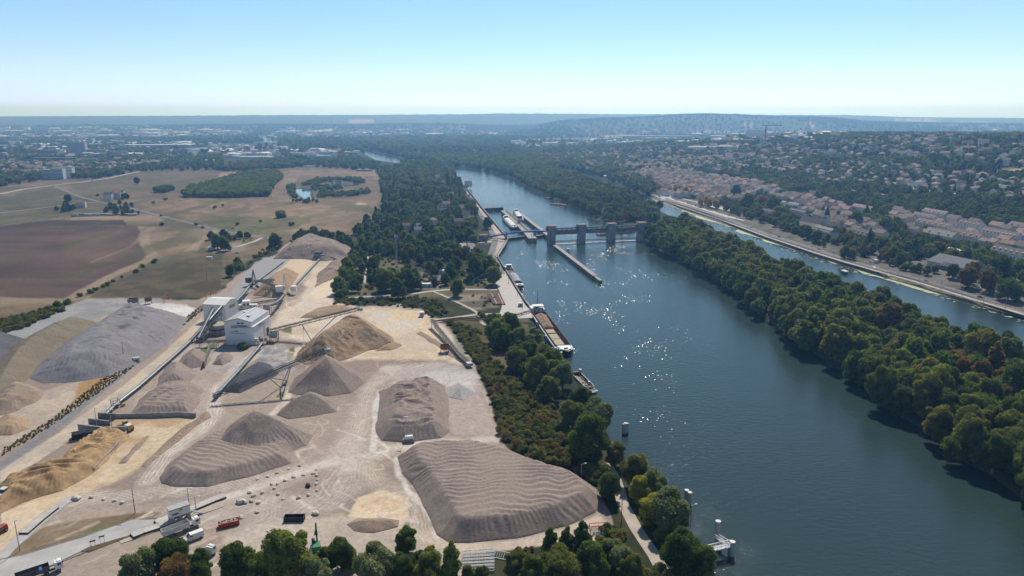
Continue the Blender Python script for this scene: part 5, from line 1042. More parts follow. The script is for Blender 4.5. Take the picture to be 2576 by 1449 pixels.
for a, b in zip(PIER[:-1], PIER[1:]):
    A, B = a + wd*3.7, b - wd*3.7
    m = MB(); m.beam(A + Vector((0,0,12.4)), B + Vector((0,0,12.4)), 4.6, 4.2); m.beam(A - wn*2.5 + Vector((0,0,15.0)), B - wn*2.5 + Vector((0,0,15.0)), .25, 1.0); br_ = m.build("bridge_beam", M['concrete_dark'], weir, o0)
    for k in range(5): q = A + (B-A)*((k+.5)/5); c = MB(); c.box(q - wn*1.2 + Vector((0,0,15.6)), (.9,2.2,2.2), WY); c.build("machinery_post", M['concrete_dark'], br_, o0)
    m = MB(); m.beam(A + wn*.6 + Vector((0,0,15.3)), B + wn*.6 + Vector((0,0,15.3)), 2.4, .5); m.build("gate_lifting_beam", M['rust'], weir, o0)
    m = MB(); m.tube(A - wn*.3 + Vector((0,0,17.2)), B - wn*.3 + Vector((0,0,17.2)), .85, n=10); m.build("pipe", M['teal'], weir, o0)
    m = MB(); lat(m, a + wd*2.8 + wn*1 + Vector((0,0,1.6)), b - wd*2.8 + wn*1 + Vector((0,0,1.6)), 1.0, 1.1, 16, .18); m.beam(a + wd*2.8 + wn*1 + Vector((0,0,-.1)), b - wd*2.8 + wn*1 + Vector((0,0,-.1)), .8, 1.0); m.build("gate", M['concrete_dark'], weir, o0)
    # foam: many broken streaks below the gate
    rr = random.Random(int(a.x)); fm = MB()
    for k in range(260):
        q = a + wd*rr.uniform(3.2, 32) - wn*(abs(rr.gauss(0,2.4)) - .4); l = rr.uniform(.6,3.0); s = rr.uniform(.2,.7)
        fm.add([(q.x-l,q.y-s*.4,.05),(q.x,q.y-s,.06),(q.x+l,q.y,.05),(q.x+.2*l,q.y+s,.06)], [(0,1,2,3)])
    f = fm.build("foam", M['foam']); f['kind'] = 'stuff'
# upstream turbulence glints are left to the waves themselves
def pier_wall(label, pts, w, top, mat=None, name="pier_wall", cat="pier", z0=-2.0):
    Q = [ww(u, v, top) for u, v in pts]; o = Vector((Q[0].x, Q[0].y, 0)); t = thing(name, label, cat, o); m, c = MB(), MB()
    for a, b in zip(Q[:-1], Q[1:]):
        d = (b-a).normalized()*.02; a2 = Vector((a.x,a.y,(top+z0)/2)); b2 = Vector((b.x,b.y,(top+z0)/2)); m.beam(a2-d, b2+d, w, top - z0); c.beam(a + Vector((0,0,.12)), b + Vector((0,0,.12)), w + .3, .22)
    m.build("wall", mat or M['concrete_dark'], t, o); c.build("walkway", M['concrete'], t, o); return t
pier_wall("long straight concrete guide wall running downstream from the weir", [(1396,617),(1420,635),(1450,658),(1475,677),(1497,694)], 4.0, 3.2)
t = pier_wall("dark timber fender ending the long guide wall", [(1497,695),(1506,702),(1512,706)], 2.6, 2.6, M['green'], "fender_wall", "fender")
pier_wall("concrete wall between the lock and the weir basin", [(1307,536),(1325,549),(1345,565),(1368,582),(1379,592)], 5.0, 4.0)
pier_wall("central lock island wall with grass strip and control tower", [(1268,530),(1290,548),(1313,570),(1330,588),(1340,600)], 9.5, 4.4)
g = sheet("grass_strip", [(1274,531),(1296,550),(1318,571),(1332,585),(1327,586),(1312,573),(1290,552),(1270,534)], pmat('dry_grass', (.13,.125,.06), .95, .3, .5), 1.9)
def edge_wall(label, pts, top=LAND + .35, w=1.4, mat=None):
    Q = [ww(u, v, 0) for u, v in pts]; m = MB(); o = Q[0].copy()
    for a, b in zip(Q[:-1], Q[1:]): d = (b-a).normalized()*.3; m.beam(a - d + Vector((0,0,(top-2)/2)), b + d + Vector((0,0,(top-2)/2)), w, top + 2)
    return tag(m.build("quay_wall", mat or M['concrete_dark'], None, o), label, "wall")
edge_wall("dark concrete quay wall where the two barges are moored", [(1250,648),(1270,682),(1288,711),(1300,732),(1323,768),(1336,784)])
edge_wall("slanting dark quay wall below the lower lock gates", [(1278,606),(1264,626),(1250,648)])
edge_wall("left chamber wall of the lock beside the lock road", [(1218,533),(1248,570),(1278,606)], LAND + .6, 1.6)
edge_wall("upstream stone quay wall in front of the riverside houses", [(1161,465),(1171,472),(1218,533)], LAND + .3)
def lock_gate(label, a, b, top, z0=-1.5):
    A, B = ww(*a), ww(*b); t = thing("lock_gate", label, "lock gate", A); m = MB(); h = top - z0
    m.beam(A + Vector((0,0,z0+h/2)), B + Vector((0,0,z0+h/2)), 1.2, h); m.build("gate_leaf", M['dark_steel'], t, A); m = MB(); m.beam(A + Vector((0,0,top+.15)), B + Vector((0,0,top+.15)), 2.0, .3)
    for i in (-.9,.9):
        for z_ in (.8,1.3): m.beam(A + Vector((0,i,top+z_)), B + Vector((0,i,top+z_)), .1)
    m.build("walkway", M['concrete'], t, A); return t
lock_gate("tall dark upper lock gate at the far end of the chamber", (1219,532), (1266,529), 4.6); lock_gate("low dark lower lock gate near the blue footbridge", (1278,604), (1327,598), 2.2); lock_gate("short lower gate of the second lock beside the guide wall", (1344,600), (1376,594), 2.4)
t = thing("waterfall_leak", "thin white jet of water falling from the upper lock gate", "water jet", ww(1241,533)); m = MB(); m.tube((0,-.8,0),(0,-.8,4.4),.35,.25,n=6); m.build("jet", M['foam'], t)
# control tower
t = thing("control_tower", "small pale lock control tower with wide glazed cabin", "tower", ww(1372 - 66, 560, 4.5), .3); m = MB(); m.box((0,0,3.2),(3.2,3.2,6.4)); m.build("shaft", M['concrete_pale'], t); m = MB(); m.box((0,0,7.6),(6.2,5.4,2.6)); c = m.build("glazed_cabin", M['glass'], t); m = MB(); m.box((0,0,9.1),(7,6.2,.4)); m.build("roof", M['white'], c); m = MB(); m.box((0,0,6.3),(6.4,5.6,.3)); m.build("balcony", M['concrete_pale'], c)
# blue footbridge
Q = [G(1226,596,6.5), G(1270,589,10.5), G(1290,585,12), G(1318,583,12.2), G(1345,582,12.4), G(1383,581,13.0)]
t = thing("footbridge", "long blue steel footbridge climbing over the lock to the weir", "bridge", Vector((Q[0].x, Q[0].y, LAND))); o = Vector((Q[0].x, Q[0].y, LAND)); m = MB()
for a, b in zip(Q[:-1], Q[1:]): m.beam(a, b, 2.4, 1.6)
m.build("girder", M['blue'], t, o); m = MB()
for a, b in zip(Q[:-1], Q[1:]):
    d = (b-a).normalized().cross(Vector((0,0,1)))*1.1
    for i in (-1,1): m.beam(a + d*i + Vector((0,0,1.7)), b + d*i + Vector((0,0,1.7)), .12)
m.build("railing", M['blue'], t, o)
for u, v, zt in ((1274,603,10.6),(1344,602,12.2),(1347,601,12.2)):
    p = ww(u, v, 0); m = MB(); m.box(p + Vector((0,0,zt/2-.3)), (1.4,1.6,zt-.6)); m.build("support_column", M['concrete_dark'], t, o)
t = thing("bridge_house", "brown flat roofed stair house at the foot of the blue footbridge", "building", P(1216,606), .2); m = MB(); m.box((0,0,3.4),(9,7,6.8)); m.build("wall", M['concrete_dark'], t); m = MB(); m.box((0,0,7),(9.8,7.8,.4)); m.build("roof", M['rust'], t); m = MB(); m.box((0,-3.55,1.4),(1.6,.12,2.4)); m.build("door", M['dark_steel'], t)
t = thing("stair_tower", "lattice stair tower at the nose of the central lock island", "tower", ww(1341,604,4.3)); m = MB(); lat(m,(-1,0,0),(-1,0.01,8),2,2,4,.15); m.build("lattice", M['steel'], t)
# ================================================================ BOATS
def hull_mb(L, Wd, dep, fb, bow=.12, stern=.05, top_out=0.0):
    """outline rings: waterline keel and sheer"""
    xs = [(-.5,.55),(-.5+stern*.5,.88),(-.5+stern,1),(.5-bow,1),(.5-bow*.45,.82),(.5-bow*.15,.45),(.5,.08)]
    up = [(x*L, w*Wd/2) for x, w in xs] + [(x*L, -w*Wd/2) for x, w in xs[::-1]]; n = len(up); m = MB()
    sh = [fb*(1.0 + .35*max(0,(x/L-.3)/.2)**2) for x, y in up]
    m.add([(x*.985, y*.94, -dep) for x, y in up] + [(x, y, z) for (x, y), z in zip(up, sh)], [(k, k+1 if k+1 < n else 0, n+(k+1) % n, n+k)[::-1] for k in range(n)] + [tuple(range(n))])
    return m, up, sh
def barge(label, stern, bow, Wd, fb, hullmat, kind, cat="barge"):
    A, B = ww(*stern), ww(*bow); L = (B-A).length; t = thing("river_barge", label, cat, (A+B)/2, yaw(A, B)); m, up, sh = hull_mb(L, Wd, 1.6, fb); m.build("hull", hullmat, t)
    hx0, hx1 = -L/2 + L*.15, L/2 - L*.115; hw = Wd*.80
    dk = MB(); th = .06
    # deck ring round the open hold
    def dbox(x0, x1, y0, y1, z): dk.box(((x0+x1)/2,(y0+y1)/2,z-.05),(x1-x0,y1-y0,.1))
    dbox(hx0, hx1, hw/2, Wd/2-.05, fb); dbox(hx0, hx1, -Wd/2+.05, -hw/2, fb); dk.prism([(hx1, -Wd/2+.1), (L/2-L*.055, -Wd*.40), (L/2-L*.01, -.3), (L/2-L*.01, .3), (L/2-L*.055, Wd*.40), (hx1, Wd/2-.1)], fb+.02, fb+.25); dbox(-L/2+.4, hx0, -Wd*.46, Wd*.46, fb+.06); dk.build("deck", M['steel'] if kind != 'rusty' else M['rust'], t)
    cw = MB(); ch = 1.3
    cw.box(((hx0+hx1)/2, hw/2, fb+ch/2), (hx1-hx0,.25,ch)); cw.box(((hx0+hx1)/2,-hw/2,fb+ch/2),(hx1-hx0,.25,ch)); cw.box((hx0,0,fb+ch/2),(.25,hw,ch)); cw.box((hx1,0,fb+ch/2),(.25,hw,ch)); cw.build("hatch_coaming", M['navy'] if kind == 'open' else M['steel'], t)
    inn = MB(); zi = fb + ch; zf = .35
    inn.add([(hx0+.13,-hw/2+.13,zi),(hx1-.13,-hw/2+.13,zi),(hx1-.13,hw/2-.13,zi),(hx0+.13,hw/2-.13,zi),(hx0+.13,-hw/2+.13,zf),(hx1-.13,-hw/2+.13,zf),(hx1-.13,hw/2-.13,zf),(hx0+.13,hw/2-.13,zf)], [(0,1,5,4),(1,2,6,5),(2,3,7,6),(3,0,4,7)]); inn.build("hold_lining", M['hold_red'], t)
    fl_ = MB(); fl_.box(((hx0+hx1)/2,0,zf-.1),(hx1-hx0-.3,hw-.3,.2)); fl_.build("hold_floor", M['tan'] if kind in ('open','half') else M['rust'], t)
    rl = MB(); rl.box(((hx0+hx1)/2, Wd/2+.02, fb-.35),(hx1-hx0,.14,.3)); rl.box(((hx0+hx1)/2,-Wd/2-.02,fb-.35),(hx1-hx0,.14,.3)); rl.build("rubbing_strake", M['white_dirty'], t)
    bw = MB(); bw.prism([(hx1+.5, -Wd*.36), (L/2-L*.05, -Wd*.30), (L/2-L*.02, 0), (L/2-L*.05, Wd*.30), (hx1+.5, Wd*.36)], fb+.26, fb+1.0); bw.build("foredeck", M['white'] if kind != 'rusty' else M['rust'], t)
    wl = MB(); wl.tube((L/2-L*.045,-1.2,fb+1.4),(L/2-L*.045,1.2,fb+1.4),.4); wl.build("anchor_winch", M['dark_steel'], t)
    if kind in ('open', 'half', 'closed'):
        sx = -L/2 + L*.075; h = MB(); h.box((sx,0,fb+1.3),(L*.115,Wd*.86,2.4),0,(.96,.94)); h.build("deckhouse", M['white'], t)
        w = MB(); w.box((sx+L*.028,0,fb+3.6),(L*.048,Wd*.56,2.2),0,(.9,.92)); w_ = w.build("wheelhouse", M['glass'], t); r = MB(); r.box((sx+L*.028,0,fb+4.85),(L*.055,Wd*.66,.3)); r.build("wheelhouse_roof", M['white'], w_)
        for k in range(4): g_ = MB(); g_.box((sx-L*.04+k*L*.026,-Wd*.428,fb+1.5),(1.2,.1,.8)); g_.build("window", M['glass'], t)
        for k in range(3): g_ = MB(); g_.box((sx+L*.0577,-Wd*.25+k*Wd*.25,fb+1.6),(.1,1.1,.8)); g_.build("window", M['glass'], t)
        ms = MB(); ms.tube((-L/2+L*.03,Wd*.1,fb+2),(-L/2+L*.035,Wd*.1,fb+ (14 if kind == 'open' else 6)),.28,.1); ms.build("mast", M['navy'], t)
        if kind == 'open': bo = MB(); bo.box((-L/2+L*.018,-Wd*.1,fb+3.4),(2.6,1.6,1.2),0,(.7,.8)); bo.build("deck_crane_base", M['navy'], t)
    if kind == 'open':
        for f in (.5, .66): c = MB(); c.box((hx0+(hx1-hx0)*f,0,fb+.6),(.35,hw-.3,.5)); c.build("hold_beam", M['hold_red'], t)
    if kind in ('half', 'closed'):
        f0 = .34 if kind == 'half' else .0; x0 = hx0 + (hx1-hx0)*f0; cv = MB(); n = 10; x1 = hx1 - (0 if kind == 'closed' else L*.06)
        pr = [(-hw/2-.15, fb+ch), (-hw*.3, fb+ch+.9), (0, fb+ch+1.25), (hw*.3, fb+ch+.9), (hw/2+.15, fb+ch)]
        vs_ = []; fs = []
        for k in range(n+1):
            x = x0 + (x1-x0)*k/n; q = .06*(k % 2)
            vs_ += [(x, y, z + q) for y, z in pr]
        for k in range(n):
            for j in range(4): fs.append((k*5+j, k*5+5+j, k*5+6+j, k*5+1+j))
        fs += [tuple(range(4,-1,-1)), tuple(n*5+j for j in range(5))]; cv.add(vs_, fs); cv.build("hatch_cover", M['white_dirty'] if kind == 'closed' else pmat('grey_hatch', (.25,.26,.27), .6, .15), t)
    return t, L, hx0, hx1, hw, fb
b1, L1, h0, h1, hw1, fb1 = barge("long dark blue sand barge with open red hold moored at the loader belt", (1346,783), (1428,898), 11.6, 2.6, M['navy'], 'open')
def heap_in(root, x0, x1, w, h, label, mat, peaks=3, seed=1, z=.4):
    L = x1-x0; X, Y = np.meshgrid(np.linspace(x0, x1, int(L/.5)+2), np.linspace(-w/2, w/2, 24)); t = (X-x0)/L
    Zh = np.zeros(X.shape)
    for k in range(peaks): c = x0 + L*(k+.6)/(peaks+.2); Zh = np.maximum(Zh, h*(1-.08*k) - .62*np.hypot((X-c)*.9, Y*.85))
    Zh = np.maximum(Zh, .25) * sm(0,.04,t)*sm(1,.96,t) + .2*(noise(X/1.2, Y/1.2, seed)-.5)
    me = numgrid("sand_heap", X, Y, Zh + z, None, mat); o = bpy.data.objects.new("sand_heap", me); COL.objects.link(o); o.matrix_world = Matrix.Translation(root.location) @ Matrix.Rotation(root.rotation_euler.z, 4, 'Z'); return tag(o, label, "sand heap")
heap_in(b1, h0+2, h0+(h1-h0)*.42, hw1-.8, 4.6, "ridged brown sand heap in the open hold of the dark blue barge", MG['sand'], 4, 3)
b2, L2, g0, g1, hw2, fb2 = barge("older barge with half covered hold moored at the quay upstream of the sand barge", (1277,680), (1309,728), 8.6, 2.2, M['rust'], 'half')
heap_in(b2, g0+1, g0+(g1-g0)*.33, hw2-.6, 3.9, "grey gravel heap in the uncovered end of the older barge", MG['mauve'], 2, 5)
barge("long grey covered barge inside the lock chamber", (1271,553), (1296,579), 9.5, 2.6, M['navy'], 'closed')
barge("white covered barge in the narrow second lock beside the control tower", (1297,537), (1313,560), 8.5, 3.0, M['white_dirty'], 'closed')
rb, L3, q0, q1, hw3, fb3 = barge("rusty open work barge tied to white dolphins", (1440,941), (1489,991), 6.4, 1.6, M['rust'], 'rusty', "work barge")
rr = random.Random(4); m = MB(); m.box(((q0+q1)/2,0,.9),(q1-q0-2,hw3*.8,.7),0,(.9,.8))
for k in range(30): m.box((rr.uniform(q0+1,q1-1), rr.uniform(-hw3/2+.5,hw3/2-.5), 1.3+rr.uniform(0,.6)), (rr.uniform(.5,2),rr.uniform(.3,.9),rr.uniform(.2,.7)), rr.uniform(0,3), (.7,.7))
o = m.build("scrap_pile", pmat('scrap_mix', (.33,.30,.26), .9, .5, 1.5)); o.matrix_world = Matrix.Translation(rb.location) @ Matrix.Rotation(rb.rotation_euler.z, 4, 'Z'); tag(o, "mixed pale scrap lying in the rusty work barge", "scrap")
def small_boat(label, u, v, L, Wd, rz, hullm, cab=True, name="motor_boat", cat="boat", canopy=False):
    p = ww(u, v); t = thing(name, label, cat, p, rz); m, up, sh = hull_mb(L, Wd, .6, .9, .3, .1); m.build("hull", hullm, t)
    if cab: m = MB(); m.box((-L*.08,0,1.7),(L*.36,Wd*.7,1.6),0,(.85,.88)); c = m.build("cabin", M['white'], t); m = MB(); m.box((L*.10,0,1.9),(.12,Wd*.6,.7)); m.build("window", M['glass'], c)
    if canopy:
        for x in (-L*.3, L*.3):
            for y in (-Wd*.4, Wd*.4): m = MB(); m.beam((x,y,.8),(x,y,3),.1); m.build("canopy_post", M['steel'], t)
        m = MB(); m.box((0,0,3.2),(L*.8,Wd*1.1,.5),0,(.7,.6)); m.build("canopy", M['white'], t)
    return t
small_boat("small white motor boat tied to the long guide wall", 1430,631,9,3.2,yaw(ww(1420,625),ww(1440,640)),M['white'])
small_boat("white motor boat moored under the island trees below the weir", 1646,619,11,3.6,-.2,M['navy']); small_boat("green boat with white canopy in the right hand channel", 2124,689,9,3.2,QYAW,M['teal'],False,"canopy_boat","boat",True)
def pontoon(label, u, v, L, Wd, rz, stuff=3, name="work_pontoon"):
    p = ww(u, v); t = thing(name, label, "pontoon", p, rz); m = MB(); m.box((0,0,.5),(L,Wd,1.6)); m.build("deck_hull", M['rust'], t); rr = random.Random(int(u))
    for k in range(stuff): m = MB(); m.box((rr.uniform(-L*.35,L*.35), rr.uniform(-Wd*.25,Wd*.25), 2), (rr.uniform(1.5,3.5), rr.uniform(1.2,2.4), 1.5), rr.uniform(0,1)); m.build("deck_equipment", rr.choice([M['white'], M['red'], M['steel'], M['blue']]), t)
    for s in (-.4,.4): m = MB(); m.tube((L*s,Wd*.42,.5),(L*s,Wd*.42,6),.3); m.build("spud_pile", M['dark_steel'], t)
    return t
pontoon("small work pontoon moored off the island upstream of the weir", 1380,499,16,7,-1.0,1); pontoon("work pontoon with white cabin off the island trees", 1405,515,26,9,-.5,4)
pontoon("long construction pontoon just upstream of the right weir bay", 1568,585,26,10,WY,4); pontoon("construction pontoon upstream of the middle weir bay", 1524,590,22,9,WY,4)
# island works crane
p = ww(1470 + 6, 1) if False else ww(1562,583); t = thing("piling_crane", "orange lattice crane jib standing before the island trees at the weir", "crane", p); m = MB(); lat(m, Vector((0,0,2)), Vector((10,14,44)), 1.4, 1.4, 22, .22); m.build("jib", M['rust'], t); m = MB(); m.box((0,-2,2),(5,6,3)); m.build("cab", M['red'], t)
# jetties and dolphins
def dolphin(label, u, v, h, r=.85, group=None, wall_=False):
    r *= .85; p = ww(u, v); t = thing("mooring_dolphin", label, "mooring post", p, .35, group); m = MB()
    if wall_:
        for x in (-.9,.9): m.tube((x,0,-2),(x,0,h),r*.9,n=12)
        m.box((0,0,h/2-1),(1.8,r*1.8,h+1.9))
    else: m.tube((0,0,-2),(0,0,h),r,n=12)
    m.build("pile", M['concrete_pale'] if not group else M['concrete'], t); m = MB(); m.tube((0,0,h),(0,0,h+.3),r*1.1,n=12); m.build("cap", M['white_dirty'], t); return t
dolphin("lone white twin pile dolphin standing in the open river", 1573,1089,4.6,.95,None,True); dolphin("white pile beside the riverside willows, nearer the bank", 1726,1262,4.6,.9); dolphin("white pile beside the riverside willows, farther out", 1734,1268,4.6,.9)
dolphin("tall white pile rising above the near white jetty", 1803,1362,7.5,1.0); dolphin("white pile at the outer corner of the near white jetty", 1840,1398,5.0,1.0); dolphin("white pile beside the head of the rusty work barge", 1459,948,4.2,.9); dolphin("short white pile at the tail of the rusty work barge", 1482,975,3.2,.8); dolphin("white pile at the end of the small jetty by the rusty barge", 1500,1000,3.5,.8)
for u, v in ((1350,826),(1373,862),(1398,893)): dolphin("pale concrete post standing along the sand barge's dark hull", u, v, 4.4, .8, "posts along the sand barge")
dolphin("white pile at the end of the jetty under the sand barge's bow", 1411,905,4.6,.95)
def jetty(label, a, b, h, w=1.6):
    A, B = G(*a, h), G(*b, h); o = Vector((A.x, A.y, 0)); t = thing("jetty", label, "jetty", o); m = MB(); m.beam(A, B, w, .4); m.build("deck", M['white_dirty'], t, o); m = MB(); lat(m, A + Vector((0,0,.2)), B + Vector((0,0,.2)), w, 1.1, max(4, int((B-A).length/1.6)), .1); m.build("railing", M['white'], t, o)
    for f in (.35,.97): q = A + (B-A)*f; m = MB(); m.tube((q.x,q.y,-2),(q.x,q.y,h),.4); m.build("pile", M['concrete'], t, o)
    return t
jetty("white walkway jetty reaching the bow of the sand barge", (1340,884), (1409,879), 3.4); jetty("short white jetty below the rusty work barge", (1462,992), (1499,985), 3.2); jetty("near white jetty at the riverbank below the yellow green trees", (1735,1396), (1841,1371), 3.6, 2.0)
A, B = G(1803,1356,3.2), G(1838,1378,3.2); jetty("white catwalk joining the tall pile to the near jetty", (1801,1352), (1836,1374), 3.4, 1.2)
# town quay: sloped stone embankment, duckweed, rail, pontoon
QR = [ww(u, v) for u, v in CH_R[3:]]
m = MB(); m2 = MB(); vs_ = []; rail = MB()
for k, p in enumerate(QR):
    t_ = (QR[min(k+1,len(QR)-1)] - QR[max(k-1,0)]).normalized(); s = Vector((-t_.y, t_.x, 0)); s = s if s.x > 0 else -s
    vs_ += [tuple(p - s*.6 + Vector((0,0,-.4))), tuple(p + s*5.2 + Vector((0,0,3.5))), tuple(p + s*6.4 + Vector((0,0,3.5)))]
m.add(vs_, [f for k in range(len(QR)-1) for f in ((3*k,3*k+3,3*k+4,3*k+1),(3*k+1,3*k+4,3*k+5,3*k+2))]); tag(m.build("embankment", pmat('stone_embankment', (.20,.175,.145), .95, .4, .25, 0, .4, 1.0), None), "long sloping dark stone embankment of the town riverside", "embankment")
for a, b in zip(vs_[1::3][:-1], vs_[1::3][1:]):
    a, b = Vector(a), Vector(b); n = max(1, int((b-a).length/3)); rail.beam(a + Vector((0,0,1.0)), b + Vector((0,0,1.0)), .12); rail.beam(a + Vector((0,0,.5)), b + Vector((0,0,.5)), .08)
    for k in range(n): q = a + (b-a)*(k/n); rail.beam(q, q + Vector((0,0,1.0)), .12)
tag(rail.build("guard_rail", M['steel']), "thin grey guard rail along the town embankment", "railing")
am = MB(); rr = random.Random(2)
for (u0, v0), (u1, v1) in zip(CH_R[3:-1], CH_R[4:]):
    A, B = ww(u0, v0), ww(u1, v1); d = (B-A).normalized(); s = Vector((-d.y, d.x, 0)); s = s if s.x < 0 else -s; n = max(3, int((B-A).length/2.0)); prev = None
    for k in range(n+1):
        q = A + (B-A)*(k/n); w_ = 1.5 + 8.0*max(0, float(fbm(q.x/34, q.y/34, 5, 3)) - .42)/.3 + rr.uniform(-.6,.6); w_ = max(.3, min(w_, 10))
        cur = ((q.x, q.y, .03), (q.x + s.x*w_, q.y + s.y*w_, .03))
        if prev: am.add([prev[0], cur[0], cur[1], prev[1]], [(0,3,2,1)])
        prev = cur
    for k in range(n): q = A + (B-A)*rr.random() + s*rr.uniform(3,13); l = rr.uniform(.4,2.2); a_ = rr.uniform(-.3,.3); am.add([(q.x+d.x*l*math.cos(t)-s.x*l*.4*math.sin(t), q.y+d.y*l*math.cos(t)-s.y*l*.4*math.sin(t), .034) for t in [0,1.1,2.2,3.3,4.4,5.4]], [(0,1,2,3,4,5)])
al = am.build("duckweed", M['algae']); al['kind'] = 'stuff'
p = ww(2212,690); t = thing("landing_stage", "white floating landing stage at the town embankment", "landing stage", p, QYAW + .05); m = MB(); m.box((0,0,.35),(26,4,1.0)); m.build("float", M['steel'], t); m = MB(); lat(m,(-13,-1.8,.9),(13,-1.8,.9),.2,1.1,12,.1); lat(m,(-13,1.8,.9),(13,1.8,.9),.2,1.1,12,.1); m.build("railing", M['white'], t)
a, b = P(2196,671,.6), G(2236,694,1.2); t = thing("gangway", "white sloping gangway from the promenade down to the landing stage", "gangway", a); m = MB(); m.beam(a, b, 2.2, .3); m.build("deck", M['white'], t, a); m = MB(); lat(m, a, b, 2.2, 1.2, 10, .12); m.build("railing", M['white'], t, a)
# sunken filter basins beside the quay
t = thing("covered_basin", "pale rectangular covered basins between the lock road and the trees", "basin", P(1180,628), yaw(P(1150,640), P(1150,612)) ); 
o = t.location.copy(); t.rotation_euler = (0,0,0); c4 = [P(1148,638), P(1178,636), P(1172,614), P(1146,615)]; m = MB(); m.prism([(q.x-o.x, q.y-o.y) for q in c4], 0, 1.2); m.build("left_cover", M['concrete'], t); c4 = [P(1182,636), P(1210,640), P(1192,612), P(1175,613)]; m = MB(); m.prism([(q.x-o.x, q.y-o.y) for q in c4], 0, .8); m.build("right_cover", M['asphalt'], t)
# ================================================================ TREES
LEAF = {'dark': leafmat('leaves_dark_green', [(0.081,0.122,0.038), (0.122,0.167,0.051), (0.104,0.143,0.042), (0.157,0.192,0.060)]),
        'mid': leafmat('leaves_mid_green', [(0.136,0.195,0.051), (0.185,0.233,0.063), (0.163,0.184,0.060), (0.222,0.256,0.072)]),
        'olive': leafmat('leaves_olive', [(0.203,0.192,0.060), (0.168,0.192,0.063), (0.231,0.208,0.063)]),
        'willow': leafmat('leaves_grey_green', [(0.211,0.239,0.117), (0.250,0.274,0.130), (0.192,0.225,0.106)], .35, .5),
        'yellow': leafmat('leaves_yellow_green', [(0.406,0.366,0.063), (0.353,0.355,0.067), (0.462,0.379,0.063)]),
        'gold': leafmat('leaves_golden', [(0.596,0.317,0.053), (0.516,0.317,0.063)]),
        'brown': leafmat('leaves_red_brown', [(0.211,0.143,0.055), (0.238,0.147,0.063), (0.192,0.147,0.055)]),
        'purple': leafmat('leaves_purple', [(0.136,0.055,0.051), (0.163,0.061,0.053)]),
        'scrub': leafmat('scrub_leaves', [(0.182,0.152,0.069), (0.228,0.168,0.083), (0.142,0.142,0.059), (0.199,0.168,0.069)]),
        'conifer': leafmat('needles_blue_green', [(0.059,0.098,0.046), (0.081,0.118,0.060)], .15)}
def crown_mesh(name, seed, lobes, nleaf, leaf, mat, core=True):
    """leaf-sized faces spread through overlapping clumps; lobes = (x,y,z,rx,ry,rz)"""
    r = np.random.RandomState(seed); Lb = np.array(lobes, float); ar = Lb[:,3]*Lb[:,4] + Lb[:,3]*Lb[:,5] + Lb[:,4]*Lb[:,5]
    k = r.choice(len(Lb), nleaf*2, p=ar/ar.sum()); d = r.normal(size=(nleaf*2,3)); d /= np.linalg.norm(d,axis=1)[:,None]
    rad = 1 - .30*r.rand(nleaf*2)**1.6 + .10*r.normal(size=nleaf*2)*.7; Pp = Lb[k,:3] + d*Lb[k,3:]*rad[:,None]
    keep = np.ones(len(Pp), bool)
    for j in range(len(Lb)):
        q = (((Pp - Lb[j,:3])/Lb[j,3:])**2).sum(1); keep &= (q > .55) | (k == j)
    keep &= (d[:,2] > -.75) | (r.rand(len(Pp)) < .35)
    idx = np.nonzero(keep)[0][:nleaf]; Pp, d = Pp[idx], d[idx]; n = len(idx)
    nr = d + .75*r.normal(size=(n,3)) + np.array([0,0,.35]); nr /= np.linalg.norm(nr,axis=1)[:,None]
    t = np.cross(nr, r.normal(size=(n,3))); t /= np.linalg.norm(t,axis=1)[:,None]; b = np.cross(nr, t)
    s = leaf*(.55 + .9*r.rand(n))[:,None]; w = s*(.45 + .4*r.rand(n))[:,None]
    V = np.stack([Pp - t*s, Pp - b*w + nr*s*.15, Pp + t*s*.9, Pp + b*w + nr*s*.1], 1).reshape(-1,3); F = np.arange(n*4).reshape(-1,4)
    if core:
        cv, cf = [], []; o = len(V)
        for x,y,z,a,b_,c in lobes:
            for i in range(5):
                for j in range(8):
                    ph = math.pi*(i+.0)/4; th = 2*math.pi*j/8 + i*.4; q = .60*(.8+.4*r.rand()); cv.append((x+a*q*math.sin(ph)*math.cos(th), y+b_*q*math.sin(ph)*math.sin(th), z+c*q*math.cos(ph)))
            for i in range(4):
                for j in range(8): cf.append((o+i*8+j, o+i*8+(j+1)%8, o+(i+1)*8+(j+1)%8, o+(i+1)*8+j))
            o += 40
        V = np.concatenate([V, np.array(cv)]); F = np.concatenate([F, np.array(cf)[:, ::-1]])
    me = bpy.data.meshes.new(name); me.vertices.add(len(V)); me.vertices.foreach_set("co", V.ravel().astype(np.float32)); me.loops.add(F.size); me.loops.foreach_set("vertex_index", F.ravel().astype(np.int32))
    me.polygons.add(len(F)); me.polygons.foreach_set("loop_start", (np.arange(len(F))*4).astype(np.int32)); me.update(calc_edges=True); me.materials.append(mat); return me
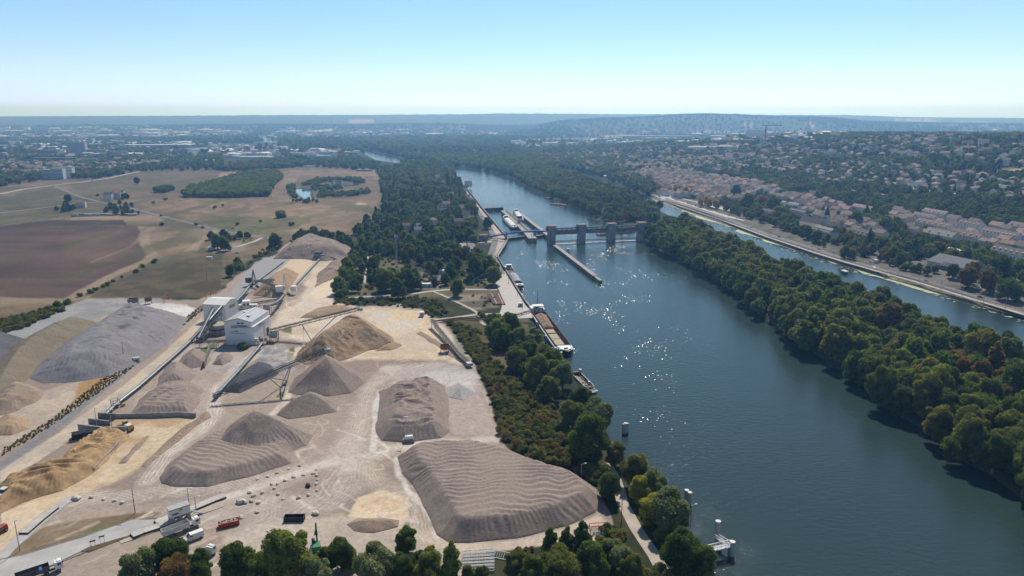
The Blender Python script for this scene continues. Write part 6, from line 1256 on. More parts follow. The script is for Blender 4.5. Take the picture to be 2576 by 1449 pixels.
def lobes_for(kind, seed):
    r = random.Random(seed); L = []
    if kind in ('round', 'wide'):
        H = 12.0; R = 4.9 if kind == 'round' else 6.2; zc = 6.5 if kind == 'round' else 5.9; L.append((0,0,zc-.4,R*.70,R*.70,4.3))
        for k in range(13): a = k*2.4 + r.uniform(-.4,.4); q = r.uniform(.45,.74)*R; z = zc + (k/12*7.2 - 4.2) + r.uniform(-.5,.5); s = r.uniform(.30,.46)*R; q *= 1 - .35*max(0,(z-zc)/3); L.append((q*math.cos(a), q*math.sin(a), z, s, s, s*r.uniform(.75,1.0)))
        for k in range(9): a = r.uniform(0,6.28); ph = r.uniform(-.4,1.3); L.append((R*.86*math.cos(a)*math.cos(ph), R*.86*math.sin(a)*math.cos(ph), zc + 4.6*math.sin(ph), *(r.uniform(.9,1.5),)*3))
        for k in range(3): L.append((r.uniform(-1.5,1.5), r.uniform(-1.5,1.5), zc + r.uniform(3.2,4.4), r.uniform(1.4,2.0), r.uniform(1.4,2.0), r.uniform(1.1,1.6)))
    elif kind == 'willow':
        L.append((0,0,5.6,3.2,3.2,3.4))
        for k in range(8): a = k*2.4; q = r.uniform(2.4,3.6); s = r.uniform(1.3,1.9); L.append((q*math.cos(a), q*math.sin(a), r.uniform(3.0,7.4), s, s, s*1.35))
        for k in range(4): L.append((r.uniform(-2,2), r.uniform(-2,2), r.uniform(7.6,9.4), 1.5, 1.5, 1.4))
    elif kind == 'poplar':
        for k in range(9): z = 2.5 + k*1.6; s = 1.75*math.sin(math.pi*min(.95,(k+1.2)/10.5))**.6; L.append((r.uniform(-.5,.5), r.uniform(-.5,.5), z, s, s, 1.5))
    elif kind == 'upright':
        for k in range(12): z = 2.0 + k*.9; s = 2.1*math.sin(math.pi*min(.96,(k+2.0)/14.2))**.8; a = k*2.4; L.append((.9*math.cos(a)*s/2, .9*math.sin(a)*s/2, z, s*.8, s*.8, 1.2))
    elif kind == 'conifer':
        for k in range(8): z = 2.2 + k*1.45; s = 3.3*(1-k/8.6); L.append((r.uniform(-.3,.3), r.uniform(-.3,.3), z, s, s, .95))
    elif kind == 'bush':
        for k in range(6): a = k*1.3; q = r.uniform(.4,1.4); s = r.uniform(.8,1.3); L.append((q*math.cos(a), q*math.sin(a), r.uniform(.6,1.7), s, s, s*.85))
    return L
def trunk_mesh(kind, seed):
    r = random.Random(seed); m = MB(); h = {'round':6.5,'wide':5.5,'willow':4.5,'poplar':10,'upright':8,'conifer':11,'bush':1.0}[kind]; r0 = {'poplar':.3,'conifer':.3,'bush':.12}.get(kind,.38)
    m.tube((0,0,-.4),(0,0,h*.5),r0,r0*.75,n=8,cap=False); m.tube((0,0,h*.5),(r.uniform(-.3,.3),r.uniform(-.3,.3),h),r0*.75,r0*.35,n=7,cap=False)
    for k in range(4 if kind in ('round','wide','willow') else 2):
        a = k*1.7 + r.uniform(0,1); z = h*r.uniform(.4,.6); m.tube((0,0,z),(2.4*math.cos(a),2.4*math.sin(a),z+h*.4),r0*.45,r0*.15,n=5,cap=False)
    return m.mesh("trunk", M['bark'])
CR, TRK = {}, {}
RAD = {'round':5.3,'wide':6.8,'willow':4.9,'poplar':1.9,'upright':2.6,'conifer':3.4,'bush':2.3}; HGT = {'round':11.8,'wide':11.0,'willow':10.2,'poplar':16.8,'upright':13.2,'conifer':13.4,'bush':2.8}
def get_crown(kind, leaf, var, hi):
    key = (kind, leaf, var, hi)
    if key not in CR:
        nl, sz = {2:(13000,.23), 1:(3200,.44), 0:(500,1.0)}[hi]
        if kind == 'bush': nl, sz = int(nl*.25), sz*.62
        if kind in ('poplar','conifer'): nl, sz = int(nl*.6), sz*.85
        CR[key] = crown_mesh("crown", hash((kind, var)) % 1000 + 7*var + hi, lobes_for(kind, var*13 + len(kind)), nl, sz, LEAF[leaf])
    return CR[key]
def get_trunk(kind, var):
    if (kind, var) not in TRK: TRK[(kind, var)] = trunk_mesh(kind, var)
    return TRK[(kind, var)]
TNAME = {'round':'broadleaf_tree','wide':'broadleaf_tree','willow':'willow_tree','poplar':'poplar_tree','upright':'broadleaf_tree','conifer':'conifer_tree','bush':'bush'}
NT = [0]
def put_tree(p, s, kind, leaf, label, group=None, hi=1, sz=1.0):
    NT[0] += 1; var = NT[0] % 4; t = thing(TNAME[kind], label, "bush" if kind == 'bush' else "tree", p, random.uniform(0, 6.28), group); t.scale = (s, s, s*sz)
    o = bpy.data.objects.new("trunk", get_trunk(kind, var)); COL.objects.link(o); o.parent = t
    o = bpy.data.objects.new("crown", get_crown(kind, leaf, var, hi)); COL.objects.link(o); o.parent = t; return t
def tree_px(u, v, rpx, kind, leaf, label, hi=1, sz=1.0, group=None):
    """crown centre read at u, v with half-width rpx"""
    zc = 6.0
    for _ in range(4):
        g = G(u, v, LAND + zc); D = math.hypot(g.y, CAMH - g.z); R = rpx*D/FPX; s = R/RAD[kind]; zc = HGT[kind]*.56*s*sz
    put_tree(Vector((g.x, g.y, float(land(g.x, g.y)))), s, kind, leaf, label, group, hi, sz); return g
TREE_XY = []
for u, v, r, kind, leaf, label in [
 (345,1428,48,'willow','willow',"pale grey green willow at the bottom edge, left end of the foreground trees"), (425,1395,44,'round','dark',"dark green tree hiding the tail of the tipper lorry"), (440,1440,50,'wide','brown',"broad olive brown crowned tree below the dark one by the tipper lorry"), (500,1420,34,'round','dark',"narrow dark tree between the brown crown and the lorry cab"),
 (592,1412,44,'round','dark',"dark green tree right beside the half hidden lorry cab"), (655,1425,34,'round','mid',"lower green tree left of the big bright foreground tree"), (720,1398,66,'round','mid',"biggest bright green foreground tree below the dark skip"), (790,1440,40,'willow','willow',"pale low tree under the green material handler"),
 (858,1392,38,'round','dark',"dark rounded tree standing alone right of the material handler"), (945,1425,52,'willow','willow',"pale grey green tree in the middle of the foreground row"), (1022,1357,31,'round','mid',"upright green tree rising above the foreground row"), (1010,1432,40,'round','dark',"dark green tree under the upright one"), (1078,1425,40,'round','mid',"green tree just left of the steel trusses"), (1135,1412,24,'upright','mid',"slim pointed green tree at the edge of the steel trusses"),
 (1300,1415,34,'round','olive',"olive tree right behind the steel grille"), (1345,1440,40,'round','dark',"dark tree at the bottom edge right of the trusses"), (1385,1372,22,'upright','dark',"pointed dark tree left of two at the toe of the huge gravel heap"), (1425,1365,20,'upright','mid',"pointed tree below the toe of the huge gravel heap"), (1465,1360,24,'upright','dark',"tallest pointed dark tree at the toe of the huge gravel heap"),
 (1410,1425,60,'wide','olive',"broad dark olive crown at the bottom edge near the footpath"), (1490,1410,44,'round','dark',"dark green tree beside the broad olive crown"), (1548,1395,40,'willow','willow',"silvery willow beside the footpath at the bottom"), (1590,1425,34,'round','olive',"olive tree crowding the footpath edge"), (1665,1440,30,'bush','olive',"olive bush where the footpath leaves the picture"),
 (1715,1385,52,'round','dark',"dark tree standing before the near white jetty"), (1765,1405,36,'round','dark',"small dark tree covering the shore end of the near jetty"), (1775,1440,26,'bush','olive',"bush on the bank below the near jetty"), (1680,1345,30,'bush','olive',"low olive bush under the yellow green trees"),
 (1612,1228,30,'round','yellow',"upper of two yellow green trees along the footpath"), (1645,1278,36,'round','yellow',"lower and larger yellow green tree along the footpath"), (1685,1282,54,'willow','willow',"large grey green willow leaning over the river beside white piles"), (1640,1215,36,'willow','willow',"grey green willow above the large one"), (1600,1180,38,'round','olive',"pale olive tree at the river edge beside the lamp post"), (1533,1218,32,'round','dark',"dark tree between the footpath and the huge gravel heap"),
 (1550,1140,28,'round','olive',"small olive tree at the water's edge below the round dark ones"), (1505,1180,28,'bush','olive',"bush on the slope above the footpath"), (1478,1095,56,'round','dark',"largest round dark tree on the river bank"), (1440,1040,34,'round','mid',"round green tree left of the riverbank willow"), (1505,1040,42,'willow','willow',"willow bulging over the water below the rusty barge"), (1462,1000,30,'round','dark',"dark tree beside the small jetty of the rusty barge"),
 (1415,940,34,'willow','willow',"willow at the water beyond the sand barge's bow"), (1350,1148,24,'round','olive',"lone small olive tree above the huge gravel heap"), (1385,975,30,'round','mid',"green tree above the bushes behind the rusty barge"), (1350,930,36,'round','mid',"round green tree behind the jetty of the sand barge"), (1335,885,30,'round','dark',"dark tree at the shore end of the sand barge jetty"), (1300,900,30,'round','mid',"green tree on the dry grass behind the barge jetty"),
 (1305,850,28,'round','mid',"bright green tree in the row beside the sand barge"), (1345,850,26,'willow','willow',"willow against the dark hull of the sand barge"), (1275,815,24,'round','mid',"bright green tree right under the ship loader"), (1300,822,20,'bush','mid',"leafy bush under the ship loader"),
 (1362,988,20,'round','dark',"very dark little tree among bank bushes"), (1150,722,20,'round','mid',"lone rounded tree in the triangle of dirt tracks"), (1212,790,12,'bush','olive',"bush at the fork of the dirt tracks"), (1242,690,22,'round','mid',"rounded green tree at the corner of the lock road"), (1225,665,24,'round','mid',"green tree above the steel beams"), (1195,670,26,'round','dark',"dark green tree at the depot's top edge"),
 (1020,700,26,'round','dark',"dark tree in the scrap yard"), (968,700,26,'round','mid',"green tree left of the grey container cabin"), (1000,722,24,'round','dark',"dark round tree in front of the caravans"), (1042,690,18,'willow','willow',"slender grey green tree in the middle of the camp"), (850,715,20,'round','mid',"lone green tree at the corner of the pale sand terrace"), (862,735,18,'bush','dark',"dark bush at the junction of the pale track"),
 (545,605,18,'round','mid',"round tree in the scrubby field corner, nearer the white hut"), (565,612,16,'round','dark',"darker round tree in the scrubby field corner"), (604,668,16,'bush','mid',"bush beside the power pole line"), (344,453,8,'round','dark',"single dark round tree in the big dry meadow"), (706,536,17,'bush','olive',"olive bush around the meadow power pole"), (732,562,8,'bush','dark',"small dark bush in the dry meadow"), (790,574,12,'bush','dark',"dark bush at the edge of the meadow near the far mound"), (170,498,10,'round','dark',"dark round tree beside the straight country road"),
 (610,868,16,'bush','mid',"green bush growing at the wall of the white hall"), (1285,574,20,'round','dark',"dark round tree on the lock road verge")]:
    if label.startswith("dark round tree on the lock"): u, v, r = 1226, 560, 13
    g = tree_px(u, v, r, kind, leaf, label, 2 if r > 26 else 1); TREE_XY.append((g.x, g.y, r))
# hedge-line bushes of the fields
for k, (u, v, r) in enumerate([(387,655,9),(358,668,7),(342,680,8),(306,695,5),(284,705,6),(270,713,8),(260,718,7),(240,726,7),(228,731,9),(200,741,8),(168,757,12),(655,555,5),(540,520,6),(460,482,6),(385,508,5),(415,500,5),(245,490,5),(560,516,4),(510,571,5),(493,563,5),(407,562,7),(597,562,6),(405,541,4)]):
    tree_px(u, v, r, 'bush', 'dark', "dark bush in the broken hedge line at the edge of the fields", 0, 1, "field hedge bushes")
# ---- the river island: nearest crowns one by one, the rest joins the woodland
ISL = RIVER_R[19:] + CH_L[0:15]
def scatter(poly, sp, seed, zz=LAND):
    Q = [tuple(G(u, v, zz)[:2]) for u, v in poly]; xs = [q[0] for q in Q]; ys = [q[1] for q in Q]; r = np.random.RandomState(seed)
    gx, gy = np.meshgrid(np.arange(min(xs), max(xs), sp), np.arange(min(ys), max(ys), sp*.9)); gx[1::2] += sp/2
    gx = gx + r.uniform(-.34,.34,gx.shape)*sp; gy = gy + r.uniform(-.34,.34,gy.shape)*sp; d = sdist(gx, gy, Q); k = d > .6; return gx[k], gy[k], d[k]
WOOD = []   # x, y, z, scale, kind index
KINDS_W = [('round','dark'),('round','mid'),('wide','dark'),('round','olive'),('willow','willow'),('poplar','dark'),('conifer','conifer'),('bush','dark'),('bush','olive'),('round','brown'),('wide','mid'),('bush','scrub')]
ix, iy, idd = scatter(ISL, 9.6, 3); od = np.argsort(iy); rr = random.Random(21); cnt = 0
for j in od:
    x, y = ix[j], iy[j]
    if y < 60 or x > y*1.25 + 60: continue
    z = float(land(x, y)); edge = idd[j] < 7; q = rr.random(); n = float(noise(x/40, y/40, 77))
    leaf = 'willow' if (edge and q < .22) else ('brown' if n > .83 and q < .6 else ('olive' if q < .30 else ('mid' if q < .66 else 'dark')))
    kind = 'willow' if leaf == 'willow' else ('wide' if q > .8 else ('upright' if .44 < q < .54 else 'round')); s = rr.choice([rr.uniform(.7,1.0), rr.uniform(.95,1.3), rr.uniform(1.2,1.6)])*(.92 if edge else 1.08)
    if cnt < 150 and y < 700 and x < y*.80 + 25:
        side = "leaning over the river edge of the wooded island" if edge and float((x - QA.x)*QN.x + (y-QA.y)*QN.y) < -75 else ("along the channel side of the wooded island" if edge else "inside the dense wood of the river island")
        w = {'willow':'grey green willow', 'brown':'rusty brown tree', 'olive':'olive green tree', 'mid':'fresh green tree', 'dark':'dark green tree'}[leaf]
        put_tree(Vector((x, y, z-.4)), s, kind, leaf, "%s %s" % (w, side), "trees " + side, 2 if y < 330 else 1, rr.uniform(.85, 1.35)); cnt += 1
    else: WOOD.append((x, y, z, s*1.05, {'dark':0,'mid':1,'olive':3,'willow':4,'brown':9}[leaf]))
tree_px(2540,1092,34,'round','gold',"golden yellow tree standing out at the river edge of the island",2); tree_px(2270,870,16,'round','gold',"small yellowing tree in the middle of the island wood",1)
# ---- town trees by the quay and in the park
for k in range(16): tree_px(1944 + k*8.0 + (k//5)*3, 556 + k*3.9, 6.2, 'round', 'dark', "clipped round tree in the row along the town embankment", 1, .9, "clipped trees on the embankment")
for u, v, r, kind, leaf, label in [(1997,566,14,'wide','dark',"broad dark tree near the market canopies"),(2031,583,15,'round','dark',"dark green tree before the grey mansard block"),(2052,592,15,'round','olive',"yellow olive tree before the grey mansard block"),(2020,577,12,'round','dark',"dark tree left of the olive one by the road bend"),(2125,632,15,'round','olive',"left tree of the pair shading the riverside forecourt"),(2143,638,13,'round','olive',"right tree of the pair shading the riverside forecourt"),(2186,608,13,'conifer','conifer',"dark cedar beside the brown roofed mansion"),(2222,605,20,'wide','dark',"big dark tree behind the park cedar"),(2178,634,10,'round','purple',"purple leaved tree in the riverside park"),(2300,610,20,'wide','dark',"broad tree between the park and the pale block"),(2362,625,18,'round','brown',"rusty brown tree left of the grey roofed hall"),
    (2434,695,24,'round','brown',"left of two big rusty brown trees by the riverside road"),(2482,705,24,'round','brown',"right of two big rusty brown trees by the riverside road"),(2535,715,34,'wide','dark',"huge dark tree at the right end of the riverside road"),(2510,668,26,'round','dark',"dark tree before the long white house"),(2395,680,17,'round','dark',"dark tree at the small car park"),(2309,672,11,'round','mid',"first small round tree beside the gym hall"),(2331,679,11,'round','mid',"second small round tree beside the gym hall"),(2352,675,10,'round','mid',"third small round tree beside the gym hall"),(2262,650,15,'round','dark',"dark round tree in the park near the landing stage"),(2300,632,14,'conifer','conifer',"tall spreading cedar in the riverside park"),(2245,635,17,'round','mid',"green tree left of the spreading cedar"),
    (2225,560,18,'round','mid',"bright rounded tree between the church and the long blocks"),(1945,512,20,'round','mid',"left tree of the wooded park above the embankment"),(1915,500,22,'wide','brown',"brownish tree crown in the park behind the square"),(1880,505,18,'round','mid',"green tree at the edge of the square's park"),(1960,525,18,'wide','mid',"low broad tree of the park behind the clipped row"),(1850,480,14,'round','dark',"dark tree behind the houses of the square"),(2178,540,10,'conifer','conifer',"dark conifer right of the church spire"),(2150,550,18,'round','dark',"dark tree right of the church nave")]:
    p = P(u, v + r*1.2); s = r*math.hypot(p.y, CAMH-p.z)/FPX/RAD[kind]; put_tree(p, s, kind, leaf, label, None, 1)
for k, (u, v) in enumerate([(1733,489),(1700,487),(1712,489),(1725,492),(1658,484),(1762,520),(1778,516),(1785,522),(1800,524)]):
    p = P(u, v); put_tree(p, 4.2*math.hypot(p.y,140)/FPX*2/RAD['round'], 'round', 'gold', "yellowing street tree on the town square", "yellowing trees on the square", 1, 1.2)
# ---- camp and peninsula trees nearest the quarry
pr = random.Random(9); npn = 0
for poly, sp, nm in (([(905,612),(960,607),(1010,628),(1080,632),(1150,640),(1195,648),(1235,672),(1250,700),(1240,708),(1190,662),(1100,655),(1000,650),(915,640)], 11.5, "in the tall tree belt behind the camp"), ([(885,640),(905,650),(915,690),(905,720),(850,745),(838,740),(868,690)], 11, "in the green belt beside the sand terrace")):
    x_, y_, d_ = scatter(poly, sp, 5)
    for x, y in zip(x_, y_):
        q = pr.random(); leaf = 'dark' if q < .6 else ('mid' if q < .85 else 'willow'); put_tree(Vector((x, y, float(land(x,y)))), pr.uniform(.8,1.2), 'round' if q < .8 else 'willow', leaf, "%s tree %s" % ({'dark':'dark green','mid':'fresh green','willow':'grey green'}[leaf], nm), "trees " + nm, 1)
# ---- woodland: everything farther off that nobody could count
def zone(poly, sp, seed, kinds, smin, smax, dens=1.0):
    x_, y_, d_ = scatter(poly, sp, seed); r = random.Random(seed)
    for x, y in zip(x_, y_):
        if r.random() > dens: continue
        WOOD.append((x, y, float(land(x,y)), r.uniform(smin,smax), r.choice(kinds)))
DK = [0,0,1,2,3]
zone([(955,445),(1010,416),(1130,427),(1152,468),(1185,515),(1196,545),(1198,575),(1205,598),(1195,612),(1130,612),(1010,622),(960,600),(890,592),(905,572),(940,555),(962,530),(965,480)], 11, 7, [0,1,1,2,3,3,4,5,6,10,10], .6, 1.2, .66)
zone([(458,497),(478,478),(556,458),(600,442),(650,436),(700,436),(712,450),(690,468),(678,494),(560,499)], 8, 8, [4,4,1,1,0], .8, 1.1)
for q in ([(722,470),(742,468),(742,486),(748,500),(735,500),(724,488)], [(795,498),(890,494),(935,488),(930,480),(890,484),(800,488)], [(755,468),(800,452),(905,450),(925,462),(905,462),(860,455),(828,456),(790,466)], [(783,474),(800,468),(828,472),(865,476),(830,480),(790,482)]): zone(q, 7, 9, [4,4,1,0], .42, .75, .9)
zone([(726,505),(745,511),(800,512),(795,507),(750,507)], 6, 61, [8,4], .5, .8, .6)
zone([(690,640),(735,600),(770,590),(850,595),(885,605),(890,625),(880,632),(810,606),(760,602),(720,618)], 8, 10, [0,0,7,1], .5, .9, .9)
zone([(540,745),(600,688),(680,642),(715,610),(690,610),(640,640),(590,680),(555,710),(535,735)], 7, 11, [11,8,11,7,0], .5, 1.3, .4)
zone([(-60,830),(0,806),(80,790),(150,762),(165,782),(60,825),(0,845),(-60,870)], 4, 12, [11,8,7], .7, 1.4, .9)
zone([(0,1152),(0,1132),(130,1052),(250,957),(310,917),(420,832),(500,772),(512,764),(520,775),(430,846),(330,931),(255,986),(120,1081)], 1.4, 13, [11,11,8], .16, .30, .9)
zone([(840,750),(1000,752),(1060,745),(1100,760),(1140,790),(1085,800),(1060,778),(1000,772),(900,770),(832,768)], 4.5, 14, [11,8,7], .5, 1.1, .75)
zone([(1125,812),(1190,830),(1240,900),(1300,960),(1345,1000),(1400,1050),(1440,1110),(1460,1165),(1430,1188),(1350,1160),(1285,1132),(1262,1100),(1248,1050),(1232,990),(1195,910)], 3.6, 15, [11,8,11,11,7], .7, 1.5, .92)
zone([(1190,830),(1240,812),(1330,830),(1345,860),(1400,930),(1430,960),(1480,1010),(1520,1070),(1500,1110),(1440,1090),(1340,990),(1280,930)], 5.5, 16, [11,8,0,1], .6, 1.3, .3)
zone([(1430,1190),(1480,1165),(1520,1150),(1560,1160),(1590,1250),(1660,1340),(1700,1400),(1720,1449),(1760,1500),(1640,1500),(1640,1420),(1570,1330),(1545,1300),(1535,1265),(1500,1225)], 3.4, 17, [11,8,11,8,7], .6, 1.3, .85)
zone([(1540,1300),(1560,1330),(1610,1400),(1640,1449),(1640,1520),(1300,1520),(1290,1400),(1350,1372),(1480,1372)], 4.2, 18, [8,11,7,11], .7, 1.3, .8)
zone([(560,1449),(800,1420),(1150,1430),(1290,1415),(1290,1560),(300,1560),(330,1430)], 6, 20, [0,3,8], .35, .75, .35)
zone([(900,645),(990,650),(1100,660),(1190,690),(1240,720),(1240,728),(1130,726),(1060,735),(900,744),(880,735)], 6, 22, [11,8,7,11,0], .5, 1.2, .42)
zone([(1145,745),(1200,742),(1250,748),(1212,778),(1185,775)], 5, 23, [8,8], .4, .9, .3)
zone([(505,607),(530,598),(600,592),(640,600),(625,608),(540,612)], 7, 24, [7,0,8], .4, .9, .5)
zone([(255,535),(275,512),(320,515),(360,530),(350,540),(300,544)], 8, 25, [0,7,1], .35, .7, .5)
zone([(262,503),(300,495),(330,497),(320,505)], 8, 26, [0,7], .5, .8, .5); zone([(385,485),(395,478),(430,474),(440,478),(420,486)], 7, 27, [0], .6, .9, .9)
zone([(135,530),(170,520),(200,528),(160,536)], 7, 28, [7,0], .6, 1., .5)
zone([(1615,596),(1690,552),(1800,610),(1900,662),(1960,700),(1880,760),(1800,705),(1700,650),(1640,618)], 9.4, 29, [0,1,0,3,4], .95, 1.4, .0)
# mid and far distance
EXCL = [[(-700,600),(-60,480),(140,452),(250,449),(350,433),(545,428),(560,432),(600,431),(700,425),(770,420),(950,432),(955,450),(965,530),(930,560),(880,600),(560,720),(-700,1000)], [(-700,480),(0,472),(120,462),(130,480),(-700,560)], [(1160,420),(1290,449),(1400,505),(1620,590),(1600,640),(1250,640),(1160,470),(1135,425)], [(2495,436),(2540,424),(2700,418),(2700,446),(2545,445)],
        [(1650,440),(1680,442),(1690,515),(1650,500)], [(1610,492),(1700,490),(1800,515),(1900,545),(2050,585),(2100,640),(1900,590),(1700,520)], [(1660,500),(2000,470),(2150,480),(2400,490),(2700,540),(2700,900),(1660,640)], [(955,445),(1010,416),(1130,427),(1196,545),(1205,612),(960,600),(890,592),(905,572),(965,480)], [(2300,440),(2330,446),(2440,490),(2260,470)], [(900,384),(930,388),(1018,412),(1036,426),(990,428),(930,410),(895,396)], [(640,357),(705,357),(712,368),(630,368)]]
EXF = [[(1480,345),(1560,339),(1790,348),(1780,353),(1600,352)], [(1290,350),(1480,348),(1560,352),(1500,358),(1300,356)], [(500,372),(640,370),(700,376),(560,380)], [(330,375),(470,361),(480,373),(335,380)], [(520,362),(640,362),(640,370),(520,372)], [(560,390),(690,378),(720,400),(560,420)], [(770,378),(860,380),(850,402),(770,408)]]
def band(y0, y1, sp, seed, smin, smax, dfun):
    r = np.random.RandomState(seed); gx, gy = np.meshgrid(np.arange(-y1*.8, y1*.8, sp), np.arange(y0, y1, sp)); gx = gx.ravel() + r.uniform(-.48,.48,gx.size)*sp; gy = gy.ravel() + r.uniform(-.48,.48,gy.size)*sp
    k = np.abs(gx) < gy*.78 + 40; gx, gy = gx[k], gy[k]; z = land(gx, gy); u, v = PR(gx, gy, z); keep = r.rand(len(gx)) < dfun(u, v, gx, gy)
    for e in EXCL + EXF: keep &= sdist(u, v, e) < 0
    for w in WATERS: keep &= sdist(gx, gy, w) < -2.5
    keep &= ~house_at(gx, gy)
    gx, gy, z, u = gx[keep], gy[keep], z[keep], u[keep]; sp_n = noise(gx/55, gy/55, 61); q = r.rand(len(gx))
    kd = np.where(q < .36, 0, np.where(q < .58, 1, np.where(q < .72, 2, np.where(q < .82, 3, np.where(q < .90, 10, np.where(q < .95, 6, 9))))))
    kd = np.where((sp_n > .72) & (q < .5), 4, kd); s = r.uniform(smin, smax, len(gx))
    WOOD.extend(zip(gx.tolist(), gy.tolist(), z.tolist(), s.tolist(), kd.tolist()))
def d_mid(u, v, x, y):
    n = noise(x/110, y/110, 41); d = np.where(n > .33, .85, .35)
    d = np.where((u > 1640) & (v < 480), np.where(n > .5, .75, .36), d); d = np.where((u < 950) & (v < 440), np.where(n > .55, .8, .26), d)
    return np.where((u > 950) & (u < 1500) & (v > 372), .97, d)
def d_far(u, v, x, y):
    n = noise(x/300, y/420, 43); d = np.where(n > .45, .85, .25); return np.where((u < 900) & (y < 6000), np.where(n > .6, .7, .22), d)
def cloud(name, pts, protos, kind='stuff'):
    A = np.array(pts, float); me = bpy.data.meshes.new(name); me.vertices.add(len(A)); me.vertices.foreach_set("co", A[:, :3].ravel().astype(np.float32))
    r = np.random.RandomState(3)
    for nm, tp, val in (("pick", 'INT', A[:,4].astype(np.int32)), ("turn", 'FLOAT', (A[:,5] if A.shape[1] > 5 else r.uniform(0,6.28,len(A))).astype(np.float32)), ("size", 'FLOAT', A[:,3].astype(np.float32))):
        a = me.attributes.new(nm, tp, 'POINT'); a.data.foreach_set("value", val)
    o = bpy.data.objects.new(name, me); COL.objects.link(o); o['kind'] = kind
    cl = bpy.data.collections.new(name + "_kinds")
    for k, m in enumerate(protos): c = bpy.data.objects.new("kind_%02d_%s" % (k, name), m); cl.objects.link(c)
    g = bpy.data.node_groups.new(name, 'GeometryNodeTree'); g.interface.new_socket("Geometry", in_out='INPUT', socket_type='NodeSocketGeometry'); g.interface.new_socket("Geometry", in_out='OUTPUT', socket_type='NodeSocketGeometry')
    n = g.nodes; l = g.links; gi, go = n.new("NodeGroupInput"), n.new("NodeGroupOutput"); ip = n.new("GeometryNodeInstanceOnPoints"); ci = n.new("GeometryNodeCollectionInfo"); ci.inputs["Collection"].default_value = cl; ci.inputs["Separate Children"].default_value = True; ci.inputs["Reset Children"].default_value = True
    def at(nm, tp): q = n.new("GeometryNodeInputNamedAttribute"); q.data_type = tp; q.inputs["Name"].default_value = nm; return q.outputs["Attribute"]
    ip.inputs["Pick Instance"].default_value = True; l.new(gi.outputs[0], ip.inputs["Points"]); l.new(ci.outputs[0], ip.inputs["Instance"]); l.new(at("pick",'INT'), ip.inputs["Instance Index"])
    cx = n.new("ShaderNodeCombineXYZ"); l.new(at("turn",'FLOAT'), cx.inputs[2]); l.new(cx.outputs[0], ip.inputs["Rotation"]); l.new(at("size",'FLOAT'), ip.inputs["Scale"]); l.new(ip.outputs[0], go.inputs[0])
    o.modifiers.new("scatter", 'NODES').node_group = g; return o
# ================================================================ TOWN
def house_proto(L, D, h, rh, wm_, rm, hip=0.0, chim=1, wins=0, dorm=0, name="house"):
    t = thing(name, "", "house"); m = MB()
    if hip: m.box((0,0,h/2),(L,D,h))
    else: m.gwall(L, D, h, h+rh-.12)
    m.build("wall", wm_, t); m = MB(); m.gable(L, D, h-.05, h+rh, .4, .22, hip); r = m.build("roof", rm, t)
    for k in range(chim): m = MB(); m.box((-L*.32 + k*L*.6, D*.12, h+rh*.9), (.9,.7,1.6)); m.build("chimney", M['rust'], r)
    st = max(1, int(h/2.9)); n = wins
    for s in range(st):
        for k in range(n):
            m = MB(); m.box((-L/2 + L*(k+.5)/n, -D/2-.03, 1.5 + s*2.85), (1.0,.1,1.45)); m.build("window", M['glass'], t)
    for k in range(dorm):
        x = -L/2 + L*(k+.5)/dorm; m = MB(); m.box((x, -D*.30, h+rh*.42), (1.5, D*.22, 1.5)); m.build("dormer", wm_, r)
    return t
PROTO = [(house_proto(10,8.5,6.2,3.2,M_WALL[i],M_ROOF[j]), rn, wn) for i, j, rn, wn in ((0,0,'pinkish tiled','cream'),(3,1,'brown tiled','white'),(1,0,'pinkish tiled','beige'),(3,3,'slate','white'),(0,2,'dark brown','cream'),(2,5,'orange tiled','tan'),(4,4,'grey','grey'))]
PROTO2 = [(house_proto(15,9,8.2,3.6,M_WALL[i],M_ROOF[j],0,2), rn, wn) for i, j, rn, wn in ((0,1,'brown tiled','cream'),(1,2,'dark brown','beige'),(2,0,'pinkish tiled','tan'),(4,1,'brown tiled','grey'),(3,5,'orange tiled','white'))]
PROTO3 = [(house_proto(11,10,6.6,2.8,M_WALL[i],M_ROOF[j],4.2), rn, wn) for i, j, rn, wn in ((3,0,'hipped pinkish','white'),(0,5,'hipped orange','cream'),(3,4,'hipped grey','white'))]
ALLP = PROTO + PROTO2 + PROTO3
H_XY = []
def near_house(x, y, r=11):
    return any((x-a)**2 + (y-b)**2 < (r+c)**2 for a, b, c in H_XY)
LMK = [("the church spire", P(2070,565)), ("the town square", P(1790,512)), ("the steep town street", P(1668,480)), ("the white train", P(2190,488)), ("the hillside stubble field", P(2540,432)), ("the brown roofed mansion", P(2155,605)), ("the long terrace blocks", P(2400,575)), ("the bright glass roofs", P(1570,438)), ("the hill road", P(2370,484)), ("the red roofed hall", P(2075,366))]
LCNT = {}
def add_house(x, y, rz, pi, s, grp="houses of the riverside town"):
    pr, rn, wn = ALLP[pi]; d = [((lp.x-x)**2 + (lp.y-y)**2, ln) for ln, lp in LMK]; dd, ln = min(d)
    q = "close by" if dd < 70**2 else ("a short way from" if dd < 160**2 else "well away from")
    lab = "%s house with %s roof %s %s" % (wn, rn, q if q != "close by" else "close to", ln)
    copy_thing(pr, (x, y, float(land(x, y))-.5), rz, s, lab, "houses around " + ln); H_XY.append((x, y, 6))
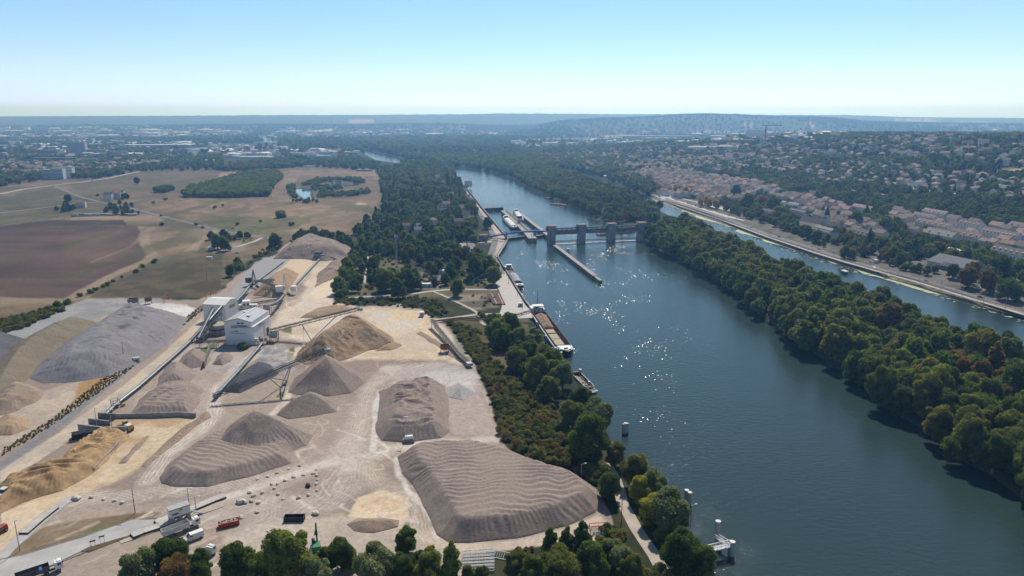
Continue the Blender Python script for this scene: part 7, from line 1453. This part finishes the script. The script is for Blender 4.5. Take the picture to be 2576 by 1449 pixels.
def blockhouse(label, u, v, L, D, h, rh, wi, ri, rz=None, hip=0.0, wins=0, dorm=0, chim=2, name="terrace_block", cat="building", wallm=None, roofm=None):
    t = house_proto(L, D, h, rh, wallm or M_WALL[wi], roofm or M_ROOF[ri], hip, chim, wins or int(L/4.2), dorm, name); p = P(u, v); rz = QYAW + math.pi if rz is None else rz
    nrm = Vector((-math.sin(rz), math.cos(rz), 0))*(D/2)
    # front (-y local) faces the river
    t.location = (p.x + nrm.x, p.y + nrm.y, p.z-.5); t.rotation_euler = (0,0,rz); t['label'] = label; t['category'] = cat; H_XY.append((t.location.x, t.location.y, L*.42)); return t
Q0 = QYAW + math.pi/2 + math.pi/2   # local +x along the quay, -y towards the river
def fr(extra=0.0):
    """yaw whose -y axis looks at the river"""
    a = math.atan2(QN.y, QN.x) - math.pi/2; return a + extra
for a in [("pink roofed terrace highest on the slope below the bushes",2345,548,40,10,8,3.4,3,0,0,0,5),("brown roofed terrace between the pink terrace and the long block",2318,560,36,10,8.5,3.6,0,1,0,0,4),("longest brown terrace block with bright skylights",2340,582,54,11,9,4.2,0,1,0,0,6),("pale terrace block with blue shutters",2432,584,32,11,9.5,4.4,3,2,0,0,5),("grey tiled block with three dark dormers",2355,606,42,12,7.5,5.6,1,4,0,0,3),("long terrace with arched dormers stepping down the slope",2505,606,46,12,7.5,5.4,3,1,0,0,9),("short terrace beside the long one with arched dormers",2435,608,26,11,6.5,4.8,0,1,0,0,3),("brown roofed terrace at the picture's right edge, upper",2562,586,34,12,7.5,4.6,0,1,0,0,4),("grey brown terrace at the picture's right edge, lower",2575,614,30,12,7,4.6,1,4,0,0,4),("long white house with brown mansard roof and oval dormers",2535,655,46,13,7.5,5.4,3,2,0,0,7),
          ("dark roofed mansion with stone dormers",2158,606,28,12,8.5,5.4,2,2,0,2.5,4),("grey mansard block with a row of dark dormers",2062,600,34,12,10,4.2,4,4,0,1.0,8),("large white mansard house left of the church",2000,548,42,12,9,3.6,3,3,0,3,8),("second white mansard house behind the large one",1990,528,30,11,8,3.4,3,4,0,2,5),("pink terrace behind the church on the slope",2165,533,44,10,7,3.4,3,0,0,0,0),("white gabled house before the dark mansion",2130,580,14,10,8,3.2,3,0,0,0,0),("pale mansard house at the wooded park's corner",1965,522,14,11,8,2.5,3,4,0,2,3),("blue grey riverside terrace below the park",1925,548,30,11,9,3.6,4,3,0,0,5),("town hall like pale house with a small roof turret on the square",1865,520,20,12,9.5,3.4,3,0,0,2,0),
          ("large grey roofed school building behind the square",1790,450,46,14,8,4,4,2,0,0,0),("grey school wing with dormers",1845,478,42,12,8,5,4,3,0,0,7),("brown gabled long house in front of the school wing",1822,482,34,12,8,5.5,0,1,.0,0,5),("long white industrial shed roof below the railway",1995,490,60,9,4,1.0,3,4,0,0,0),("low beige workshop beside the white shed roof",1950,485,24,10,4.5,1.6,1,4,0,0,0),("dark gabled barn behind the white shed",2040,495,24,11,6,4.6,0,3,0,0,0)]:
    blockhouse(a[0],a[1],a[2],a[3],a[4],a[5],a[6],a[7],a[8],fr(a[9] if len(a) > 9 else 0),a[10] if len(a) > 10 else 0,0,a[11] if len(a) > 11 else 0)
# church
p = P(2036,578); t = thing("church", "stone church with long dark roof and pointed slate spire", "church", p, fr(.25)); m = MB(); m.gwall(32,12,8,15,-2,6); m.build("nave_wall", M_WALL[1], t); m = MB(); m.gable(32,12,7.9,15.2,.4,.25,0,-2,6); m.build("nave_roof", M_ROOF[2], t)
m = MB(); m.box((2,-3,2.6),(34,7,5.2)); m.build("aisle_wall", M_WALL[1], t); m = MB(); m.add([(-15.2,-6.8,5.1),(19.2,-6.8,5.1),(19.2,.2,8.6),(-15.2,.2,8.6),(-15.2,-6.8,4.8),(19.2,-6.8,4.8),(19.2,.2,8.3),(-15.2,.2,8.3)],[(0,1,2,3),(7,6,5,4),(4,5,1,0),(5,6,2,1),(6,7,3,2),(7,4,0,3)]); m.build("aisle_roof", M_ROOF[2], t)
m = MB(); m.box((17,9,10),(6.4,6.4,20)); tw_ = m.build("tower", M_WALL[1], t); m = MB(); m.add([(17+3.5*math.cos(k*math.pi/4+.39),9+3.5*math.sin(k*math.pi/4+.39),20) for k in range(8)] + [(17,9,34)], [(k,(k+1)%8,8) for k in range(8)]); m.build("spire", M_ROOF[3], tw_)
for x, y in ((15.6,5.76),(18.4,5.76)): m = MB(); m.box((x,y,16.5),(1.2,.12,3.2)); m.build("belfry_opening", M['rubber'], tw_)
for k in range(5): m = MB(); m.box((-12+k*5.5,-6.53,2.8),(1.2,.1,2.6)); m.build("window", M['glass'], t)
H_XY.append((p.x, p.y, 20))
# sports hall, glass roofs, chapel turret
p = P(2378,676); t = thing("sports_hall", "wide low hall with ribbed grey roof by the riverside road", "building", p, fr(.15)); m = MB(); m.gwall(40,30,4.2,10,0,15); m.build("wall", M_WALL[4], t); m = MB(); m.gable(40,30,4.1,10.2,.6,.3,0,0,15); m.build("roof", pmat('hall_roof_sheet', (.17,.18,.195), .9, .1, .4, spec=.1), t); m = MB(); m.gwall(12,9,4,6.4,6,-2); m.build("porch_wall", M['blue'], t); m = MB(); m.gable(12,9,3.9,6.6,.6,.25,0,6,-2); m.build("porch_roof", M_ROOF[3], t); H_XY.append((p.x, p.y, 26))
def flat(label, u, v, L, D, H, rz=0, wallm=None, roofm=None, name="flat_roofed_building", cat="building", rows=0, z0=0):
    p = P(u, v); t = thing(name, label, cat, (p.x, p.y, p.z-.5), rz); m = MB(); m.box((0,D/2,H/2),(L,D,H)); m.build("wall", wallm or M['white_dirty'], t); m = MB(); m.box((0,D/2,H+.15),(L+.6,D+.6,.35)); m.build("roof", roofm or M['zinc'], t)
    for k in range(rows): m = MB(); m.box((0,-.04,(k+.55)*H/rows),(L*.94,.16,H/rows*.42)); m.build("window_band", M['glass'], t)
    H_XY.append((p.x, p.y + D/2, L*.45)); return t
flat("bright white flat roof beyond the tip of the island",1552,446,58,16,4,.05,None,M['white']); flat("bright white roof right of the wider flat roof",1592,444,30,14,4,.1,None,M['white']); flat("small white flat roof behind the sports hall",2402-12,628+8,20,8,4,fr(),None,M['white']); flat("glazed pavilion left of the sports hall",2392,650,18,8,3.5,fr(),M['glass'],M['zinc'])
for k in range(3): p = P(1985 + k*9, 568 + k*5); t = thing("market_canopy", "small white gabled canopy in the row by the town road", "canopy", p, fr(), "white canopies by the road"); m = MB(); m.gable(8,6,3,5,.2,.15); m.build("canopy_roof", M['white'], t); m = MB(); [m.beam((x,y,0),(x,y,3),.15) for x in (-3.8,3.8) for y in (-2.8,2.8)]; m.build("canopy_frame", M['wood'], t)
p = P(2202,661,.3); t = thing("ticket_kiosk", "small white kiosk by the gangway on the promenade", "kiosk", p, QYAW); m = MB(); m.box((0,0,1.5),(4,2.4,3)); m.build("wall", M['white'], t); m = MB(); m.box((0,0,3.1),(4.4,2.8,.2)); m.build("roof", M['white'], t)
# train on the hillside line
a, b = P(2124,481,2.2), P(2252,499.5,2.2); t = thing("train", "long white roofed train on the hillside railway among the bushes", "train", a); n = 6
for k in range(n):
    q0 = a + (b-a)*((k+.02)/n); q1 = a + (b-a)*((k+.96)/n); m = MB(); m.beam(q0, q1, 3, 3); c = m.build("carriage", M['steel'], t, a); m = MB(); m.beam(q0 + Vector((0,0,1.65)), q1 + Vector((0,0,1.65)), 2.8, .3); m.build("carriage_roof", M['white'], c, a); m = MB(); m.beam(q0 + Vector((0,0,.5)), q1 + Vector((0,0,.5)), 3.06, .8); m.build("window_band", M['glass'], c, a)
# random streets: old town, then hillside villas
hr = random.Random(31)
def fill(poly, sp, seed, protos, lim, srange, angs, grp, jit=.15):
    Q = [P(u, v) for u, v in poly]; Q = [(q.x, q.y) for q in Q]; r = random.Random(seed); xs = [q[0] for q in Q]; ys = [q[1] for q in Q]; cand = []
    ca, sa = math.cos(QYAW), math.sin(QYAW); cx, cy = sum(xs)/len(xs), sum(ys)/len(ys); ext = max(max(xs)-min(xs), max(ys)-min(ys)); n = int(ext/sp)+2
    for i in range(-n, n):
        for j in range(-n, n):
            a, b = (i + r.uniform(-.22,.22))*sp, (j + r.uniform(-.22,.22))*sp*.95; cand.append((cx + a*ca - b*sa, cy + a*sa + b*ca))
    X = np.array([c[0] for c in cand]); Y = np.array([c[1] for c in cand]); k = sdist(X, Y, Q) > 3
    for w in WATERS: k &= sdist(X, Y, w) < -14
    pts = sorted([(y, x) for x, y in zip(X[k], Y[k])]); out = []; c = 0
    for y, x in pts:
        if near_house(x, y, 5): continue
        rz = fr(r.choice(angs) + r.uniform(-jit, jit)); pi = r.choice(protos); s = r.uniform(*srange)
        if c < lim: add_house(x, y, rz, pi, s, grp); c += 1
        else: out.append((x, y, float(land(x, y))-.5, s, pi, rz)); H_XY.append((x, y, 5))
    return out
FARH = []
HP = math.pi/2
FARH += fill([(1530,446),(1640,452),(1650,488),(1690,498),(1760,502),(1860,512),(1930,478),(1900,462),(1800,448),(1740,435),(1640,430)], 13.5, 1, [0,1,2,4,7,8,9,10,11,12], 92, (.8,1.15), [0,HP,0], "houses")
FARH += fill([(1900,478),(1990,520),(2060,560),(2110,590),(2150,600),(2230,610),(2230,585),(2170,560),(2140,528),(2060,508),(1960,475)], 14, 2, [0,2,4,7,8,9,10,1], 50, (.9,1.15), [0,HP,0], "houses")
FARH += fill([(2230,560),(2300,595),(2450,615),(2600,650),(2600,600),(2500,575),(2300,545),(2240,535)], 16, 3, [0,2,7,8,9], 22, (.9,1.1), [0,0,HP], "houses")
FARH += fill([(2020,455),(2130,470),(2270,480),(2420,492),(2600,520),(2600,450),(2450,445),(2300,420),(2150,410),(2020,420)], 28, 4, [0,1,2,3,4,5,6,12,13,14], 90, (.9,1.3), [0,HP,.4,-.5], "hillside houses", .4)
FARH += fill([(1640,430),(1760,432),(1950,440),(2020,440),(2020,405),(1900,392),(1700,398),(1560,420)], 25, 5, [0,1,2,3,4,5,6,12,13,14], 30, (.95,1.3), [0,HP,.4], "houses", .4)
# peninsula houses
for k, (u, v, pi, s, rz) in enumerate([(1178,470,7,.9,.3),(1118,468,0,1,.4),(1127,470,2,1,-.3),(1170,480,3,.9,.2),(1112,535,3,1.2,.3),(1122,527,1,1.2,.6),(1165,535,2,1.1,.4),(1170,553,8,.9,0),(1185,558,0,.8,.2),(1155,570,9,.8,0),(1100,452,1,1.1,.4),(1003,480,3,1.2,-.5),(1055,578,6,.8,.2),(1052,590,6,.9,.1),(960,568,4,.8,.1),(1020,582,9,.8,.1),(1135,497,6,.9,.2),(1176,500,2,.8,.5),(1186,508,0,.7,.4),(1090,565,12,.9,.3)]):
    p = P(u, v); pr, rn, wn = ALLP[pi]; wh = ["near the poplars by the bend", "behind the lock road", "among the peninsula trees"][0 if v < 482 else (1 if u > 1140 else 2)]
    copy_thing(pr, (p.x, p.y, p.z), rz, (s, s, s*1.15), "%s house with %s roof %s" % (wn, rn, wh), "peninsula houses " + wh); H_XY.append((p.x, p.y, 6))
flat("white flat roofed pavilion among the peninsula trees near the quay houses",1137,494,16,9,3.5,.2,M['white']); flat("pale grey sports shed roof between the poplars and the ponds",1365-380,437,26,14,5,.1,M['white'],M['white'])
for u, v, h in ((1124,470,1.25),(1128,472,1.15),(1138,474,1.05),(1144,476,1.1),(1152,478,1.0),(1160,478,.95),(1010,505,1.0),(1017,506,1.0),(980,508,.9),(975,578,.9),(985,585,.85),(1092,500,.85)):
    p = P(u, v); put_tree(p, h*1.25, 'poplar', 'dark', "tall dark columnar poplar among the peninsula trees", "columnar poplars on the peninsula", 1)
# left side: farm, allotments, estate
for lab, u, v, pi, s, rz in (("old farmhouse with orange red roof beside the country road",295,500,5,1.6,.1),("red roofed barn attached to the old farm",303,497,0,1.5,.2),("long low farm building with dark roof",275,502,4,1.4,.05),("pale house with pink roof among the allotment trees",205,522,2,1.3,.3)):
    p = P(u, v); copy_thing(ALLP[pi][0], p, rz, s, lab, None); H_XY.append((p.x, p.y, 10))
for k in range(9): p = P(190 + k*18, 541 + (k % 3)*.8); t = thing("allotment_shed", "small pale shed in the row along the allotment fence", "shed", p, .05, "allotment sheds"); m = MB(); m.box((0,0,1.3),(6 + k % 3*3,4,2.6)); m.build("wall", [M['white_dirty'], M['teal'], M['steel']][k % 3], t); m = MB(); m.box((0,0,2.7),(6.6 + k % 3*3,4.6,.25)); m.build("roof", M['zinc'], t)
wall("long pale grey allotment fence at the edge of the stubble", [(180,545.5),(260,543.5),(350,540)], 2.0, M['zinc'], .3, "fence", "fence")
BLUEW = pmat('bluish_white_render', (.62,.66,.72), .8, .05, .1); SLABM = pmat('estate_concrete', (.40,.38,.37), .85, .12, .1)
def estate(label, u, v, L, D, H, rz=0, wm_=None, rows=6, roofm=None, cat="apartment block"):
    return flat(label, u, v, L, D, H, rz, wm_ or SLABM, roofm or M['concrete'], "apartment_block", cat, rows)
estate("white apartment block with staggered balconies, middle part",145,451,26,14,25,.12,BLUEW,8); estate("white apartment block, left stepped part",121,451,24,14,22,.12,BLUEW,7); estate("white apartment block, right stepped part",170,448,24,14,26,.12,BLUEW,8)
estate("tall pale grey tower block above the estate roofs",195,392,62,18,50,.05,pmat('tower_render', (.50,.50,.50), .8, .08, .05),14); estate("long reddish estate block right of the tall tower",243,392,76,14,22,-.02,None,5); estate("long reddish estate block farther right with stepped roof",294,396,72,14,22,-.03,None,5); estate("brown estate block left of the tall tower",118,394,78,14,24,.02,pmat('brown_brick', (.30,.22,.19), .85, .12, .1),6); estate("long low dark estate row in front of the tall tower",160,404,200,12,10,0,pmat('dark_panels', (.17,.16,.17), .8, .15, .1),3); estate("pale block with roof chimneys in front of the estate",217,409,60,12,12,.12,None,3)
estate("left of three pale towers far behind the estate",101,341,50,24,42,0,M['white_dirty'],12); estate("middle of three pale towers far behind the estate",115,341,50,24,42,0,M['white_dirty'],12); estate("right of three pale towers far behind the estate",128,340,50,24,46,0,BLUEW,12); estate("distant pale slab behind the three towers",166,332,90,24,44,0,BLUEW,8)
for lab, u, v, L, D, H, wm_, rm in (("wide grey shopping hall with dark roof edge before the estate",93,371,150,40,9,M['glass'],M['zinc']),("large blue grey warehouse with white end wall",390,373,330,60,16,pmat('blue_grey_sheet', (.20,.25,.32), .6, .06, .05),M['white']),("white gabled end hall right of the blue grey warehouse",462,372,46,60,18,M['white'],M['white']),("white industrial hall left of the far car park",165,361,60,30,10,M['white'],M['white']),("tall grey industrial hall behind the white one",194,357,100,40,24,pmat('pale_blue_sheet', (.42,.46,.52), .7, .06, .05),M['zinc']),("white industrial hall with long roof near the estate",242,361,110,30,14,M['white'],M['white']),
    ("wavy white sports roof at the avenue of trees",610,391,120,40,9,M['zinc'],M['white']),("long pale works hall beyond the avenue",640,399,120,30,7,M['white_dirty'],M['white']),("low long glass school building behind the poplar row",510,409,120,20,8,M['glass'],M['white']),("blue grey works shed right of the bare yard",745,396,70,24,8,M['zinc'],M['zinc']),("second blue grey works shed right of the bare yard",790,396,60,24,8,M['zinc'],M['zinc']),("third works shed near the river reach",812,398,50,24,8,M['zinc'],M['zinc']),("long black shed at the top of the pond meadow",915,431,40,8,4,M['dark_steel'],M['zinc']),
    ("flat roofed depot at the end of the pond meadow road",775,421,30,12,4,M['white_dirty'],M['zinc']),("rusty open shed at the river reach",880,396,40,18,10,M['rust'],M['rust']),("huge dark logistics hall with red upper storey",1650,347,520,90,14,pmat('slate_sheet', (.10,.11,.14), .6, .1, .03),M['red']),("long dark logistics hall before the red one",1690,352,420,80,12,pmat('grey_blue_sheet', (.16,.18,.22), .6, .08, .03),M['zinc']),("grey hangar in the tree belt right of the far forest",1375,360,80,40,12,pmat('hangar_sheet', (.35,.37,.40), .6, .08, .05),M['zinc']),("white flats beside the grey hangar",1310,367,70,14,14,M['white_dirty'],M['white']),("low white supermarket roof in the right suburb",1480,363,90,30,6,M['white'],M['white']),
    ("row of bright factory roofs in the far right plain, left",1790,357,120,50,8,M['white_dirty'],M['white']),("row of bright factory roofs in the far right plain, right",1850,356,140,50,8,M['white_dirty'],M['white']),("long white roofed market hall in the suburb",1790,374,140,30,7,M['white_dirty'],M['white']),("second white roofed market hall in the suburb",1855,373,110,30,7,M['white_dirty'],M['white']),("red roofed hall in the hillside suburb",2075,368,50,20,5,M['white_dirty'],M_ROOF[5]),("pale tower block pair in the far right plain",1905,352,60,20,34,BLUEW,M['concrete']),("small white mansion standing on the hillside by the stubble",2532,409,20,12,8,M['white'],M['white'])):
    flat(lab, u, v, L, D, H, 0.02, wm_, rm, "industrial_hall" if "hall" in lab or "shed" in lab or "ware" in lab else "large_building")
t = thing("water_tower", "slim white water tower standing in the far industrial plain", "water tower", P(563,358)); m = MB(); m.tube((0,0,0),(0,0,52),3.4,2.2,n=12); m.build("shaft", M['white'], t); m = MB(); m.tube((0,0,50),(0,0,55),3,7,n=16); m.tube((0,0,55),(0,0,60),7,5,n=16); m.build("tank_head", M['white'], t)
t = thing("tower_crane", "thin tower crane standing far off over the right suburb", "crane", P(1924,368)); m = MB(); lat(m, Vector((0,0,0)), Vector((.1,0,62)), 2, 2, 24, .3); m.build("mast", M['red'], t); m = MB(); lat(m, Vector((-14,0,60)), Vector((46,0,60)), 1.6, 1.6, 20, .3); m.build("jib", M['red'], t)
p = P(1355,292); yy = 11000; x = (1355-1288)/FPX*yy; t = thing("radio_mast", "hair thin radio mast on the far plateau skyline", "mast", (x, yy, float(land(x, yy)))); m = MB(); m.tube((0,0,0),(0,0,95),2.2,1.2,n=5); m.build("mast", M['red'], t)
# suburbs far away: houses nobody could count
def far_band(poly, sp, seed, smin, smax, dens):
    r = random.Random(seed); Q = [P(u, v) for u, v in poly]; Q = [(q.x, q.y) for q in Q]; xs = [q[0] for q in Q]; ys = [q[1] for q in Q]
    gx, gy = np.meshgrid(np.arange(min(xs), max(xs), sp), np.arange(min(ys), max(ys), sp)); rr_ = np.random.RandomState(seed); gx = gx.ravel() + rr_.uniform(-.4,.4,gx.size)*sp; gy = gy.ravel() + rr_.uniform(-.4,.4,gy.size)*sp
    k = (sdist(gx, gy, Q) > 0) & (rr_.rand(gx.size) < dens*(.35 + 1.3*(noise(gx/260, gy/260, seed) > .45)))
    for w in WATERS: k &= sdist(gx, gy, w) < -15
    for x, y, z in zip(gx[k], gy[k], land(gx[k], gy[k])): FARH.append((float(x), float(y), float(z)-.4, r.uniform(smin, smax), (r.choice([15,16,16,17]) if (sp >= 48 and r.random() < .30) else r.choice([0,1,2,3,4,5,6,7,8,9,12,13,14])), r.uniform(0,3.1)))
far_band([(-150,470),(60,462),(130,452),(200,440),(330,425),(420,412),(420,398),(300,402),(150,412),(-150,400)], 26, 1, .9, 1.3, .7)
far_band([(-200,398),(130,398),(330,400),(560,405),(900,395),(900,380),(640,372),(480,362),(200,352),(-200,350)], 48, 2, 1.0, 1.6, .5); far_band([(-200,350),(200,352),(600,345),(640,335),(500,322),(-100,322)], 85, 3, 1.4, 2.6, .5); far_band([(640,350),(900,345),(1290,342),(1290,332),(700,330)], 85, 4, 1.3, 2.4, .5)
far_band([(1440,440),(1660,432),(1950,398),(2200,395),(2576,420),(2700,420),(2700,345),(2150,352),(1900,366),(1500,378),(1320,385),(1350,400)], 29, 5, .9, 1.35, .40); far_band([(1300,378),(1500,372),(1900,362),(2150,350),(2150,342),(1500,352),(1300,362)], 52, 6, 1.1, 1.9, .5); far_band([(1500,342),(2200,340),(2576,338),(2576,325),(2000,332),(1500,334)], 95, 7, 1.4, 2.6, .35); far_band([(1950,326),(2100,322),(2560,326),(2576,318),(2300,316),(2050,318)], 120, 8, 1.6, 2.6, .45)
def merged(L, D, h, rh, wm_, rm, hip=0):
    m = MB(); m.cur = 0
    if hip: m.box((0,0,h/2),(L,D,h))
    else: m.gwall(L, D, h, h+rh-.12)
    m.cur = 1; m.gable(L, D, h-.05, h+rh, .4, .22, hip); return m.mesh("house", [wm_, rm])
SPEC = [(10,8.5,6.2,3.2,i,j,0) for i,j in ((0,0),(3,1),(1,0),(3,3),(0,2),(2,5),(4,4))] + [(15,9,8.2,3.6,i,j,0) for i,j in ((0,1),(1,2),(2,0),(4,1),(3,5))] + [(11,10,5.8,3,i,j,4.2) for i,j in ((3,0),(0,5),(3,4))]
print("far houses", len(FARH), "houses", len(H_XY))
cloud("distant_houses", FARH, [merged(a,b,c,d,M_WALL[e],M_ROOF[f],g) for a,b,c,d,e,f,g in SPEC] + [merged(34,13,15,.6,M_WALL[3],M['zinc']), merged(22,12,9,.6,M_WALL[4],M['white']), merged(60,26,8,1.2,M['white'],M['white'])])
for pr, _, _ in ALLP:
    for ch in list(pr.children):
        for g_ in list(ch.children): bpy.data.objects.remove(g_)
        bpy.data.objects.remove(ch)
    bpy.data.objects.remove(pr)
# ---- garden and slope trees fitted round the houses, then the two masses of far vegetation
_HX = np.array(H_XY); _cells = set()
for _x, _y, _r in H_XY + [(f[0], f[1], 7) for f in FARH]:
    for _i in range(int((_x-_r)//5), int((_x+_r)//5)+1):
        for _j in range(int((_y-_r-4)//5), int((_y+_r)//5)+1): _cells.add(_i*100003 + _j)
_cells = np.array(sorted(_cells))
def house_at(x, y): return np.isin((np.floor(x/5).astype(np.int64))*100003 + np.floor(y/5).astype(np.int64), _cells)
band(820, 1500, 10.5, 51, .65, 1.2, lambda u, v, x, y: d_mid(u, v, x, y)*(v < 560)); band(1500, 2700, 12.5, 52, .8, 1.35, d_mid); band(2700, 4600, 21, 53, 1.1, 2.0, d_far); band(4600, 9300, 34, 54, 1.1, 1.9, d_far)
def tzone(poly, sp, seed, kinds, smin, smax, dens, clear=1.0):
    Q = [P(u, v) for u, v in poly]; Q = [(q.x, q.y) for q in Q]; xs = [q[0] for q in Q]; ys = [q[1] for q in Q]; r = np.random.RandomState(seed)
    gx, gy = np.meshgrid(np.arange(min(xs), max(xs), sp), np.arange(min(ys), max(ys), sp)); gx = gx.ravel() + r.uniform(-.45,.45,gx.size)*sp; gy = gy.ravel() + r.uniform(-.45,.45,gy.size)*sp
    k = (sdist(gx, gy, Q) > 0) & (r.rand(gx.size) < dens); gx, gy = gx[k], gy[k]
    for x, y in zip(gx, gy):
        if (np.hypot(_HX[:,0]-x, _HX[:,1]-y) < _HX[:,2]*clear + 2.5).any(): continue
        WOOD.append((float(x), float(y), float(land(x, y)), r.uniform(smin, smax), kinds[r.randint(len(kinds))]))
tzone([(1930,482),(2080,508),(2260,538),(2400,556),(2600,590),(2700,620),(2700,510),(2576,500),(2420,500),(2260,476),(2060,466),(1930,448)], 7.0, 31, [8,0,1,3,10,11], .5, 1.05, .92)
tzone([(1800,525),(1900,556),(2050,606),(2200,655),(2300,690),(2300,650),(2180,612),(2050,570),(1900,515),(1830,503)], 9, 37, [0,1,10,3,9], .5, .95, .62, .5)
tzone([(2060,522),(2200,530),(2290,540),(2300,575),(2230,585),(2150,570),(2100,545)], 8.5, 32, [0,1,6,10,3], .55, 1.0, .7)
tzone([(1900,515),(1980,545),(1990,560),(1940,560),(1890,535)], 9, 33, [0,1,10,9], .7, 1.2, .9, .45)
tzone([(1530,446),(1640,452),(1690,498),(1760,502),(1870,512),(1930,540),(2050,588),(2160,612),(2300,640),(2420,668),(2576,720),(2700,760),(2700,640),(2450,612),(2250,570),(2060,505),(1930,470),(1740,432),(1560,430)], 9.5, 34, [0,1,2,10,3], .42, .85, .8, .55)
tzone([(2180,618),(2320,655),(2420,690),(2576,745),(2700,790),(2700,690),(2520,665),(2400,640),(2260,608)], 10, 35, [0,1,2,10,9,6], .6, 1.15, .55, .8)
tzone([(2020,455),(2130,470),(2270,480),(2420,498),(2700,520),(2700,440),(2450,440),(2300,415),(2150,405),(1900,395),(1640,410),(1640,432)], 12, 36, [0,1,2,10,3,6], .55, 1.1, .85, .8)
_W = np.array([(a[0], a[1]) for a in WOOD]); _ok = np.ones(len(_W), bool)
for _q, _w in ROADS:
    _xs = [q[0] for q in _q]; _ys = [q[1] for q in _q]; _k = (_W[:,0] > min(_xs)-12) & (_W[:,0] < max(_xs)+12) & (_W[:,1] > min(_ys)-12) & (_W[:,1] < max(_ys)+12)
    if _k.any(): _ok[_k] &= sdist(_W[_k,0], _W[_k,1], _q, closed=False) > _w/2 + 1.8
for _x, _y, _r in H_XY:
    _f = min(13, .007*_y + 3) if _x > 100 else min(18, .011*_y + 5); _ok &= ~((np.abs(_W[:,0]-_x) < 3.5 + .5*_r) & (_W[:,1] < _y + 3) & (_W[:,1] > _y - _r*.6 - _f))
WOOD = [w for w, k in zip(WOOD, _ok) if k]
NEARW = [(x,y,z,s,k*2 + (int(x*7) % 2)) for x,y,z,s,k in WOOD if y < 1250]; FARW = [(x,y,z,s,k) for x,y,z,s,k in WOOD if y >= 1250]
print("woodland", len(NEARW), len(FARW), "trees", NT[0])
bs = [get_crown(k, lf, v, 1) for k, lf in KINDS_W for v in (0, 1)]; cloud("undergrowth", NEARW, bs); cloud("woodland", FARW, [get_crown(k, lf, 2, 0) for k, lf in KINDS_W])
# ================================================================ HAZE: one closed box of even air round camera and scene
hb = MB(); hb.box((0, 4300, 145), (23000, 17200, 300)); hz = hb.build("haze", [], kind='stuff')
hm = bpy.data.materials.new("summer_haze"); hm.use_nodes = True; _n = hm.node_tree.nodes; _n.remove(_n["Principled BSDF"])
pv = _n.new("ShaderNodeVolumePrincipled"); pv.inputs["Color"].default_value = (.25, .54, 1.0, 1); pv.inputs["Density"].default_value = 1.55e-4; pv.inputs["Absorption Color"].default_value = (1, 1, 1, 1); pv.inputs["Anisotropy"].default_value = .5
hm.node_tree.links.new(pv.outputs[0], _n["Material Output"].inputs["Volume"]); hz.data.materials.append(hm)
